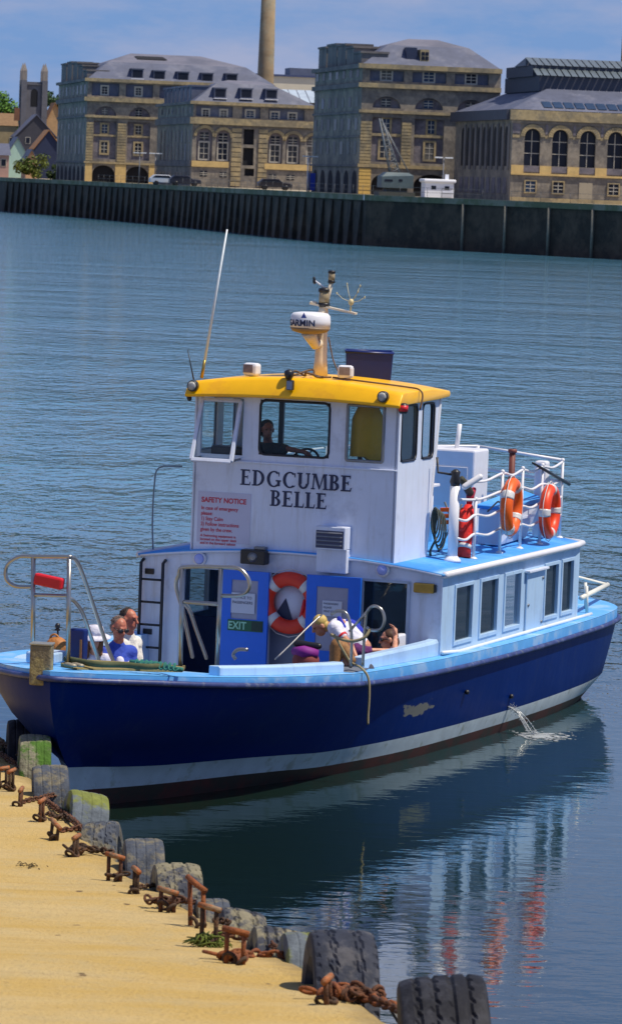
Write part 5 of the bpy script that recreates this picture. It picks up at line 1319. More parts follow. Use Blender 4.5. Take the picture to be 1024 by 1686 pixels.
# man bending forward in a white t-shirt, blue backpack, blond cap of hair
sB = 4.55
hc = bf(527, 1031, sB); mid = bf(556, 1033, sB+.05); pel = bf(588, 1066, sB+.15); pel.z = max(pel.z, 1.22)
sh = [mid+V((.02,-.17,.01)), mid+V((.02,.17,.0))]; el = bf(577, 1062, sB-.2); wr_ = bf(586, 1082, sB-.28)
base = V((pel.x, pel.y, ZF))
e, P, M = simple_person(hc, (-.75, -.5, -.55), base, 'fair-haired man in a white t-shirt bending over by the boarding gap', SKIN, fab('white_tshirt', (.70,.70,.80)), mat('hair_blond', (.50,.36,.10), .6, .25, 40), mid, sh, pel,
    [(sh[0], el, wr_, (.2,-.1,-1), (0,1,0)), (sh[1], sh[1]+V((-.06,.03,-.26)), sh[1]+V((-.12,0,-.48)), (0,0,-1), (0,1,0))], short=fab('purple_shorts', (.12,.02,.13)), sleeve=.5)
m = MB(); m.cap(mid.lerp(pel, .1)+V((.02,-.09,.13)), mid.lerp(pel, .75)+V((0,-.12,.08)), .028, .028); m.ell(mid.lerp(pel, .5)+V((.05,.08,.12)), (.13,.10,.055), 12, Matrix.Rotation(R(35), 3, 'Y')); part(m, 'backpack', base, fab('backpack_blue', (.015,.03,.40)), e)
m = MB(); s0 = sh[0].lerp(el, .46); s1 = sh[0].lerp(el, .54); m.tube([s0, s1], .062, 12); part(m, 'red_cuff', base, RED, e)
# long-haired person leaning in, back of the head to the camera
hc = bf(561, 1070, 4.0); mid = hc+V((.12, .12, -.22)); base = V((mid.x, mid.y+.1, ZF))
simple_person(hc, (-.2, .8, -.5), base, 'person with long tawny hair bowed over beside the boarding gap', SKIN3, fab('black_white_top', (.06,.06,.08)), mat('hair_tawny', (.26,.12,.035), .65, .4, 45, bump=.004), mid, [mid+V((.15,.03,0)), mid+V((-.15,0,0))], V((mid.x, mid.y+.15, 1.03)),
    [(mid+V((.16,.03,-.02)), mid+V((.18,.2,-.2)), mid+V((.08,.35,-.2)), (-.5,1,0), (0,0,1))],
    longhair=[(hc+V((-.02,-.06,.05)), hc+V((-.02,-.10,-.14)), .085, .06), (hc+V((.06,-.05,.02)), hc+V((.16,-.08,-.10)), .07, .05), (hc+V((-.07,-.03,.03)), hc+V((-.07,-.06,-.16)), .055, .04)])
# seated woman with sunglasses, hand to her hair, forearm along the coaming
hc = bf(639, 1054, 5.75); mid = hc+V((.04, .10, -.24)); base = V((mid.x, mid.y+.05, ZF))
shp = [mid+V((.15,-.06,0)), mid+V((-.15,.05,0))]
elb = bf(650, 1069, 5.45); wrs = bf(651, 1048, 5.6); el2 = bf(640, 1073, 5.4); wr2 = bf(606, 1071, 5.25)
simple_person(hc, (-.85, -.5, -.1), base, 'dark-haired woman in sunglasses resting her head on a raised bare arm', SKIN3, fab('charcoal_top', (.04,.04,.06)), mat('hair_dark_brown', (.07,.03,.015), .6, .3, 40), mid, shp, V((mid.x+.03, mid.y+.1, 1.03)),
    [(shp[0]+V((0,-.02,0)), elb, wrs, (-.25,.25,1), (.6,.3,0)), (shp[1]+V((.05,-.15,0)), el2, wr2, (-1,-.1,0), (0,0,1))], glasses=True, sleeve=.2,
    longhair=[(hc+V((.03,.02,.05)), hc+V((.06,.03,-.02)), .085, .07)])
# helmsman
hc = bf(440, 708, SF+.62); mid = hc+V((-.0, .05, -.23)); base = V((mid.x, mid.y, 2.5))
simple_person(hc, (.55, -.8, -.05), base, 'helmsman silhouetted inside the wheelhouse reaching for the wheel', SKIN2, fab('dark_pullover', (.03,.025,.03)), mat('hair_black', (.02,.015,.012), .7, .3, 40), mid, [mid+V((.17,.0,0)), mid+V((-.17,.05,0))], V((mid.x, mid.y+.06, 2.98)),
    [(mid+V((.18,0,-.02)), bf(470, 738, SF+.5), bf(500, 744, SF+.45), (.7,-.4,-.2), (0,0,1)), (mid+V((-.18,.05,-.02)), mid+V((-.2,-.08,-.26)), mid+V((-.05,-.26,-.22)), (.8,-.4,0), (0,0,1))], legs=False, sleeve=.95)
# ================================================================ tyres, mooring hoops and chains on the slip
def tyre_mesh(Rr, wd, kind):
    """lathed about x; tread detail in the radius"""
    m = MB(); na = 120; hw = wd/2
    prof = []   # (x, r, is_tread)
    ri = Rr*.58
    side = [(-hw*.62, ri), (-hw*.80, ri*1.03), (-hw*.98, ri*1.16), (-hw*1.04, (ri+Rr)*.5), (-hw*1.03, Rr*.90), (-hw*.985, Rr*.955)]
    for x, r in side: prof.append((x, r, 0))
    nt = 26
    for k in range(nt+1):
        x = -hw*.95+2*hw*.95*k/nt; prof.append((x, Rr*(1-.045*(abs(x)/hw)**4), 1))
    for x, r in reversed(side): prof.append((-x, r, 0))
    for x, r in ((hw*.5, ri*.99), (hw*.55, Rr*.86), (-hw*.55, Rr*.86), (-hw*.5, ri*.99)): prof.append((x, r, 0))
    vs = []; n = len(prof)
    for a_ in range(na):
        a = 2*PI*a_/na
        for (x, r, t) in prof:
            dd = 0
            if t:
                u = x/hw
                if kind == 'ribs':
                    for g in (-.62, -.22, .2, .6):
                        if abs(u-g-.025*math.sin(a*30)) < .055: dd = .016
                elif kind == 'zigzag':
                    for g in (-.45, .38):
                        z = .13*(abs(((a*9/PI) % 2)-1)*2-1)
                        if abs(u-g-z) < .06 or abs(u-g+z) < .06: dd = .014
                    if abs(u) > .82 and (a*16/PI) % 1 < .22: dd = .012
                elif kind == 'blocks':
                    if (a*14/PI + u*.9) % 1 < .18 or abs(u-.32) < .05 or abs(u+.32) < .05: dd = .012
                else:
                    for g in (-.5, 0, .5):
                        if abs(u-g) < .05: dd = .006
                    r *= 1+.006*math.sin(a*5+u*3)
            vs.append((x, (r-dd)*math.cos(a), (r-dd)*math.sin(a)))
    fs = []
    for a_ in range(na):
        b_ = (a_+1) % na
        for k in range(n):
            fs.append((a_*n+k, a_*n+(k+1) % n, b_*n+(k+1) % n, b_*n+k))
    m.smooth = False; m.add(vs, fs); return m
T_BLACK = mat('tyre_rubber', (.012,.013,.019), .7, .35, 9, bump=.006, spec=.25, col2=(.028,.03,.04), c2amt=.5, c2scale=4)
T_GREY = mat('tyre_weathered', (.045,.05,.066), .85, .4, 7, bump=.008, spec=.3, col2=(.20,.18,.12), c2amt=.6, c2scale=4)
T_TAN = mat('tyre_barnacled', (.145,.13,.09), .9, .45, 8, bump=.015, col2=(.05,.06,.08), c2amt=.7, c2scale=5)
T_MOSS = mat('tyre_mossy', (.20,.19,.13), .95, .4, 9, bump=.02, col2=(.05,.12,.012), c2amt=.62, c2scale=3.2)
T_ALGA = mat('tyre_algae', (.10,.12,.14), .95, .4, 9, bump=.012, col2=(.15,.17,.035), c2amt=.55, c2scale=3)
TY = [  # px, py (tread centre near the top), depth, R, width, kind, material, yaw, roll, label
 (38, 1215, 47.2, .50, .36, 'worn', T_BLACK, 0, 0, 'dark worn tyre under the flare of the bow at the slip edge'),
 (57, 1240, 45.4, .46, .34, 'worn', T_MOSS, 0, 0, 'tyre coated in bright green moss at the foot of the stem'),
 (86, 1292, 43.4, .47, .37, 'worn', T_TAN, 0, -4, 'grey tyre with a worn pale tread just below the mossy one'),
 (133, 1337, 41.2, .48, .38, 'worn', T_ALGA, 5, 10, 'twisted tyre with yellow-green algae on its seaward side'),
 (172, 1388, 39.2, .46, .34, 'blocks', T_TAN, -8, -6, 'barnacled tyre with fine block tread above the tallest grey tyre'),
 (236, 1420, 36.4, .50, .34, 'worn', T_TAN, 0, 0, 'tall upright tyre with streaked buff and grey tread'),
 (291, 1462, 34.4, .48, .38, 'blocks', T_GREY, 2, 0, 'wide blue-grey tyre with chevron tread beside the rusty hoops'),
 (350, 1502, 32.4, .44, .26, 'worn', T_TAN, 0, 0, 'narrow pale tyre peeping out behind the tall leaning hoop'),
 (384, 1520, 31.2, .46, .34, 'zigzag', T_GREY, 3, 10, 'tilted dark grey tyre with zigzag tread below the weedy hoop'),
 (446, 1552, 29.0, .45, .34, 'ribs', T_GREY, 1, 7, 'low ribbed tyre with pale worn ridges near the slip corner'),
 (497, 1562, 27.8, .45, .30, 'worn', T_ALGA, 2, 4, 'small yellowish tyre lying against the big black zigzag tyre'),
 (562, 1588, 25.9, .52, .40, 'zigzag', mat('tyre_slate', (.028,.033,.05), .75, .35, 9, bump=.008, spec=.25, col2=(.075,.075,.085), c2amt=.45, c2scale=3.5), 0, 0, 'big slate tyre with hexagonal zigzag tread beside the chain heap'),
 (740, 1672, 22.6, .50, .44, 'ribs', T_BLACK, -4, -6, 'large black ribbed tyre at the lowest corner of the slip beyond the chain tangle'),
]
protoT = {}
EDGE_YAW = math.atan(.16)
for (px, py, d, Rr, wd, kind, mt, yaw, roll, lab) in TY:
    p = at_d(px, py, d)
    if py < 1600: Rr *= .95; wd *= .93
    m = tyre_mesh(Rr, wd, kind)
    top = p.z + .18*Rr + (.02 if 1500 < py < 1570 else .11)
    o = m.build('tyre', mt, None, (p.x, p.y, top - Rr))
    o.rotation_euler = (0, R(roll), EDGE_YAW*.6 + R(yaw))
    o.rotation_euler = (random.uniform(0, 6.28), R(roll), R(yaw)+EDGE_YAW*.6); o.rotation_mode = 'XYZ'
    tag(o, lab, 'tyre', 'tyre fenders hung along the slip edge')

RUST = mat('rusty_iron', (.13,.045,.015), .85, .4, 25, bump=.008, col2=(.07,.03,.015), c2amt=.6, c2scale=14)
RUSTO = mat('orange_rust', (.24,.07,.015), .85, .35, 25, bump=.008, col2=(.16,.05,.02), c2amt=.5, c2scale=12)
RUSTD = mat('dark_rust', (.055,.03,.016), .9, .4, 25, bump=.008, col2=(.11,.05,.02), c2amt=.35, c2scale=12)
WEED = mat('weed', (.10,.13,.015), .9, .4, 20)
HOOPS = [  # base px, py, height m, width m, bar yaw deg, lean(x), material, label, extra
 (4, 1298, .24, .12, 20, 0, RUSTD, 'dark iron hoop half out of view beside the hoop below the mossy tyre', None),
 (18, 1302, .24, .10, 60, 0, RUSTD, 'narrow dark iron hoop below the green mossy tyre', None),
 (33, 1330, .21, .10, 80, .02, RUST, 'short rusty hoop with a chain to the grey worn tyre', None),
 (68, 1352, .23, .11, 70, 0, RUST, 'thick rusty hoop where two chains cross on the slip', None),
 (88, 1384, .17, .17, 125, -.03, RUSTD, 'low buckled iron hoop tilted over the sandy concrete', 'heap'),
 (122, 1412, .21, .09, 65, .03, RUSTD, 'crooked dark hoop with a heap of chain at its foot', 'heap'),
 (188, 1450, .24, .19, 150, .0, RUST, 'square rusty hoop with a broad orange top bar', None),
 (223, 1475, .24, .10, 115, .0, RUSTD, 'slim grey-topped hoop in front of the tall buff tyre', None),
 (275, 1500, .18, .19, 148, .0, RUST, 'rusty hoop wrapped in chain below the blue-grey tyre', 'heap'),
 (325, 1530, .36, .26, 128, .03, RUSTO, 'tall leaning hoop with a long bright orange bar', None),
 (343, 1558, .31, .18, 150, .0, RUSTD, 'tall dark hoop with yellow-green weed round its feet', 'weed'),
 (386, 1590, .26, .19, 158, .0, RUSTO, 'red rusted hoop with a chain running to the slip edge', 'heap'),
 (541, 1658, .20, .10, 70, -.04, RUST, 'stubby rusted post buried in a knot of heavy chain', 'heap'),
]
TOPB = mat('worn_bar', (.24,.15,.08), .7, .35, 22, bump=.005, col2=(.30,.09,.02), c2amt=.6, c2scale=10)
hpos = []
random.seed(11)
for (px, py, h, wd, yaw, lean, mt, lab, ex) in HOOPS:
    b = slip_pt(px, py); b.z = slip_z(b.y)-.01
    h *= .85; wd *= .6; yw = yaw
    e = empty('mooring_hoop', b, R(yaw), lab, 'hoop', 'iron hoops along the slip'); hpos.append((b, ex))
    for s_ in (-1, 1):
        m = MB(); m.tube([(s_*wd/2, 0, -.03), (s_*wd/2+lean*.5, 0, h*.5), (s_*wd/2+lean, .0, h+(.03 if s_ > 0 and yaw in (128, 125) else 0))], [.018, .016, .017], 8); m.build('leg', mt, e)
    m = MB(); sl_top = .05 if yaw in (128, 125) else .012
    m.tube([(-wd/2-.03+lean, 0, h-.005-sl_top*.3), (0+lean, 0, h+sl_top*.2), (wd/2+.03+lean, 0, h+sl_top)], [.02, .022, .02], 9); m.build('top_bar', TOPB if mt is not RUSTO else RUSTO, e)
    m = MB(); m.torus((wd/2*.6, .0, .045), .04, .014, Matrix.Rotation(R(random.uniform(0, 90)), 3, 'X'), 14, 6); m.torus((-wd/2, .03, .04), .035, .013, Matrix.Rotation(R(50), 3, 'Y'), 14, 6); m.build('ring', RUSTD, e)
    if ex == 'weed':
        m = MB()
        for k in range(90):
            a = random.uniform(0, 2*PI); r_ = random.uniform(.03, .20); p0 = Vector((random.gauss(0,.06), random.gauss(0,.04), random.uniform(.0, .10)))
            p1 = Vector((r_*math.cos(a), r_*.7*math.sin(a), .015)); m.tube([p0, p0.lerp(p1, .5)+Vector((0,0,.02)), p1], [.005, .008, .003], 4)
        m.build('weed_clump', WEED, e)
def chain(path, name, label, link=.085, wire=.0105, mt=RUST, heap=None):
    """interlinked oval links laid along the path; heap adds a loose pile"""
    pts = crom(path, 12); m = MB(); seglen = [0]
    for a, b in zip(pts, pts[1:]): seglen.append(seglen[-1]+(b-a).length)
    tot = seglen[-1]; pitch = link*.72; n = max(2, int(tot/pitch)); o0 = pts[0].copy()
    def at(s):
        for i in range(len(pts)-1):
            if seglen[i+1] >= s: 
                t = (s-seglen[i])/max(1e-6, seglen[i+1]-seglen[i]); return pts[i].lerp(pts[i+1], t), (pts[i+1]-pts[i]).normalized()
        return pts[-1], (pts[-1]-pts[-2]).normalized()
    def put(c, d, tw):
        y = d; x = y.cross(Vector((0,0,1)))
        if x.length < 1e-3: x = Vector((1,0,0))
        x.normalize(); z = x.cross(y); M = Matrix((x, y, z)).transposed() @ Matrix.Rotation(tw, 3, 'Y')
        m.torus(c-o0, link*.33, wire, M @ Matrix.Diagonal((.85, 1.5, 1)), 12, 6)
    for k in range(n):
        c, d = at((k+.5)*tot/n); put(c+Vector((random.gauss(0,.004), 0, .012)), d, (PI/2 if k % 2 else 0)+random.uniform(-.35, .35)+.4)
    if heap:
        for (hc, hn, hr) in heap:
            for k in range(hn):
                c = hc+Vector((random.gauss(0, hr), random.gauss(0, hr*.8), abs(random.gauss(0, hr*.35))+.015)); put(c, Vector((random.gauss(0,1), random.gauss(0,1), random.gauss(0,.3))).normalized(), random.uniform(0, 3))
    return tag(m.build(name, mt, None, o0), label, 'chain', 'rusty chains on the slip')
def S(px, py, dz=.02):
    p = slip_pt(px, py); return Vector((p.x, p.y, slip_z(p.y)+dz))
CH = [
 ([(0, 1228), (22, 1240), (40, 1258), (52, 1275)], 'chain along the slip rim below the dark bow tyre', None, .09, RUSTD),
 ([(0, 1246), (18, 1258), (38, 1270), (52, 1278)], 'second rusty chain running beside the topmost rim chain', None, .09, RUST),
 ([(36, 1326), (55, 1322), (75, 1318), (104, 1310)], 'rusty chain stretched from a short hoop to the grey tyre', None, .085, RUST),
 ([(70, 1320), (90, 1335), (115, 1352), (142, 1378)], 'long rusty chain lying along the slip rim by the algae tyre', None, .085, RUST),
 ([(78, 1345), (95, 1352), (108, 1350), (140, 1372)], 'dark chain curving from the thick hoop to the rim', None, .075, RUSTD),
 ([(96, 1374), (115, 1372), (135, 1370), (158, 1382)], 'rusty chain from the buckled hoop to the barnacled tyre', None, .085, RUST),
 ([(118, 1408), (140, 1404), (160, 1406), (184, 1410)], 'dark heavy chain looped from the crooked hoop', (128, 1408, 16, .06), .095, RUSTD),
 ([(188, 1448), (200, 1446), (214, 1446)], 'short dark chain at the foot of the square hoop', None, .07, RUSTD),
 ([(226, 1468), (244, 1466), (262, 1464)], 'thin dark chain behind the slim grey-topped hoop', None, .065, RUSTD),
 ([(268, 1494), (285, 1488), (302, 1490), (322, 1494)], 'rusty chain bunched round the hoop below the blue-grey tyre', (270, 1495, 14, .05), .085, RUST),
 ([(352, 1524), (364, 1524), (378, 1528)], 'short pale chain behind the weedy hoop', None, .07, RUSTD),
 ([(352, 1545), (372, 1548), (410, 1552), (440, 1562), (458, 1570)], 'long rusty chain along the rim below the zigzag grey tyre', None, .085, RUST),
 ([(380, 1586), (420, 1580), (455, 1582), (495, 1582)], 'heavy red chain stretched from the red hoop to the slip corner', (382, 1586, 14, .045), .095, RUSTO),
 ([(538, 1640), (575, 1648), (610, 1656), (655, 1668)], 'thick tangled rusty chain running to the black ribbed tyre', (560, 1648, 30, .055), .10, RUSTO),
 ([(548, 1632), (590, 1646), (630, 1662), (665, 1676)], 'second strand of thick chain beside the tangled one', (590, 1652, 20, .05), .10, RUST),
]
for path, lab, heap, link, mt in CH:
    hp_ = [(S(heap[0], heap[1]), heap[2], heap[3])] if heap else None
    chain([S(*q) for q in path], 'mooring_chain', lab, link, link*.13, mt, hp_)
# iron plate at the lower corner of the slip
p = S(640, 1655); m = MB(); m.box((0, 0, -.10), (.34, .9, .03), rz=.1); m.box((.06, .1, -.03), (.2, .5, .05), rz=.3)
tag(m.build('corner_plate', mat('slate_plate', (.13,.13,.12), .8, .3, 12, bump=.01), None, (p.x+.22, p.y+.6, p.z-.1)), 'grey iron plate at the slip corner between the two big tyres', 'plate')
# scraps of dried weed on the slip
m = MB(); p = S(48, 1431)
for k in range(34):
    a = random.uniform(0, 6.28); c = Vector((random.gauss(0, .05), random.gauss(0, .07), .006)); m.tube([c, c+Vector((.02*math.cos(a), .02*math.sin(a), .008)), c+Vector((.035*math.cos(a+.5), .035*math.sin(a+.5), 0))], .003, 4)
o = tag(m.build('weed_scrap', mat('dried_weed', (.07,.05,.02), .95, .3, 20), None, p), 'scrap of dark dried weed lying alone on the slip', 'weed', kind='stuff')
# ================================================================ the far shore
STONE = mat('limestone', (.265,.23,.185), .9, .35, 1.8, col2=(.165,.148,.132), c2amt=.6, c2scale=.3)
STONED = mat('dark_limestone', (.17,.155,.15), .9, .25, 1.2, col2=(.11,.105,.11), c2amt=.5, c2scale=.3)
DRESS = mat('dressed_stone', (.38,.295,.16), .85, .3, 1.8, col2=(.24,.20,.13), c2amt=.5, c2scale=.4)
RUBBLE = mat('rubble_panel', (.19,.17,.19), .9, .25, 2, col2=(.13,.12,.14), c2scale=.6)
SLATE = mat('slate_roof', (.085,.098,.15), .6, .2, .8, col2=(.13,.14,.19), c2amt=.4, c2scale=.25)
LEAD = mat('lead_roof', (.16,.16,.20), .55, .2, .8, col2=(.11,.115,.15), c2amt=.4, c2scale=.2)
PANE = mat('dark_pane', (.012,.016,.03), .35, .2, .5, spec=.2)
PANEB = mat('blue_pane', (.025,.05,.10), .3, .2, .5, spec=.25)
PANE2 = mat('charcoal_pane', (.03,.034,.045), .3, .3, .5, spec=.35)
PANE3 = mat('blind_pane', (.12,.115,.11), .5, .3, .5, spec=.3)
wrng = random.Random(5)
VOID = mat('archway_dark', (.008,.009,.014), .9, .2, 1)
WFR = mat('pale_window_frame', (.45,.42,.36), .7, .1, 2)
YAW = R(9)
class Bld:
    """rectangular block: origin at the near-left corner, x along the quay front, y back along the left flank"""
    def __init__(s, name, px, d, label, cat, yaw=YAW):
        p = at_d(px, 300, d); s.o = Vector((p.x, p.y, ZQ-.05)); s.yaw = yaw
        s.ux = Vector((math.cos(yaw), math.sin(yaw), 0)); s.uy = Vector((-math.sin(yaw), math.cos(yaw), 0))
        s.e = empty(name, s.o, yaw, label, cat)
        s.Y0 = 0.0
    def loc(s, P): P = P-s.o; return Vector((P.dot(s.ux), P.dot(s.uy), P.z))
    def fr(s, px, py, y=0.0): return s.loc(at_plane(px, py, s.o+s.uy*y, s.uy))
    def lf(s, px, py, x=0.0): return s.loc(at_plane(px, py, s.o+s.ux*x, s.ux))
    def rect(s, q, y=0.0):
        """pixel rectangle (x0,y0,x1,y1) on the front plane -> u0,u1,v0,v1"""
        xc, yc = (q[0]+q[2])/2, (q[1]+q[3])/2
        return (s.fr(q[0], yc, y).x, s.fr(q[2], yc, y).x, s.fr(xc, q[3], y).z, s.fr(xc, q[1], y).z)
def wall(mb, P, L_, Hh, holes, depth):
    """P(u,v,d) maps wall coords (d inwards); holes: (u0,u1,v0,v1,rise)"""
    us = sorted({0.0, L_} | {h[0] for h in holes} | {h[1] for h in holes}); vs = sorted({0.0, Hh} | {h[2] for h in holes} | {h[3] for h in holes} | {h[3]-h[4] for h in holes})
    for i in range(len(us)-1):
        for j in range(len(vs)-1):
            uc, vc = (us[i]+us[i+1])/2, (vs[j]+vs[j+1])/2
            if any(h[0] < uc < h[1] and h[2] < vc < h[3] for h in holes): continue
            mb.quad(P(us[i], vs[j], 0), P(us[i+1], vs[j], 0), P(us[i+1], vs[j+1], 0), P(us[i], vs[j+1], 0))
    for (u0, u1, v0, v1, r) in holes:
        n = 12; ar = [(u0, v0)]
        if r > 0: arc = [((u0+u1)/2-(u1-u0)/2*math.cos(PI*k/n), v1-r+r*math.sin(PI*k/n)) for k in range(n+1)]
        else: arc = [(u0, v1), (u1, v1)]
        if r > 0:
            h_ = n//2
            mb.add([P(u0, v1, 0)]+[P(u, v, 0) for u, v in arc[:h_+1]], [tuple(range(h_+2))])
            mb.add([P(u1, v1, 0)]+[P(u, v, 0) for u, v in arc[h_:]], [tuple(range(len(arc)-h_+1))])
        loop = [(u0, v0)]+arc+[(u1, v0)]
        for k in range(len(loop)):
            a, b = loop[k], loop[(k+1) % len(loop)]
            mb.quad(P(*a, 0), P(*b, 0), P(*b, depth), P(*a, depth))
def arch_poly(u0, u1, v0, v1, r, n=12):
    if r <= 0: return [(u0, v0), (u1, v0), (u1, v1), (u0, v1)]
    return [(u0, v0), (u1, v0)]+[((u0+u1)/2+(u1-u0)/2*math.cos(PI*k/n), v1-r+r*math.sin(PI*k/n)) for k in range(n+1)]
def pane(b, P, q, d, name='window', m=None, frame=None, fw=.22, bars=True, r=0.0):
    """one window: surround (if frame) and pane with glazing bars"""
    u0, u1, v0, v1 = q; mb = MB()
    m = m or PANE
    if m is PANE or m is PANEB: m = wrng.choice([PANE, PANE, PANE2, PANE2, PANE3, PANEB])
    if frame:
        for k, (a, c) in enumerate((((u0-fw, v0-fw), (u1+fw, v0)), ((u0-fw, v1), (u1+fw, v1+fw)), ((u0-fw, v0), (u0, v1)), ((u1, v0), (u1+fw, v1)))):
            A = P(a[0], a[1], d+.02); B = P(c[0], c[1], d-.12); mb.b2(A, B)
        o = mb.build(name, frame, b.e)
        mb = MB()
    poly = arch_poly(u0, u1, v0, v1, r); mb.add([P(u, v, d-.03) for u, v in poly], [tuple(range(len(poly)))])
    if bars:
        mb.mi = 1
        for f in (.5,): mb.b2(P(u0+(u1-u0)*f-.04, v0, d-.035), P(u0+(u1-u0)*f+.04, v1-r*.3, d-.07))
        for f in (.33, .66): mb.b2(P(u0, v0+(v1-v0)*f-.04, d-.035), P(u1, v0+(v1-v0)*f+.04, d-.065))
    o2 = mb.build('pane' if frame else name, [m or PANE, WFR], o if frame else b.e)
    return o2
FP = lambda u, v, d: Vector((u, d, v))               # front plane mapping
def LP(x): return lambda u, v, d: Vector((x+d, u, v))  # left flank mapping (u runs back)
def backs(b, name, m, holes):
    for h in holes:
        mb = MB(); po = arch_poly(*h); mb.add([FP(u, v, .44) for u, v in po], [tuple(range(len(po)))]); mb.build(name, m, b.e)
def band(b, u0, u1, v0, v1, out, m=DRESS, name='cornice', left=None):
    """string course along the front and returning along the left flank"""
    mb = MB(); mb.b2((u0-out, -out, v0), (u1, .02, v1))
    if left: mb.b2((-out, .021, v0), (.02, left, v1))
    return mb.build(name, m, b.e)
def dormers(b, pts, w_, h_, y, depth, light=WFR):
    for (u, v) in pts:
        m = MB(); m.b2((u-w_/2, y, v), (u+w_/2, y+depth, v+h_)); m.b2((u-w_/2-.12, y-.12, v+h_+.002), (u+w_/2+.12, y+depth, v+h_+.16)); o = m.build('dormer', light, b.e)
        m = MB(); m.b2((u-w_/2+.15, y-.03, v+.18), (u+w_/2-.15, y-.01, v+h_-.12)); m.build('pane', PANE, o)
        m = MB(); m.b2((u-w_/2-.1, y-.35, v-.12), (u+w_/2+.1, y-.005, v-.002)); m.build('dormer_sill', WTUBE, o)
def hip(b, x0, x1, y0, y1, z0, x0b, x1b, y0b, y1b, z1, m, name='roof', ridge=None, z2=None, m2=None):
    """two-pitch roof: steep lower slopes to (x0b..y1b, z1), then shallow to a ridge"""
    mb = MB(); A = [(x0,y0,z0),(x1,y0,z0),(x1,y1,z0),(x0,y1,z0)]; B = [(x0b,y0b,z1),(x1b,y0b,z1),(x1b,y1b,z1),(x0b,y1b,z1)]
    mb.add(A+B, [(i,(i+1) % 4,4+(i+1) % 4,4+i) for i in range(4)])
    if ridge is None: mb.add(B, [(0,1,2,3)])
    o = mb.build(name, m, b.e)
    if ridge:
        mb = MB(); (rx0, rx1, ry) = ridge; C_ = [(rx0, ry, z2), (rx1, ry, z2)]
        mb.add(B+C_, [(0,1,5,4), (1,2,5), (2,3,4,5), (3,0,4)]); mb.build('upper_roof', m2 or m, b.e)
    return o
def flank_windows(b, Pm, us, rows_, w_, r=0.0, m=PANE, name='window'):
    for (v0, v1, rr) in rows_:
        for u in us: pane(b, Pm, (u-w_/2, u+w_/2, v0, v1), 0, name, m, bars=False, r=rr)

# ---------------------------------------------------------------- building C: near pavilion with the stepped gable line
z4 = lambda x, y: (500+x/3.938, 50+y/3.938)
b = Bld('stone_warehouse', 590, 522, 'tall grey stone block with a hipped slate roof, behind the crane and white hut', 'warehouse')
fr4 = lambda x, y: b.fr(*z4(x, y)); r4 = lambda *q: b.rect((*z4(q[0], q[1]), *z4(q[2], q[3])))
Wd = b.fr(822, 200).x; Dp = 36.0
zE = fr4(600, 218).z; zc0, zc1 = fr4(500, 368).z, fr4(500, 338).z; zs0, zs1 = fr4(500, 532).z, fr4(500, 514).z; zg = fr4(500, 876).z
cols = [r4(430, 240, 652, 318), r4(705, 250, 920, 345)]
dx = cols[1][0]-cols[0][0]; colw = cols[0][1]-cols[0][0]
att = [(cols[0][0]+dx*k, cols[0][0]+dx*k+colw, zc1+.25, zE-.75, 0.0) for k in range(3)]
lw = r4(447, 424, 630, 500); lun = [(lw[0]+dx*k, lw[1]+dx*k, lw[2], lw[3], (lw[3]-lw[2])*.999) for k in range(3)]
pw = r4(440, 550, 632, 860); pan = [(pw[0]+dx*k, pw[1]+dx*k, zg+.5, zs0-.5, 0.0) for k in range(3)]
ga = r4(437, 922, 690, 1060); arc = [(ga[0]+(dx)*k*1.0, ga[0]+dx*k+dx*.86, 0.001, ga[3], 1.3) for k in range(3)]
mb = MB(); wall(mb, FP, Wd, zE, att+lun+pan+arc, .45); 
mb.quad((Wd, 0, 0), (Wd, Dp, 0), (Wd, Dp, zE), (Wd, 0, zE)); mb.quad((0, Dp, 0), (Wd, Dp, 0), (Wd, Dp, zE), (0, Dp, zE)); mb.build('wall', STONE, b.e)
backs(b, 'attic_recess', SLATE, att)
backs(b, 'recessed_panel', RUBBLE, pan); backs(b, 'lunette_panel', RUBBLE, lun)
for h in arc:
    mb = MB(); po = arch_poly(*h); mb.add([FP(u, v, .44) for u, v in po], [tuple(range(len(po)))]); mb.build('archway', VOID, b.e)
for k in range(3):
    for q in (r4(508, 255, 572, 316), ): pane(b, FP, (q[0]+dx*k, q[1]+dx*k, q[2], q[3]), .44, 'attic_window', PANEB, WFR, .18)
    q = r4(508, 440, 566, 496); pane(b, FP, (q[0]+dx*k, q[1]+dx*k, q[2]+.1, q[3]), .44, 'lunette_window', PANE, STONED, .12)
    for q in (r4(517, 570, 560, 655), r4(498, 712, 556, 822)): pane(b, FP, (q[0]+dx*k+(.3 if k else 0), q[1]+dx*k+(.3 if k else 0), q[2], q[3]), .44, 'window', PANE, DRESS, .25)
    q = (pan[k][0], pan[k][1], (fr4(520, 682).z), (fr4(520, 664).z)); mb = MB(); mb.b2((q[0], .2, q[2]), (q[1], .44, q[3])); mb.build('sill_band', DRESS, b.e)
band(b, 0, Wd, zE-.55, zE, .55, DRESS, 'eaves_cornice'); band(b, 0, Wd, zc0, zc1, .45, DRESS); band(b, 0, Wd-2.5, zs0, zs1, .3, DRESS, 'string_course'); band(b, 0, Wd*.62, zg-.2, zg+.2, .18, DRESS, 'string_course')
for (x0, x1) in ((362, 438), (634, 695)):
    mb = MB()
    a, c = fr4(x0, 700).x, fr4(x1, 700).x; n = 13
    for k in range(n):
        v0 = zg+.25+(zs0-1.2-zg)*k/n; v1 = zg+.25+(zs0-1.2-zg)*(k+.82)/n; mb.b2((max(a, 0), -.12, v0), (c, .0, v1))
    mb.build('quoin_pilaster', DRESS, b.e)
mb = MB(); a, c = 0.02, fr4(432, 980).x
for k in range(7): mb.b2((a, -.10, .1+(zg-.4)*k/7), (c, .0, .1+(zg-.4)*(k+.85)/7))
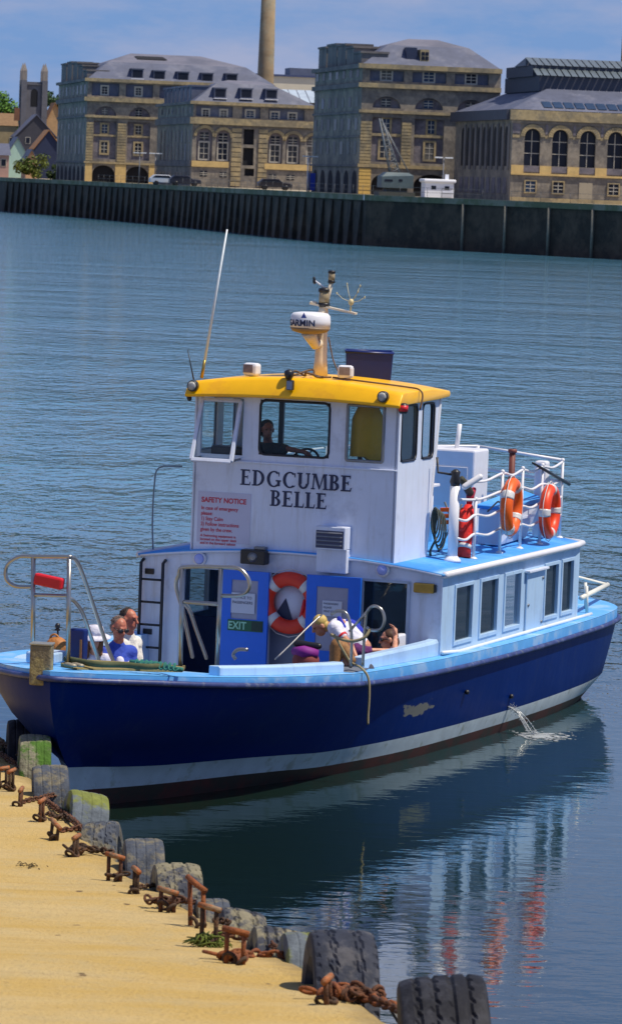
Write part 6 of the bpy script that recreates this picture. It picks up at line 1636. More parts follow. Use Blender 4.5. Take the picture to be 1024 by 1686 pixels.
mb.build('ground_pier', mat('ochre_stone', (.60,.40,.12), .85, .2, 2), b.e)
# left flank, darker in shade: four window rows and an arcade
mb = MB(); P = LP(0)
us = [Dp*(k+.6)/7 for k in range(7)]
mb.quad(P(0,0,0), P(Dp,0,0), P(Dp,zE-.01,0), P(0,zE-.01,0)); mb.build('flank_wall', STONE, b.e)
gf = lambda y: b.lf(*z4(350, y)).z
rowsF = [(gf(300), gf(248), 0), (gf(490), gf(420), .5), (gf(640), gf(565), 0), (gf(800), gf(715), 0)]
Pw = LP(-.02)
flank_windows(b, Pw, us, rowsF, 1.9)
for u in [Dp*(k+.5)/6 for k in range(6)]: pane(b, Pw, (u-1.6, u+1.6, .1, gf(905)), 0, 'archway', VOID, bars=False, r=1.2)
for v0, v1, o_ in ((zE-.55, zE-.05, .5), (zc0, zc1, .4), (gf(535), gf(520), .2), (gf(690), gf(678), .15), (gf(880), gf(868), .2)):
    m = MB(); m.b2((-o_, .03, v0+.001), (-.001, Dp, v1-.001)); m.build('flank_cornice', STONED, b.e)
# roof: hipped slate, glazed crown, tall blocks of the stair towers stepping back along the flank
zr = fr4(545, 82).z
hip(b, .1, Wd-.1, .1, 13, zE, b.fr(*z4(545, 82), 4).x, Wd-3.2, 4, 9.5, zr, SLATE, ridge=(6.5, Wd-6.5, 6.8), z2=zr+.9, m2=LEAD)
for k, (y0, y1, h) in enumerate(((1.5, 7, 2.0), (7.2, 12.5, 3.2), (13, 19.5, 3.9), (20, 27, 4.2), (28, 34, 3.9))):
    m = MB(); m.b2((.05, y0, zE), (3.2, y1, zE+h*.62)); m.b2((-.1, y0-.15, zE+h*.62+.002), (3.35, y1+.15, zE+h*.62+.25)); m.build('parapet_block', STONED, b.e)
hip(b, .3, Wd-.3, 13.2, Dp, zE, 4, Wd-4, 17, Dp-4, zr-.2, SLATE, 'rear_roof')
q = r4(766, 130, 822, 190); m = MB(); m.b2((q[0], 1.0, q[2]-.2), (q[1], 4.2, q[3]+.2)); o = m.build('dormer', DRESS, b.e); 
for i in range(2):
    for j in range(2):
        m = MB(); m.b2((q[0]+.15+i*.45*(q[1]-q[0]), .96, q[2]+.05+j*.5*(q[3]-q[2])), (q[0]+.02+(i+.85)*.45*(q[1]-q[0])+.1, .99, q[2]+(j+.85)*.5*(q[3]-q[2]))); m.build('pane', PANE, o)
m = MB(); m.b2((q[0]-1.6, 1.3, q[2]-.1), (q[0]-.35, 3.2, q[3]+.4)); m.build('roof_hatch', mat('navy_hatch', (.02,.03,.07), .5, .1, 2), b.e)
m = MB(); c = b.fr(767, 84, 12); m.b2((c.x-.6, 11.5, zE), (c.x+.6, 12.5, c.z)); m.build('chimney_stack', STONED, b.e)
bC = b

# ---------------------------------------------------------------- building D: the long arcaded block at the right
z5 = lambda x, y: (720+x/3.368, 80+y/3.368)
b = Bld('arcaded_warehouse', 840, 487, 'long stone building with a row of tall arched windows and glazed clerestory roof', 'warehouse')
r5 = lambda *q: b.rect((*z5(q[0], q[1]), *z5(q[2], q[3]))); fz5 = lambda y, x=700: b.fr(*z5(x, y)).z
Wd = b.fr(1024, 250).x + 24; Dp = 33.5
zE = fz5(343); zb0 = fz5(402); zsl0, zsl1 = fz5(700), fz5(650); zpl = fz5(830)
q0 = r5(482, 440, 570, 645); q1 = r5(636, 448, 722, 655); dx = q1[0]-q0[0]; aw = q0[1]-q0[0]
arcs = [(q0[0]+dx*k, q0[0]+dx*k+aw, zsl1-.05, q0[3], aw/2) for k in range(9) if q0[0]+dx*k+aw < Wd-1]
mb = MB(); wall(mb, FP, Wd, zE, arcs, .5); mb.quad((0,0,0),(0,Dp,0),(0,Dp,zE),(0,0,zE)); mb.quad((Wd,0,0),(Wd,Dp,0),(Wd,Dp,zE),(Wd,0,zE)); mb.build('wall', STONE, b.e)
mb = MB(); mb.b2((0, -.03, zsl1+1.6), (Wd, .0-.004, zb0-.2))
for k, h in enumerate(arcs):
    pane(b, FP, (h[0], h[1], h[2], h[3]), .46, 'arched_window', PANE, None, bars=True, r=aw/2)
    m = MB(); n = 14; cx = (h[0]+h[1])/2; zc = h[3]-aw/2
    for i in range(n):
        a0, a1 = PI*i/n, PI*(i+1)/n-.02; r0, r1 = aw/2, aw/2+.48
        m.add([(cx+r0*math.cos(a0), -.16, zc+r0*math.sin(a0)), (cx+r1*math.cos(a0), -.16, zc+r1*math.sin(a0)), (cx+r1*math.cos(a1), -.16, zc+r1*math.sin(a1)), (cx+r0*math.cos(a1), -.16, zc+r0*math.sin(a1)),
               (cx+r0*math.cos(a0), .0, zc+r0*math.sin(a0)), (cx+r1*math.cos(a0), .0, zc+r1*math.sin(a0)), (cx+r1*math.cos(a1), .0, zc+r1*math.sin(a1)), (cx+r0*math.cos(a1), .0, zc+r0*math.sin(a1))],
              [(0,1,2,3), (1,5,6,2), (0,3,7,4), (0,4,5,1), (3,2,6,7)])
    m.build('arch_ring', DRESS, b.e)
    m = MB(); m.b2((h[0], -.08, zsl1-.75), (h[1], -.005, zsl1-.1)); m.build('apron_panel', RUBBLE, b.e)
mb = MB()
for k in range(len(arcs)+1):
    a = arcs[k-1][1]+.5 if k else .02; c = arcs[k][0]-.5 if k < len(arcs) else Wd
    if c > a:
        mb.b2((a, -.07, zc-.15), (c, -.004, zc+.15))
mb.build('impost_band', DRESS, b.e)
mb = MB()
for k in range(len(arcs)+1):
    a = arcs[k-1][1]+.02 if k else 0; c = arcs[k][0]-.02 if k < len(arcs) else Wd
    mb.b2((a, -.14, zsl0+.1), (c, -.004, zsl1-.05))
mb.b2((0, -.2, zsl0-.12), (Wd, -.004, zsl0+.099)); mb.build('sill_course', mat('ochre_dressed', (.60,.42,.17), .85, .2, 1.5), b.e)
mb = MB()
for k in range(len(arcs)+1):
    a = arcs[k-1][1]+.52 if k else .02; c = arcs[k][0]-.52 if k < len(arcs) else Wd
    mb.b2((a, -.05, zc+.3), (c, -.004, zb0-.35))
mb.build('spandrel_panel', RUBBLE, b.e)
qs = r5(487, 732, 543, 792)
for k in range(len(arcs)):
    if k == 2: continue
    pane(b, FP, (qs[0]+dx*k, qs[1]+dx*k, qs[2], qs[3]), -.02, 'square_window', PANE, DRESS, .14)
qd = r5(784, 742, 858, 850); m = MB(); m.b2((qd[0], -.06, .02), (qd[1], -.004, qd[3])); m.build('blocked_door', mat('pale_door_stone', (.36,.31,.23), .9, .1, 2), b.e)
band(b, 0, Wd, zb0, zE-.05, .35, DRESS, 'eaves_cornice'); band(b, 0, Wd, zb0-.35, zb0-.001, .15, STONE, 'frieze'); 
m = MB(); m.b2((0, -.12, 0), (Wd, -.003, zpl)); m.build('plinth', DRESS, b.e)
# left flank: seven narrow arches
P = LP(-.02)
for k in range(9):
    u = 3+k*3.2; pane(b, P, (u-.75, u+.75, zsl1-.2, q0[3]+.2), 0, 'flank_window', VOID, None, bars=False, r=.7)
    m = MB(); m.b2((-.12, u-2.1, zsl1-.6), (-.003, u-1.0, zb0-.4)); m.build('flank_pilaster', STONED, b.e)
    m = MB(); m.b2((-.06, u-.9, .8), (-.003, u+.9, zsl0-.5)); m.build('flank_panel', RUBBLE, b.e)
m = MB(); m.b2((-.7, .04, zb0), (-.002, Dp, zE-.06)); m.build('flank_cornice', mat('dark_lead', (.045,.05,.075), .6, .2, 1), b.e)
# roofs
zr1 = b.fr(*z5(615, 218), 7).z
rx0 = b.fr(*z5(610, 218), 7).x
hip(b, -.2, Wd, -.2, Dp, zE, rx0, Wd, 7, Dp-7, zr1, SLATE)
for i in range(22):
    u0 = b.fr(*z5(578, 300), 2).x + i*1.22
    f = lambda t: (-.2+(7.2)*t, zE+(zr1-zE)*t)
    y0, v0 = f(.10); y1, v1 = f(.36); m = MB(); m.add([(u0, y0, v0+.09), (u0+1.0, y0, v0+.09), (u0+1.0, y1, v1+.09), (u0, y1, v1+.09)], [(0,1,2,3)]); m.build('rooflight', PANEB, b.e)
def clere(x0, x1, y0, y1, za, zb, m_): 
    m = MB(); m.b2((x0, y0, za), (x1, y1, zb)); return m.build('clerestory', m_, b.e)
xa = b.fr(*z5(615, 180), 7).x-1.0; zt1 = b.fr(*z5(640, 150), 7).z; zt2 = b.fr(*z5(620, 92), 9).z
CLER = mat('clerestory_board', (.04,.045,.07), .6, .2, 1)
clere(xa-.0, Wd, 7.0, Dp-7, zr1-.3, zt1, CLER)
GLZ = mat('patent_glazing', (.12,.15,.17), .35, .2, .6)
m = MB(); zz = zt1+.05; n_ = 40
for i in range(n_):
    u = xa-.4+(Wd-xa)*i/n_; w_ = (Wd-xa)/n_
    m.add([(u, 6.5, zz), (u+w_*.82, 6.5, zz), (u+w_*.82+.0, 9.2, zz+.85), (u, 9.2, zz+.85)], [(0,1,2,3)])
m.build('patent_glazing', GLZ, b.e)
clere(xa-.3, Wd, 9.25, Dp-9, zt1, zt2, CLER)
m = MB()
for i in range(n_):
    u = xa-.6+(Wd-xa)*i/n_; w_ = (Wd-xa)/n_
    m.add([(u, 8.9, zt2+.05), (u+w_*.82, 8.9, zt2+.05), (u+w_*.82, 12.5, zt2+.95), (u, 12.5, zt2+.95)], [(0,1,2,3)])
m.build('patent_glazing', GLZ, b.e)
m = MB(); m.add([(xa-.5, 12.55, zt2), (Wd, 12.55, zt2), (Wd, 12.55, zt2+.93), (xa-.5, 12.55, zt2+.93), (xa-.5, 19, zt2), (Wd, 19, zt2)], [(0,1,2,3), (3,2,5,4), (0,3,4)]); m.build('crown_roof', LEAD, b.e)
bD = b

# ---------------------------------------------------------------- building B: the front wing with paired arches
z3 = lambda x, y: (260+x/3.79, 80+y/3.79)
b = Bld('mill_wing', 314, 632, 'lower stone mill wing with three roof dormers and paired round arches', 'mill')
r3 = lambda *q: b.rect((*z3(q[0], q[1]), *z3(q[2], q[3]))); fz3 = lambda y, x=560: b.fr(*z3(x, y)).z
Wd = b.fr(530, 220).x; Dp = 42
zE = fz3(335); zc0, zc1 = fz3(478), fz3(436); zsl0, zsl1 = fz3(745), fz3(708)
A = [r3(240, 492, 340, 690), r3(362, 505, 452, 695), r3(688, 522, 778, 712), r3(798, 528, 888, 716), r3(925, 540, 1000, 720)]
arcs = [(a[0], a[1], zsl1, a[3], (a[1]-a[0])/2) for a in A]
cent = [r3(535, 500, 600, 596), r3(530, 616, 597, 726), r3(540, 746, 600, 792)]
att = [r3(238, 352, 468, 425), r3(526, 370, 640, 430), r3(690, 372, 915, 440)]
atth = [(a[0], a[1], zc1+.15, zE-.6, 0.0) for a in att]
mb = MB(); wall(mb, FP, Wd, zE, arcs+atth+[(c[0], c[1], c[2], c[3], 0.0) for c in cent], .45)
mb.quad((Wd,0,0),(Wd,Dp,0),(Wd,Dp,zE),(Wd,0,zE)); mb.build('wall', STONE, b.e)
backs(b, 'attic_recess', SLATE, atth)
backs(b, 'recessed_panel', RUBBLE, arcs)
for q in cent: 
    m = MB(); m.quad(FP(q[0],q[2],.44), FP(q[1],q[2],.44), FP(q[1],q[3],.44), FP(q[0],q[3],.44)); m.build('loading_door', VOID, b.e)
for h in arcs:
    cx = (h[0]+h[1])/2; aw = h[1]-h[0]; m = MB(); zc = h[3]-aw/2; n = 12
    for i in range(n):
        a0, a1 = PI*i/n, PI*(i+1)/n-.02; r0, r1 = aw/2, aw/2+.42
        pts = [(cx+r*math.cos(a), y, zc+r*math.sin(a)) for y in (-.14, 0) for r, a in ((r0,a0),(r1,a0),(r1,a1),(r0,a1))]
        m.add(pts, [(0,1,2,3),(1,5,6,2),(0,3,7,4),(0,4,5,1),(3,2,6,7)])
    m.build('arch_ring', DRESS, b.e)
    pane(b, FP, (cx-.62, cx+.62, zsl1+.3, zsl1+2.6), .44, 'window', PANE, WFR, .2); pane(b, FP, (cx-.62, cx+.62, zc-.6, zc+.55), .44, 'upper_window', PANE, None)
for q in (r3(283, 378, 318, 418), r3(395, 382, 430, 425), r3(555, 385, 600, 425), r3(710, 395, 752, 442), r3(820, 402, 862, 448)): pane(b, FP, (q[0], q[1], q[2], q[3]), .44, 'attic_window', PANE, WFR, .24, r=.3)
for q in (r3(262, 760, 306, 795), r3(385, 768, 430, 800), r3(693, 782, 738, 815), r3(803, 785, 850, 818)): pane(b, FP, q, -.0, 'basement_window', PANE, None)
band(b, 0, Wd, zE-.45, zE, .5, DRESS, 'eaves_cornice'); band(b, 0, Wd, zc0, zc1-.02, .45, DRESS); 
mb = MB(); 
for x0, x1 in ((205, 440), (665, 1010)):
    a, c = max(0, b.fr(*z3(x0, 720)).x), b.fr(*z3(x1, 720)).x; mb.b2((a, -.2, zsl0), (min(c, Wd), -.004, zsl1-.02))
mb.build('sill_course', MATS['ochre_dressed'], b.e)
for x0, x1 in ((460, 520), (628, 684)):
    mb = MB()
    a, c = b.fr(*z3(x0, 600)).x, b.fr(*z3(x1, 600)).x
    for k in range(12): v0 = .3+(zc0-.6)*k/12; mb.b2((a, -.16, v0), (c, -.003, v0+(zc0-.6)/12*.82))
    mb.build('quoin_pilaster', DRESS, b.e)
P = LP(0); mb = MB(); mb.quad(P(0,0,0), P(Dp,0,0), P(Dp,zE-.01,0), P(0,zE-.01,0)); mb.build('flank_wall', STONE, b.e)
Pw = LP(-.02); us = [3+4.2*k for k in range(9)]
flank_windows(b, Pw, us, [(zsl1, zsl1+2.4, 0), (zc0-2.6, zc0-.8, .6), (zc1+.6, zE-.9, 0), (.4, 2.0, 0)], 1.5)
for v0, v1, o_ in ((zE-.45, zE-.02, .45), (zc0, zc1, .4), (zsl0, zsl1, .2)):
    m = MB(); m.b2((-o_, .03, v0+.002), (-.001, Dp, v1-.03)); m.build('flank_cornice', STONED, b.e)
zr = b.fr(*z3(385, 212), 3.2).z
hip(b, .1, Wd-1.2, .1, 14, zE, b.fr(*z3(330, 225), 3.2).x+.8, b.fr(*z3(720, 240), 3.2).x, 3.2, 9, zr, SLATE, ridge=(b.fr(*z3(400, 205), 5).x+1, b.fr(*z3(640, 215), 5).x, 6), z2=zr+.55, m2=LEAD)
dormers(b, [(b.fr(*z3(x, 300)).x, b.fr(*z3(x, y)).z) for x, y in ((392, 305), (555, 308), (712, 312))], 1.7, 1.35, .55, 3, SLATE)
for k in range(7):
    m = MB(); y = 5+k*4.8; m.b2((.3, y, zE), (3.4, y+3.4, zE+2.1)); m.b2((.1, y-.1, zE+2.102), (3.5, y+3.5, zE+2.35)); o = m.build('flank_dormer', SLATE, b.e)
    m = MB(); m.b2((.27, y+.7, zE+.5), (.29, y+2.7, zE+1.8)); m.build('pane', PANEB, o)
hip(b, .5, Wd-1.2, 14.2, Dp, zE, 4, Wd-5, 17, Dp-3, zr-.5, SLATE, 'rear_roof')
bB = b

# ---------------------------------------------------------------- building A: the main mill behind
z2 = lambda x, y: (90+x/4.267, 70+y/4.267)
b = Bld('mill_building', 139, 690, 'big stone mill with five dormers in a row under a long lead-topped roof', 'mill')
r2 = lambda *q: b.rect((*z2(q[0], q[1]), *z2(q[2], q[3]))); fz2 = lambda y, x=350: b.fr(*z2(x, y)).z
Wd = b.fr(452, 170).x; Dp = 46
zE = fz2(248); zc0, zc1 = fz2(410), fz2(380); zs0, zs1 = fz2(524), fz2(508); zg = fz2(838)
cw = r2(262, 268, 455, 360); c2 = r2(500, 280, 690, 372); dx = c2[0]-cw[0]; cwid = cw[1]-cw[0]
NB = int((Wd-2)//dx)
att = [(cw[0]+dx*k, cw[0]+dx*k+cwid, zc1+.2, zE-.7, 0.0) for k in range(NB)]
lw = r2(285, 442, 435, 512); lun = [(lw[0]+dx*k, lw[1]+dx*k, lw[2], lw[3], (lw[3]-lw[2])*.999) for k in range(NB)]
pw = r2(272, 550, 432, 800); pan = [(pw[0]+dx*k, pw[1]+dx*k, zg+.5, zs0-.5, 0.0) for k in range(NB)]
ga = r2(264, 858, 422, 936); arc = [(ga[0]+dx*k, ga[1]+dx*k, .001, ga[3], 1.4) for k in range(NB)]
mb = MB(); wall(mb, FP, Wd, zE, att+lun+pan+arc, .45); mb.quad((Wd,0,0),(Wd,Dp,0),(Wd,Dp,zE),(Wd,0,zE)); mb.build('wall', STONE, b.e)
backs(b, 'attic_recess', SLATE, att)
backs(b, 'recessed_panel', RUBBLE, pan); backs(b, 'lunette_panel', RUBBLE, lun)
for h in arc: mb = MB(); po = arch_poly(*h); mb.add([FP(u, v, .44) for u, v in po], [tuple(range(len(po)))]); mb.build('archway', VOID, b.e)
for k in range(NB):
    q = r2(334, 305, 372, 356); pane(b, FP, (q[0]+dx*k, q[1]+dx*k, q[2], q[3]), .44, 'attic_window', PANE, WFR, .25, r=.3)
    q = r2(334, 458, 375, 508); pane(b, FP, (q[0]+dx*k, q[1]+dx*k, q[2]+.05, q[3]), .44, 'lunette_window', PANE, STONED, .12)
    for q in (r2(333, 572, 372, 632), r2(328, 695, 372, 772)): pane(b, FP, (q[0]+dx*k, q[1]+dx*k, q[2], q[3]), .44, 'window', PANE, DRESS, .28)
    m = MB(); m.b2((pan[k][0], .2, fz2(655)), (pan[k][1], .44, fz2(642))); m.build('sill_band', DRESS, b.e)
band(b, 0, Wd, zE-.5, zE, .5, DRESS, 'eaves_cornice'); band(b, 0, Wd*.55, zc0, zc1-.02, .5, DRESS); band(b, 0, Wd*.5, zs0, zs1, .3, DRESS, 'string_course'); band(b, 0, Wd*.4, zg-.2, zg+.1, .2, DRESS, 'string_course')
for x0, x1 in ((200, 268), (440, 500)):
    mb = MB()
    a, c = max(.01, b.fr(*z2(x0, 700)).x), b.fr(*z2(x1, 700)).x
    for k in range(14): v0 = zg+.2+(zs0-.9-zg)*k/14; mb.b2((a, -.12, v0), (c, -.003, v0+(zs0-.9-zg)/14*.82))
    mb.build('quoin_pilaster', DRESS, b.e)
for k in range(3):
    a = arc[k-1][1]+.05 if k else .01; c = arc[k][0]-.05
    mb = MB(); mb.b2((a, -.1, .05), (c, -.003, zg-.25)); mb.build('ground_pier', MATS['ochre_dressed'], b.e)
P = LP(0); mb = MB(); mb.quad(P(0,0,0), P(Dp,0,0), P(Dp,zE-.01,0), P(0,zE-.01,0)); mb.build('flank_wall', STONE, b.e)
Pw = LP(-.02); us = [Dp*(k+.6)/8 for k in range(8)]
flank_windows(b, Pw, us, [(zc1+.5, zE-1.0, 0), (zs1+.3, zc0-.8, .5), (zg+5.2, zs0-.8, 0), (zg+1.2, zg+4.2, 0)], 1.9)
for u in [Dp*(k+.5)/7 for k in range(7)]: pane(b, Pw, (u-1.7, u+1.7, .1, zg-.7), 0, 'archway', VOID, bars=False, r=1.2)
for v0, v1, o_ in ((zE-.5, zE-.02, .5), (zc0, zc1, .45), (zs0, zs1, .2), (zg-.2, zg+.1, .2)):
    m = MB(); m.b2((-o_, .03, v0+.002), (-.001, Dp, v1-.03)); m.build('flank_cornice', STONED, b.e)
zr = b.fr(*z2(375, 130), 4.5).z; zr2 = b.fr(*z2(540, 72), 12).z
hip(b, .1, Wd, .1, 24, zE, b.fr(*z2(375, 130), 4.5).x, b.fr(405, 118, 4.5).x, 4.5, 20, zr, SLATE, ridge=(b.fr(*z2(535, 72), 12).x, b.fr(330, 96, 12).x, 12), z2=zr2, m2=LEAD)
dormers(b, [(b.fr(x, y).x, b.fr(x, y).z) for x, y in ((227, 128), (263, 131), (302, 133), (342, 135), (382, 136))], 1.8, 1.4, .6, 3.5, SLATE)
u0, u1 = b.fr(*z2(580, 95), 8).x, b.fr(*z2(790, 110), 8).x
f = lambda y: zr+(zr2-zr)*(y-4.5)/7.5
m = MB(); m.add([(u0, 7.2, f(7.2)+.12), (u1, 7.2, f(7.2)+.12), (u1-.5, 9.6, f(9.6)+.12), (u0-.3, 9.6, f(9.6)+.12)], [(0,1,2,3)]); m.build('roof_opening', VOID, b.e)
for k, (y0, y1, h) in enumerate(((2, 8, 1.1), (9, 16, 2.0), (17, 24, 2.6), (26, 33, 2.9), (35, 43, 2.8))):
    m = MB(); m.b2((.05, y0, zE), (3.4, y1, zE+h)); m.b2((-.1, y0-.1, zE+h+.002), (3.5, y1+.1, zE+h+.22)); m.build('parapet_block', STONED, b.e)
hip(b, .5, Wd, 24.2, Dp, zE, 4, Wd-4, 28, Dp-3, zr, SLATE, 'rear_roof')
bA = b

# ---------------------------------------------------------------- chimneys
def chimney_(px, d, rpx, pyb, label):
    p = at_d(px, pyb, d); r = rpx*d/F; e = empty('brick_chimney', (p.x, p.y, ZQ), 0, label, 'chimney')
    h = 46; m = MB(); m.lathe([(r*1.08, 0), (r, (p.z-ZQ)), (r*.72, h)], 28); m.build('shaft', mat('chimney_stone', (.27,.20,.12), .9, .3, .6, col2=(.26,.22,.15), c2scale=.4), e)
    m = MB(); m.lathe([(r*1.3, 0), (r*1.3, p.z-ZQ-2.2), (r*1.1, p.z-ZQ-1.6)], 8, smooth=False); m.build('base', DRESS, e)
    m = MB(); m.lathe([(r*.74, h-1), (r*.9, h-.6), (r*.9, h), (r*.6, h)], 28); m.build('cap', STONE, e)
chimney_(437, 740, 13.5, 133, 'tall round tapering stone chimney rising between the mill roofs')
chimney_(1036, 560, 14, 100, 'dark stone chimney just entering the photo at its right edge')

# ---------------------------------------------------------------- white shed and glasshouse roofs behind
p = at_d(440, 160, 790); e = empty('white_warehouse', (p.x-2, p.y, ZQ), YAW, 'long cream-walled warehouse with a flat navy roof behind the mill wing', 'warehouse')
zt = at_d(480, 122, 790).z-ZQ; m = MB(); m.b2((0, 0, 0), (26, 16, zt-.35)); m.build('wall', mat('cream_wall', (.62,.57,.46), .7, .08, .6), e)
m = MB(); m.b2((-.3, -.3, zt-.35), (26.3, 16.3, zt)); m.build('roof', mat('navy_roof', (.05,.07,.16), .5, .1, 1), e)
m = MB(); m.b2((6.2, 2, zt+.002), (11, 8, zt+1.3)); m.build('roof_plant', mat('plant_room', (.12,.14,.20), .6, .2, 1), e)
p = at_d(452, 180, 705); e = empty('glazed_shed', (p.x, p.y, ZQ), YAW, 'shed with a pale sloping glazed roof between the mill wing and the crane block', 'shed')
z0 = at_d(480, 167, 705).z-ZQ; z1 = at_d(480, 145, 705).z-ZQ
m = MB(); m.b2((0, .5, 0), (13, 14, z0)); m.build('wall', STONED, e)
m = MB()
for k in range(9):
    x = .2+k*1.4; m.add([(x, .2, z0+.03), (x+1.25, .2, z0+.03), (x+1.25, 6.5, z1), (x, 6.5, z1)], [(0,1,2,3)])
m.build('glazed_roof', mat('pale_glazing', (.42,.50,.58), .25, .15, .6), e)
m = MB(); m.add([(0, .2, z0), (13, .2, z0), (13, 6.5, z1-.04), (0, 6.5, z1-.04), (0, 14, z0), (13, 14, z0)], [(0,1,2,3), (3,2,5,4), (0,3,4), (1,5,2)]); m.build('roof', SLATE, e)

# ---------------------------------------------------------------- church tower and houses at the far left
def ptz(px, py, d): p = at_d(px, py, d); return p
d = 900; c = ptz(54, 180, d); k_ = d/F
e = empty('church_tower', (c.x, c.y, ZQ), YAW, 'dark church tower with two tall corner pinnacles', 'church tower')
zt = ptz(54, 134, d).z-ZQ; hw = 17*k_
m = MB(); m.b2((-hw, -hw, 0), (hw, hw, zt)); m.b2((-hw-.25, -hw-.25, zt-.6), (hw+.25, hw+.25, zt-.35)); m.build('wall', mat('church_stone', (.13,.13,.15), .9, .2, .8), e)
for sx in (-1, 1):
    for sy in (-1, 1):
        m = MB(); m.b2((sx*hw-.55, sy*hw-.55, 0), (sx*hw+.55, sy*hw+.55, zt+.3)); m.build('buttress', MATS['church_stone'], e)
        m = MB(); m.b2((sx*hw-.5, sy*hw-.5, zt+.3), (sx*hw+.5, sy*hw+.5, zt+2.2)); m.add([(sx*hw-.5, sy*hw-.5, zt+2.2), (sx*hw+.5, sy*hw-.5, zt+2.2), (sx*hw+.5, sy*hw+.5, zt+2.2), (sx*hw-.5, sy*hw+.5, zt+2.2), (sx*hw, sy*hw, zt+3.9)], [(0,1,4),(1,2,4),(2,3,4),(3,0,4)]); m.build('pinnacle', mat('pinnacle_stone', (.24,.21,.19), .9, .2, .8), e)
m = MB(); po = arch_poly(-.7, .7, zt-5, zt-1.4, .8); m.add([(u, -hw-.02, v) for u, v in po], [tuple(range(len(po)))]); m.build('belfry_opening', VOID, e)
def house(px0, px1, pye, pyr, d, wallm, roofm, label, depth=9, gable=True, yaw=YAW, wins=((.3,.35),(.7,.35)), chim=None):
    """gabled or eaves-on house; pixel x range, eaves and ridge rows"""
    a = ptz(px0, 290, d); w_ = (px1-px0)*d/F; e = empty('terraced_house', (a.x, a.y, ZQ-.4), yaw, label, 'house')
    ze = ptz(px0, pye, d).z-ZQ+.4; zr = ptz(px0, pyr, d).z-ZQ+.4
    m = MB()
    if gable: m.add([(0,0,0),(w_,0,0),(w_,0,ze),(w_/2,0,zr),(0,0,ze),(0,depth,0),(w_,depth,0),(w_,depth,ze),(w_/2,depth,zr),(0,depth,ze)], [(0,1,2,3,4),(5,9,8,7,6),(1,6,7,2),(0,4,9,5)])
    else: m.b2((0,0,0),(w_,depth,ze))
    m.build('wall', wallm, e)
    m = MB(); o_ = .3
    if gable:
        th = .18
        for s_ in (0, 1):
            x0, x1 = (-o_, w_/2) if s_ == 0 else (w_+o_, w_/2)
            zz = ze-(zr-ze)/(w_/2)*o_
            m.add([(x0,-o_,zz),(x1,-o_,zr),(x1,depth+o_,zr),(x0,depth+o_,zz),(x0,-o_,zz+th),(x1,-o_,zr+th),(x1,depth+o_,zr+th),(x0,depth+o_,zz+th)], [(0,1,2,3),(4,5,6,7),(0,1,5,4),(3,2,6,7),(0,3,7,4)])
    else:
        m.add([(-o_,-o_,ze+.01),(w_+o_,-o_,ze+.01),(w_+o_,depth/2,zr),(-o_,depth/2,zr),(-o_,depth+o_,ze+.01),(w_+o_,depth+o_,ze+.01)], [(0,1,2,3),(3,2,5,4),(0,3,4),(1,5,2)])
    ro = m.build('roof', roofm, e)
    if chim is not None:
        m = MB(); m.b2((w_*chim-.5, depth*.4, zr-1.2), (w_*chim+.5, depth*.4+.9, zr+1.3)); m.build('chimney', mat('chimney_brick', (.20,.09,.05), .9, .2, 2), ro)
    for (fx, fz) in wins:
        m = MB(); x = w_*fx; z = ze*fz+.6; m.b2((x-.5, -.08, z), (x+.5, -.003, z+1.3)); m.mi = 1; m.b2((x-.4, -.1, z+.1), (x+.4, -.081, z+1.2)); m.build('window', [WFR, PANE], e)
RF = mat('brown_tiles', (.20,.12,.06), .9, .25, 1.5); RF2 = mat('orange_tiles', (.32,.15,.06), .9, .25, 1.5); SL2 = mat('blue_slates', (.09,.10,.15), .6, .2, 1.5)
house(24, 90, 222, 187, 870, mat('dark_render', (.045,.045,.06), .8, .2, 1), SL2, 'dark gabled house below the church tower', wins=((.3,.75),(.6,.4)), chim=.05)
house(-14, 25, 205, 184, 880, mat('tan_render', (.32,.25,.14), .9, .2, 1), RF, 'tan house with a low brown tiled roof below the rounded green tree', gable=False, wins=((.8,.6),))
house(56, 100, 242, 213, 800, mat('navy_render', (.018,.028,.075), .8, .15, 1), RF2, 'navy blue gabled house beside the big mill', wins=())
house(70, 104, 205, 168, 930, mat('ochre_render', (.42,.26,.13), .9, .2, 1), RF2, 'ochre house with orange tiled roof tucked behind the mill', wins=((.5,.5),))
house(12, 42, 250, 225, 790, mat('mint_render', (.42,.60,.50), .8, .1, 1), SL2, 'small mint green gabled house above the bush', wins=())
house(42, 60, 262, 246, 775, mat('peach_render', (.55,.34,.20), .9, .1, 1), SL2, 'tiny peach coloured house end beside the bush', wins=())
house(-16, 14, 254, 234, 760, mat('pink_render', (.45,.28,.24), .9, .15, 1), SL2, 'pink stone house with a grey roof beside the mint green house', gable=False, wins=((.7,.4),))

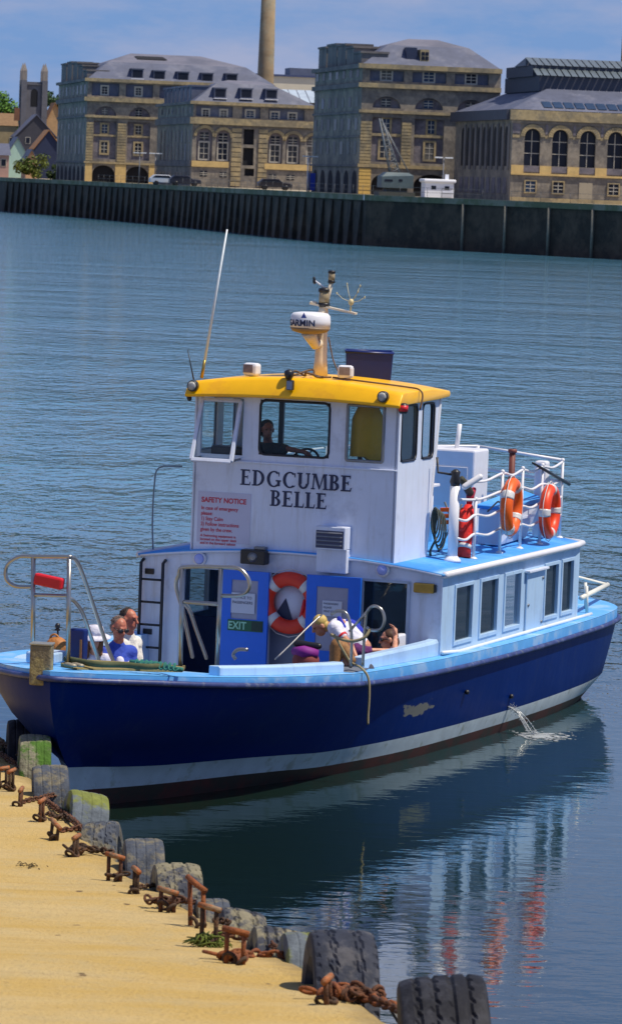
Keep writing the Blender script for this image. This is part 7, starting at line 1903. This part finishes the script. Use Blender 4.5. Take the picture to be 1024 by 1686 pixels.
# ---------------------------------------------------------------- foliage
def leaf_mat(name, a, b_): return mat(name, a, .8, .35, .9, col2=b_, c2amt=.6, c2scale=.35)
def tree(name, base, rx, ry, rz, zc, label, m1, n=2600, leaf=.42, trunk=True, cat='tree'):
    e = empty(name, base, 0, label, cat); random.seed(hash(label) % 1000 if False else len(label)*7)
    if trunk:
        m = MB(); m.tube([(0,0,-1), (.1,0,zc*.5), (0,.1,zc)], [.35, .25, .12], 8)
        for k in range(5):
            a = k*1.3; m.tube([(0,0,zc*.5), (rx*.5*math.cos(a), ry*.5*math.sin(a), zc+rz*.2)], [.15, .05], 6)
        m.build('trunk', mat('bark', (.08,.06,.04), .9, .2, 2), e)
    m = MB(); cl = [(Vector((random.uniform(-1,1)*rx*.72, random.uniform(-1,1)*ry*.72, zc+random.uniform(-.75,.8)*rz)), random.uniform(.32,.55)) for _ in range(13)]
    for k in range(n):
        c, r = random.choice(cl); v = Vector((random.gauss(0,1), random.gauss(0,1), random.gauss(0,1))).normalized()*(random.random()**.4)
        p = c+Vector((v.x*rx*r, v.y*ry*r, v.z*rz*r)); nrm = (v+Vector((random.gauss(0,.5), random.gauss(0,.5), random.gauss(.3,.5)))).normalized()
        t = nrm.orthogonal().normalized(); bt = nrm.cross(t); s_ = leaf*random.uniform(.6, 1.3)
        m.add([p-t*s_, p+bt*s_*.6, p+t*s_, p-bt*s_*.6], [(0,1,2,3)])
    m.build('crown', m1, e)
p = ptz(4, 262, 960); tree('leafy_tree', (p.x, p.y, ZQ), 4.6, 4, 5.2, ptz(4, 183, 960).z-ZQ-.5, 'rounded green tree beside the church tower', leaf_mat('tree_leaves', (.035,.11,.012), (.09,.20,.02)), 3000, .4)
p = ptz(50, 285, 765); tree('garden_bush', (p.x, p.y, ZQ), 2.9, 2, 1.9, 2.0, 'spreading olive green bush in front of the navy house', leaf_mat('bush_leaves', (.07,.11,.015), (.16,.19,.03)), 1500, .26, False, 'bush')
p = ptz(88, 286, 740); tree('garden_bush', (p.x, p.y, ZQ), 1.1, 1.0, 1.5, 1.5, 'small dark bush at the corner of the big mill', leaf_mat('bush_leaves_dark', (.03,.06,.015), (.08,.12,.02)), 700, .2, False, 'bush')
p = ptz(82, 215, 1000); tree('leafy_tree', (p.x, p.y, ZQ), 3.5, 3, 3.5, ptz(82, 160, 1000).z-ZQ-2.2, 'dark green tree showing between the church tower and the mill', leaf_mat('tree_leaves_dark', (.02,.06,.02), (.05,.10,.04)), 1600, .4)

# ---------------------------------------------------------------- quay wall
qw = empty('quay_wall', (QP[0].x, QP[0].y, 0), 0, 'long dark stone quay wall with ribbed face and pale vertical ladders', 'quay wall')
O = Vector((QP[0].x, QP[0].y, 0))
QW = mat('quay_stone', (.062,.043,.03), .9, .5, .7, bump=.05, col2=(.03,.024,.018), c2amt=.6, c2scale=.25)
QC = mat('quay_coping', (.20,.19,.14), .9, .3, .8, col2=(.10,.11,.06), c2amt=.6, c2scale=.4)
m = MB()
for a, c in zip([QB]+QP, QP):
    m.quad(a-O+Vector((0,0,-2)), c-O+Vector((0,0,-2)), c-O+Vector((0,0,ZQ-.55)), a-O+Vector((0,0,ZQ-.55)))
# ribs on the older, left-hand length
ribs = MB()
for a, c in zip(QP[:4], QP[1:5]):
    dv_ = (c-a); L_ = dv_.length; t = dv_.normalized(); nrm = Vector((t.y, -t.x, 0)); 
    if nrm.y > 0: nrm = -nrm
    n = max(1, int(L_/4.6))
    for k in range(n):
        q = a+t*(L_*(k+.5)/n)-O
        for s_, (o0, o1) in ((1, (.65, .2)),):
            w_ = .85; ribs.add([q-t*w_+nrm*o0+Vector((0,0,-1)), q+t*w_+nrm*o0+Vector((0,0,-1)), q+t*w_+nrm*o1+Vector((0,0,ZQ-.75)), q-t*w_+nrm*o1+Vector((0,0,ZQ-.75)),
                  q-t*w_+Vector((0,0,-1)), q+t*w_+Vector((0,0,-1)), q+t*w_+Vector((0,0,ZQ-.75)), q-t*w_+Vector((0,0,ZQ-.75))], [(0,1,2,3),(0,3,7,4),(1,5,6,2),(3,2,6,7)])
m.build('wall_face', QW, qw); ribs.build('buttress_ribs', QW, qw)
m = MB()
for a, c in zip([QB]+QP, QP):
    t = (c-a).normalized(); nrm = Vector((t.y, -t.x, 0)); 
    if nrm.y > 0: nrm = -nrm
    A, C = a-O, c-O
    m.add([A+nrm*.3+Vector((0,0,ZQ-.55)), C+nrm*.3+Vector((0,0,ZQ-.55)), C+nrm*.3+Vector((0,0,ZQ+.06)), A+nrm*.3+Vector((0,0,ZQ+.06)), A-nrm*1.2+Vector((0,0,ZQ+.06)), C-nrm*1.2+Vector((0,0,ZQ+.06)), A+Vector((0,0,ZQ-.55)), C+Vector((0,0,ZQ-.55))], [(0,1,2,3),(3,2,5,4),(0,6,7,1)])
m.build('coping', QC, qw)
for px in (779, 853, 929, 1005):
    y0 = 345+(px-779)*.058; p = at_z(px, 415+(px-779)*.05, .4)
    for a, c in zip(QP, QP[1:]):
        if a.x <= p.x <= c.x: p = a.lerp(c, (p.x-a.x)/(c.x-a.x)); break
    m = MB(); q = p-O; m.tube([q+Vector((.0,-.5,-.5)), q+Vector((0,-.5,ZQ-.5))], .16, 8); m.build('ladder_pipe', mat('pale_pipe', (.15,.14,.11), .7, .3, 3), qw)
# quay railing
rl = empty('quay_railing', (QP[2].x, QP[2].y, ZQ), 0, 'thin dark railing along the quay edge below the mills', 'railing'); O2 = Vector((QP[2].x, QP[2].y, ZQ))
m = MB(); rail_posts = []
for a, c in zip(QP[1:7], QP[2:8]):
    t = (c-a); L_ = t.length; t.normalize(); nrm = Vector((-t.y, t.x, 0)); 
    if nrm.y < 0: nrm = -nrm
    A, C = a+nrm*.9-O2+Vector((0,0,ZQ)), c+nrm*.9-O2+Vector((0,0,ZQ))
    for h in (.55, 1.05): m.tube([A+Vector((0,0,h)), C+Vector((0,0,h))], .018, 4)
    for k in range(int(L_/4.6)): rail_posts.append(A.lerp(C, k*4.6/L_))
m.build('rails', mat('railing_grey', (.10,.11,.12), .6, .2, 3), rl); po_ = MB().tube([(0,0,0), (0,0,1.1)], .03, 4).build('post', MATS['railing_grey'], rl, rail_posts[0])
for q in rail_posts[1:]:
    c = po_.copy(); COL.objects.link(c); c.parent = rl; c.location = q
# small blue boat at the left
p = at_z(2, 341, 0); e = empty('blue_rowing_boat', (p.x, p.y, 0), R(25), 'small bright blue boat afloat off the left end of the quay', 'boat')
m = MB(); vs = []; n = 9
for k in range(n):
    t = k/(n-1); w_ = .95*math.sin(PI*min(1, t*1.15+.02))**.6 if t < .87 else .72; y = -2.2+4.4*t
    vs += [(-w_, y, .75+.2*(1-t)**2), (-w_*.7, y, .0), (0, y, -.25), (w_*.7, y, 0), (w_, y, .75+.2*(1-t)**2)]
m.smooth = True; m.add(vs, [(k*5+j, k*5+j+1, (k+1)*5+j+1, (k+1)*5+j) for k in range(n-1) for j in range(4)]); m.build('hull', mat('bright_blue_hull', (.01,.10,.45), .4, .1, 3), e)
m = MB(); m.b2((-.5, -.4, .1), (.5, .9, 1.3)); m.build('cuddy', WTUBE, e, bevel=.08)
m = MB(); m.b2((-.42, -.43, .75), (.42, -.41, 1.2)); m.build('windscreen', PANE, e)

# ---------------------------------------------------------------- crane, hut, lamps, cars
dC = 497
def pc(px, py, d=dC): return at_d(px, py, d)
b0 = pc(652, 326); e = empty('dockside_crane', (b0.x, b0.y, ZQ), YAW, 'grey-green dockside crane with a lattice jib in front of the stone block', 'crane')
def lc(px, py, dd=0):
    p = pc(px, py, dC+dd)-Vector((b0.x, b0.y, ZQ)); return Matrix.Rotation(-YAW, 3, 'Z') @ p
CG = mat('crane_green', (.07,.11,.13), .6, .2, 1.5); 
x0, x1 = lc(624, 300).x, lc(677, 300).x; zt = lc(650, 283).z
m = MB(); m.add([(x0,-1.6,.9),(x1,-1.6,.9),(x1,1.6,.9),(x0,1.6,.9),(x0,-1.6,zt-.5),(x1,-1.6,zt-.3),(x1,1.6,zt-.3),(x0,1.6,zt-.5),(x0+.6,-1.2,zt),(x1-.5,-1.2,zt),(x1-.5,1.2,zt),(x0+.6,1.2,zt)], [(0,3,2,1),(0,1,5,4),(1,2,6,5),(2,3,7,6),(3,0,4,7),(4,5,9,8),(5,6,10,9),(6,7,11,10),(7,4,8,11),(8,9,10,11)]); m.build('cab', CG, e)
m = MB(); m.b2((x0+.3, -1.63, 1.6), (x0+1.2, -1.605, zt-.8)); m.b2((x0+1.9, -1.63, 1.9), (x0+2.3, -1.605, zt-1.0)); m.build('cab_window', PANE, e)
m = MB(); m.b2((x0-.3, -1.8, .0), (x1+.2, 1.8, .45)); m.b2((x0+.6, -1.2, .45), (x1-.6, 1.2, .899)); m.build('undercarriage', mat('crane_dark', (.05,.06,.06), .7, .2, 1.5), e)
m = MB(); jb, jt = lc(650, 284), lc(626, 194)
ws = [(1, 1), (-1, 1), (-1, -1), (1, -1)]; N_ = 11
def jp(t, k): w_ = .55*(1-t)+.12*t; a = ws[k]; c = jb.lerp(jt, t); return c+Vector((a[0]*w_, a[1]*w_, 0))
for k in range(4): m.tube([jp(0, k), jp(1, k)], .06, 5)
for i in range(N_):
    for k in range(4):
        m.tube([jp(i/N_, k), jp((i+1)/N_, (k+1) % 4)], .035, 4); m.tube([jp(i/N_, k), jp(i/N_, (k+1) % 4)], .035, 4)
m.build('lattice_jib', mat('jib_grey', (.17,.19,.21), .5, .2, 1.5), e)
m = MB(); s1, s2 = lc(632, 203), lc(675, 286); m.tube([s1, s2], .045, 4); m.tube([s1+Vector((0,.5,0)), s2+Vector((0,.5,0))], .045, 4); m.tube([s1, lc(652, 284)], .04, 4); m.build('stay_cable', MATS['jib_grey'], e)
# white hut
b0 = pc(699, 326, 489); e = empty('white_hut', (b0.x, b0.y, ZQ), YAW, 'small white harbour hut with rounded roof on the quay edge', 'hut')
x1 = (747-699)*489/F; zt = pc(720, 300, 489).z-ZQ; zr = pc(720, 294, 489).z-ZQ
HW = mat('hut_white', (.80,.82,.88), .4, .04, 1.5)
m = MB(); m.b2((0, 0, 0), (x1, 2.4, zt)); m.build('wall', HW, e)
m = MB(); m.b2((-.22, -.25, zt+.002), (x1+.22, 2.65, zr)); m.build('roof', HW, e, bevel=.14)
for f in (.22, .68):
    m = MB(); m.b2((x1*f, -.03, zt-.75), (x1*(f+.16), -.005, zt-.35)); m.build('window', PANE, e)
m = MB(); m.b2((x1*.60, -.05, .1), (x1*.95, -.006, zt-1.0)); m.build('door', mat('hut_door', (.60,.62,.70), .5, .05, 2), e)
m = MB(); m.b2((x1*.74, .8, zr), (x1*.86, 1.1, zr+.55)); m.build('vent_pipe', HW, e)
m = MB(); 
for z in (.5, 1.0): m.tube([(x1*.55, -.6, z), (x1*.98, -.6, z)], .03, 5)
for x in (.55, .98): m.tube([(x1*x, -.6, 0), (x1*x, -.6, 1.05)], .03, 5)
m.build('handrail', MATS['railing_grey'], e)
# lamp posts with two arms
def lamp2(px, pyb, pyt, d, half, label):
    b0 = at_d(px, pyb, d); e = empty('lamp_post', (b0.x, b0.y, ZQ), YAW, label, 'lamp post', 'double-armed lamp posts on the far quay'); h = at_d(px, pyt, d).z-ZQ; w_ = half*d/F
    m = MB(); m.tube([(0,0,0), (0,0,h)], [.10, .06], 6); m.build('post', mat('lamp_grey', (.16,.17,.2), .5, .1, 2), e)
    for s_ in (-1, 1):
        m = MB(); m.tube([(0,0,h-.1), (s_*w_*.6, 0, h)], .05, 5); o = m.build('arm', MATS['lamp_grey'], e)
        m = MB(); m.box((s_*w_*.95, 0, h+.03), (.85, .35, .14)); m.build('lamp_head', mat('lamp_white', (.7,.72,.75), .4, .05, 2), o)
lamp2(728, 326, 259, 491, 9, 'double-armed lamp post just right of the crane above the white hut')
lamp2(229, 292, 251, 640, 6, 'double-armed lamp post before the shaded front of the big mill')
lamp2(255, 294, 252, 636, 6, 'double-armed lamp post before the left flank of the lower mill wing')
lamp2(509, 312, 257, 540, 7, 'double-armed lamp post by the blue sign at the right end of the mill wing')
b0 = at_d(511, 308, 545); e = empty('blue_sign', (b0.x, b0.y, ZQ), YAW, 'tall blue panel on a pale post at the end of the mill wing', 'sign')
m = MB(); m.tube([(-.4,0,0), (-.4,0,4.2)], .08, 6); m.build('post', MATS['lamp_white'], e); m = MB(); m.b2((-.3,-.08,.2), (.55,.08,2.3)); m.build('panel', mat('sign_blue', (.02,.06,.45), .4, .1, 2), e)
def car(px, py, d, col, label, L_=4.2, van=False, yaw=0):
    b0 = at_d(px, py, d); e = empty('parked_van' if van else 'parked_car', (b0.x, b0.y, ZQ), YAW+yaw, label, 'van' if van else 'car', 'vehicles parked on the far quay')
    hh = 1.95 if van else 1.42; m = MB()
    prof = [(-L_/2, .35), (L_/2, .35), (L_/2, .75), (L_/2-.1, .92), (L_*.22, .98), (L_*.10, hh), (-L_*.36, hh), (-L_*.47, 1.0), (-L_/2, .9)] if not van else [(-L_/2, .35), (L_/2, .35), (L_/2, .9), (L_*.36, 1.1), (L_*.26, hh), (-L_/2, hh)]
    m.prism(prof, 1.7, Matrix.Rotation(PI/2, 3, 'X'), (0, .85, 0)); m.build('body', mat('car_paint_'+str(len(MATS)), col, .3, .05, 1), e, bevel=.08)
    m = MB(); w0 = [(L_*.19, 1.0), (L_*.085, hh-.1), (-L_*.33, hh-.1), (-L_*.42, 1.02)] if not van else [(L_*.34, 1.12), (L_*.25, hh-.15), (L_*.05, hh-.15), (L_*.05, 1.12)]
    m.prism(w0, 1.74, Matrix.Rotation(PI/2, 3, 'X'), (0, .87, 0)); m.build('side_windows', PANE, e)
    for sx in (-.3, .31):
        for sy in (-.78, .78):
            m = MB(); m.lathe([(.2, -.1), (.32, -.1), (.32, .1), (.2, .1)], 14, Matrix.Rotation(PI/2, 3, 'X'), (sx*L_, sy, .32)); m.build('wheel', BLACK, e)
car(272, 300, 612, (.50,.53,.58), 'white parked car before the flank of the lower mill wing', 4.4)
car(304, 303, 606, (.015,.018,.035), 'black parked car beside the white one', 4.3)
car(452, 309, 575, (.02,.02,.03), 'black parked car below the end arches of the mill wing', 4.4)
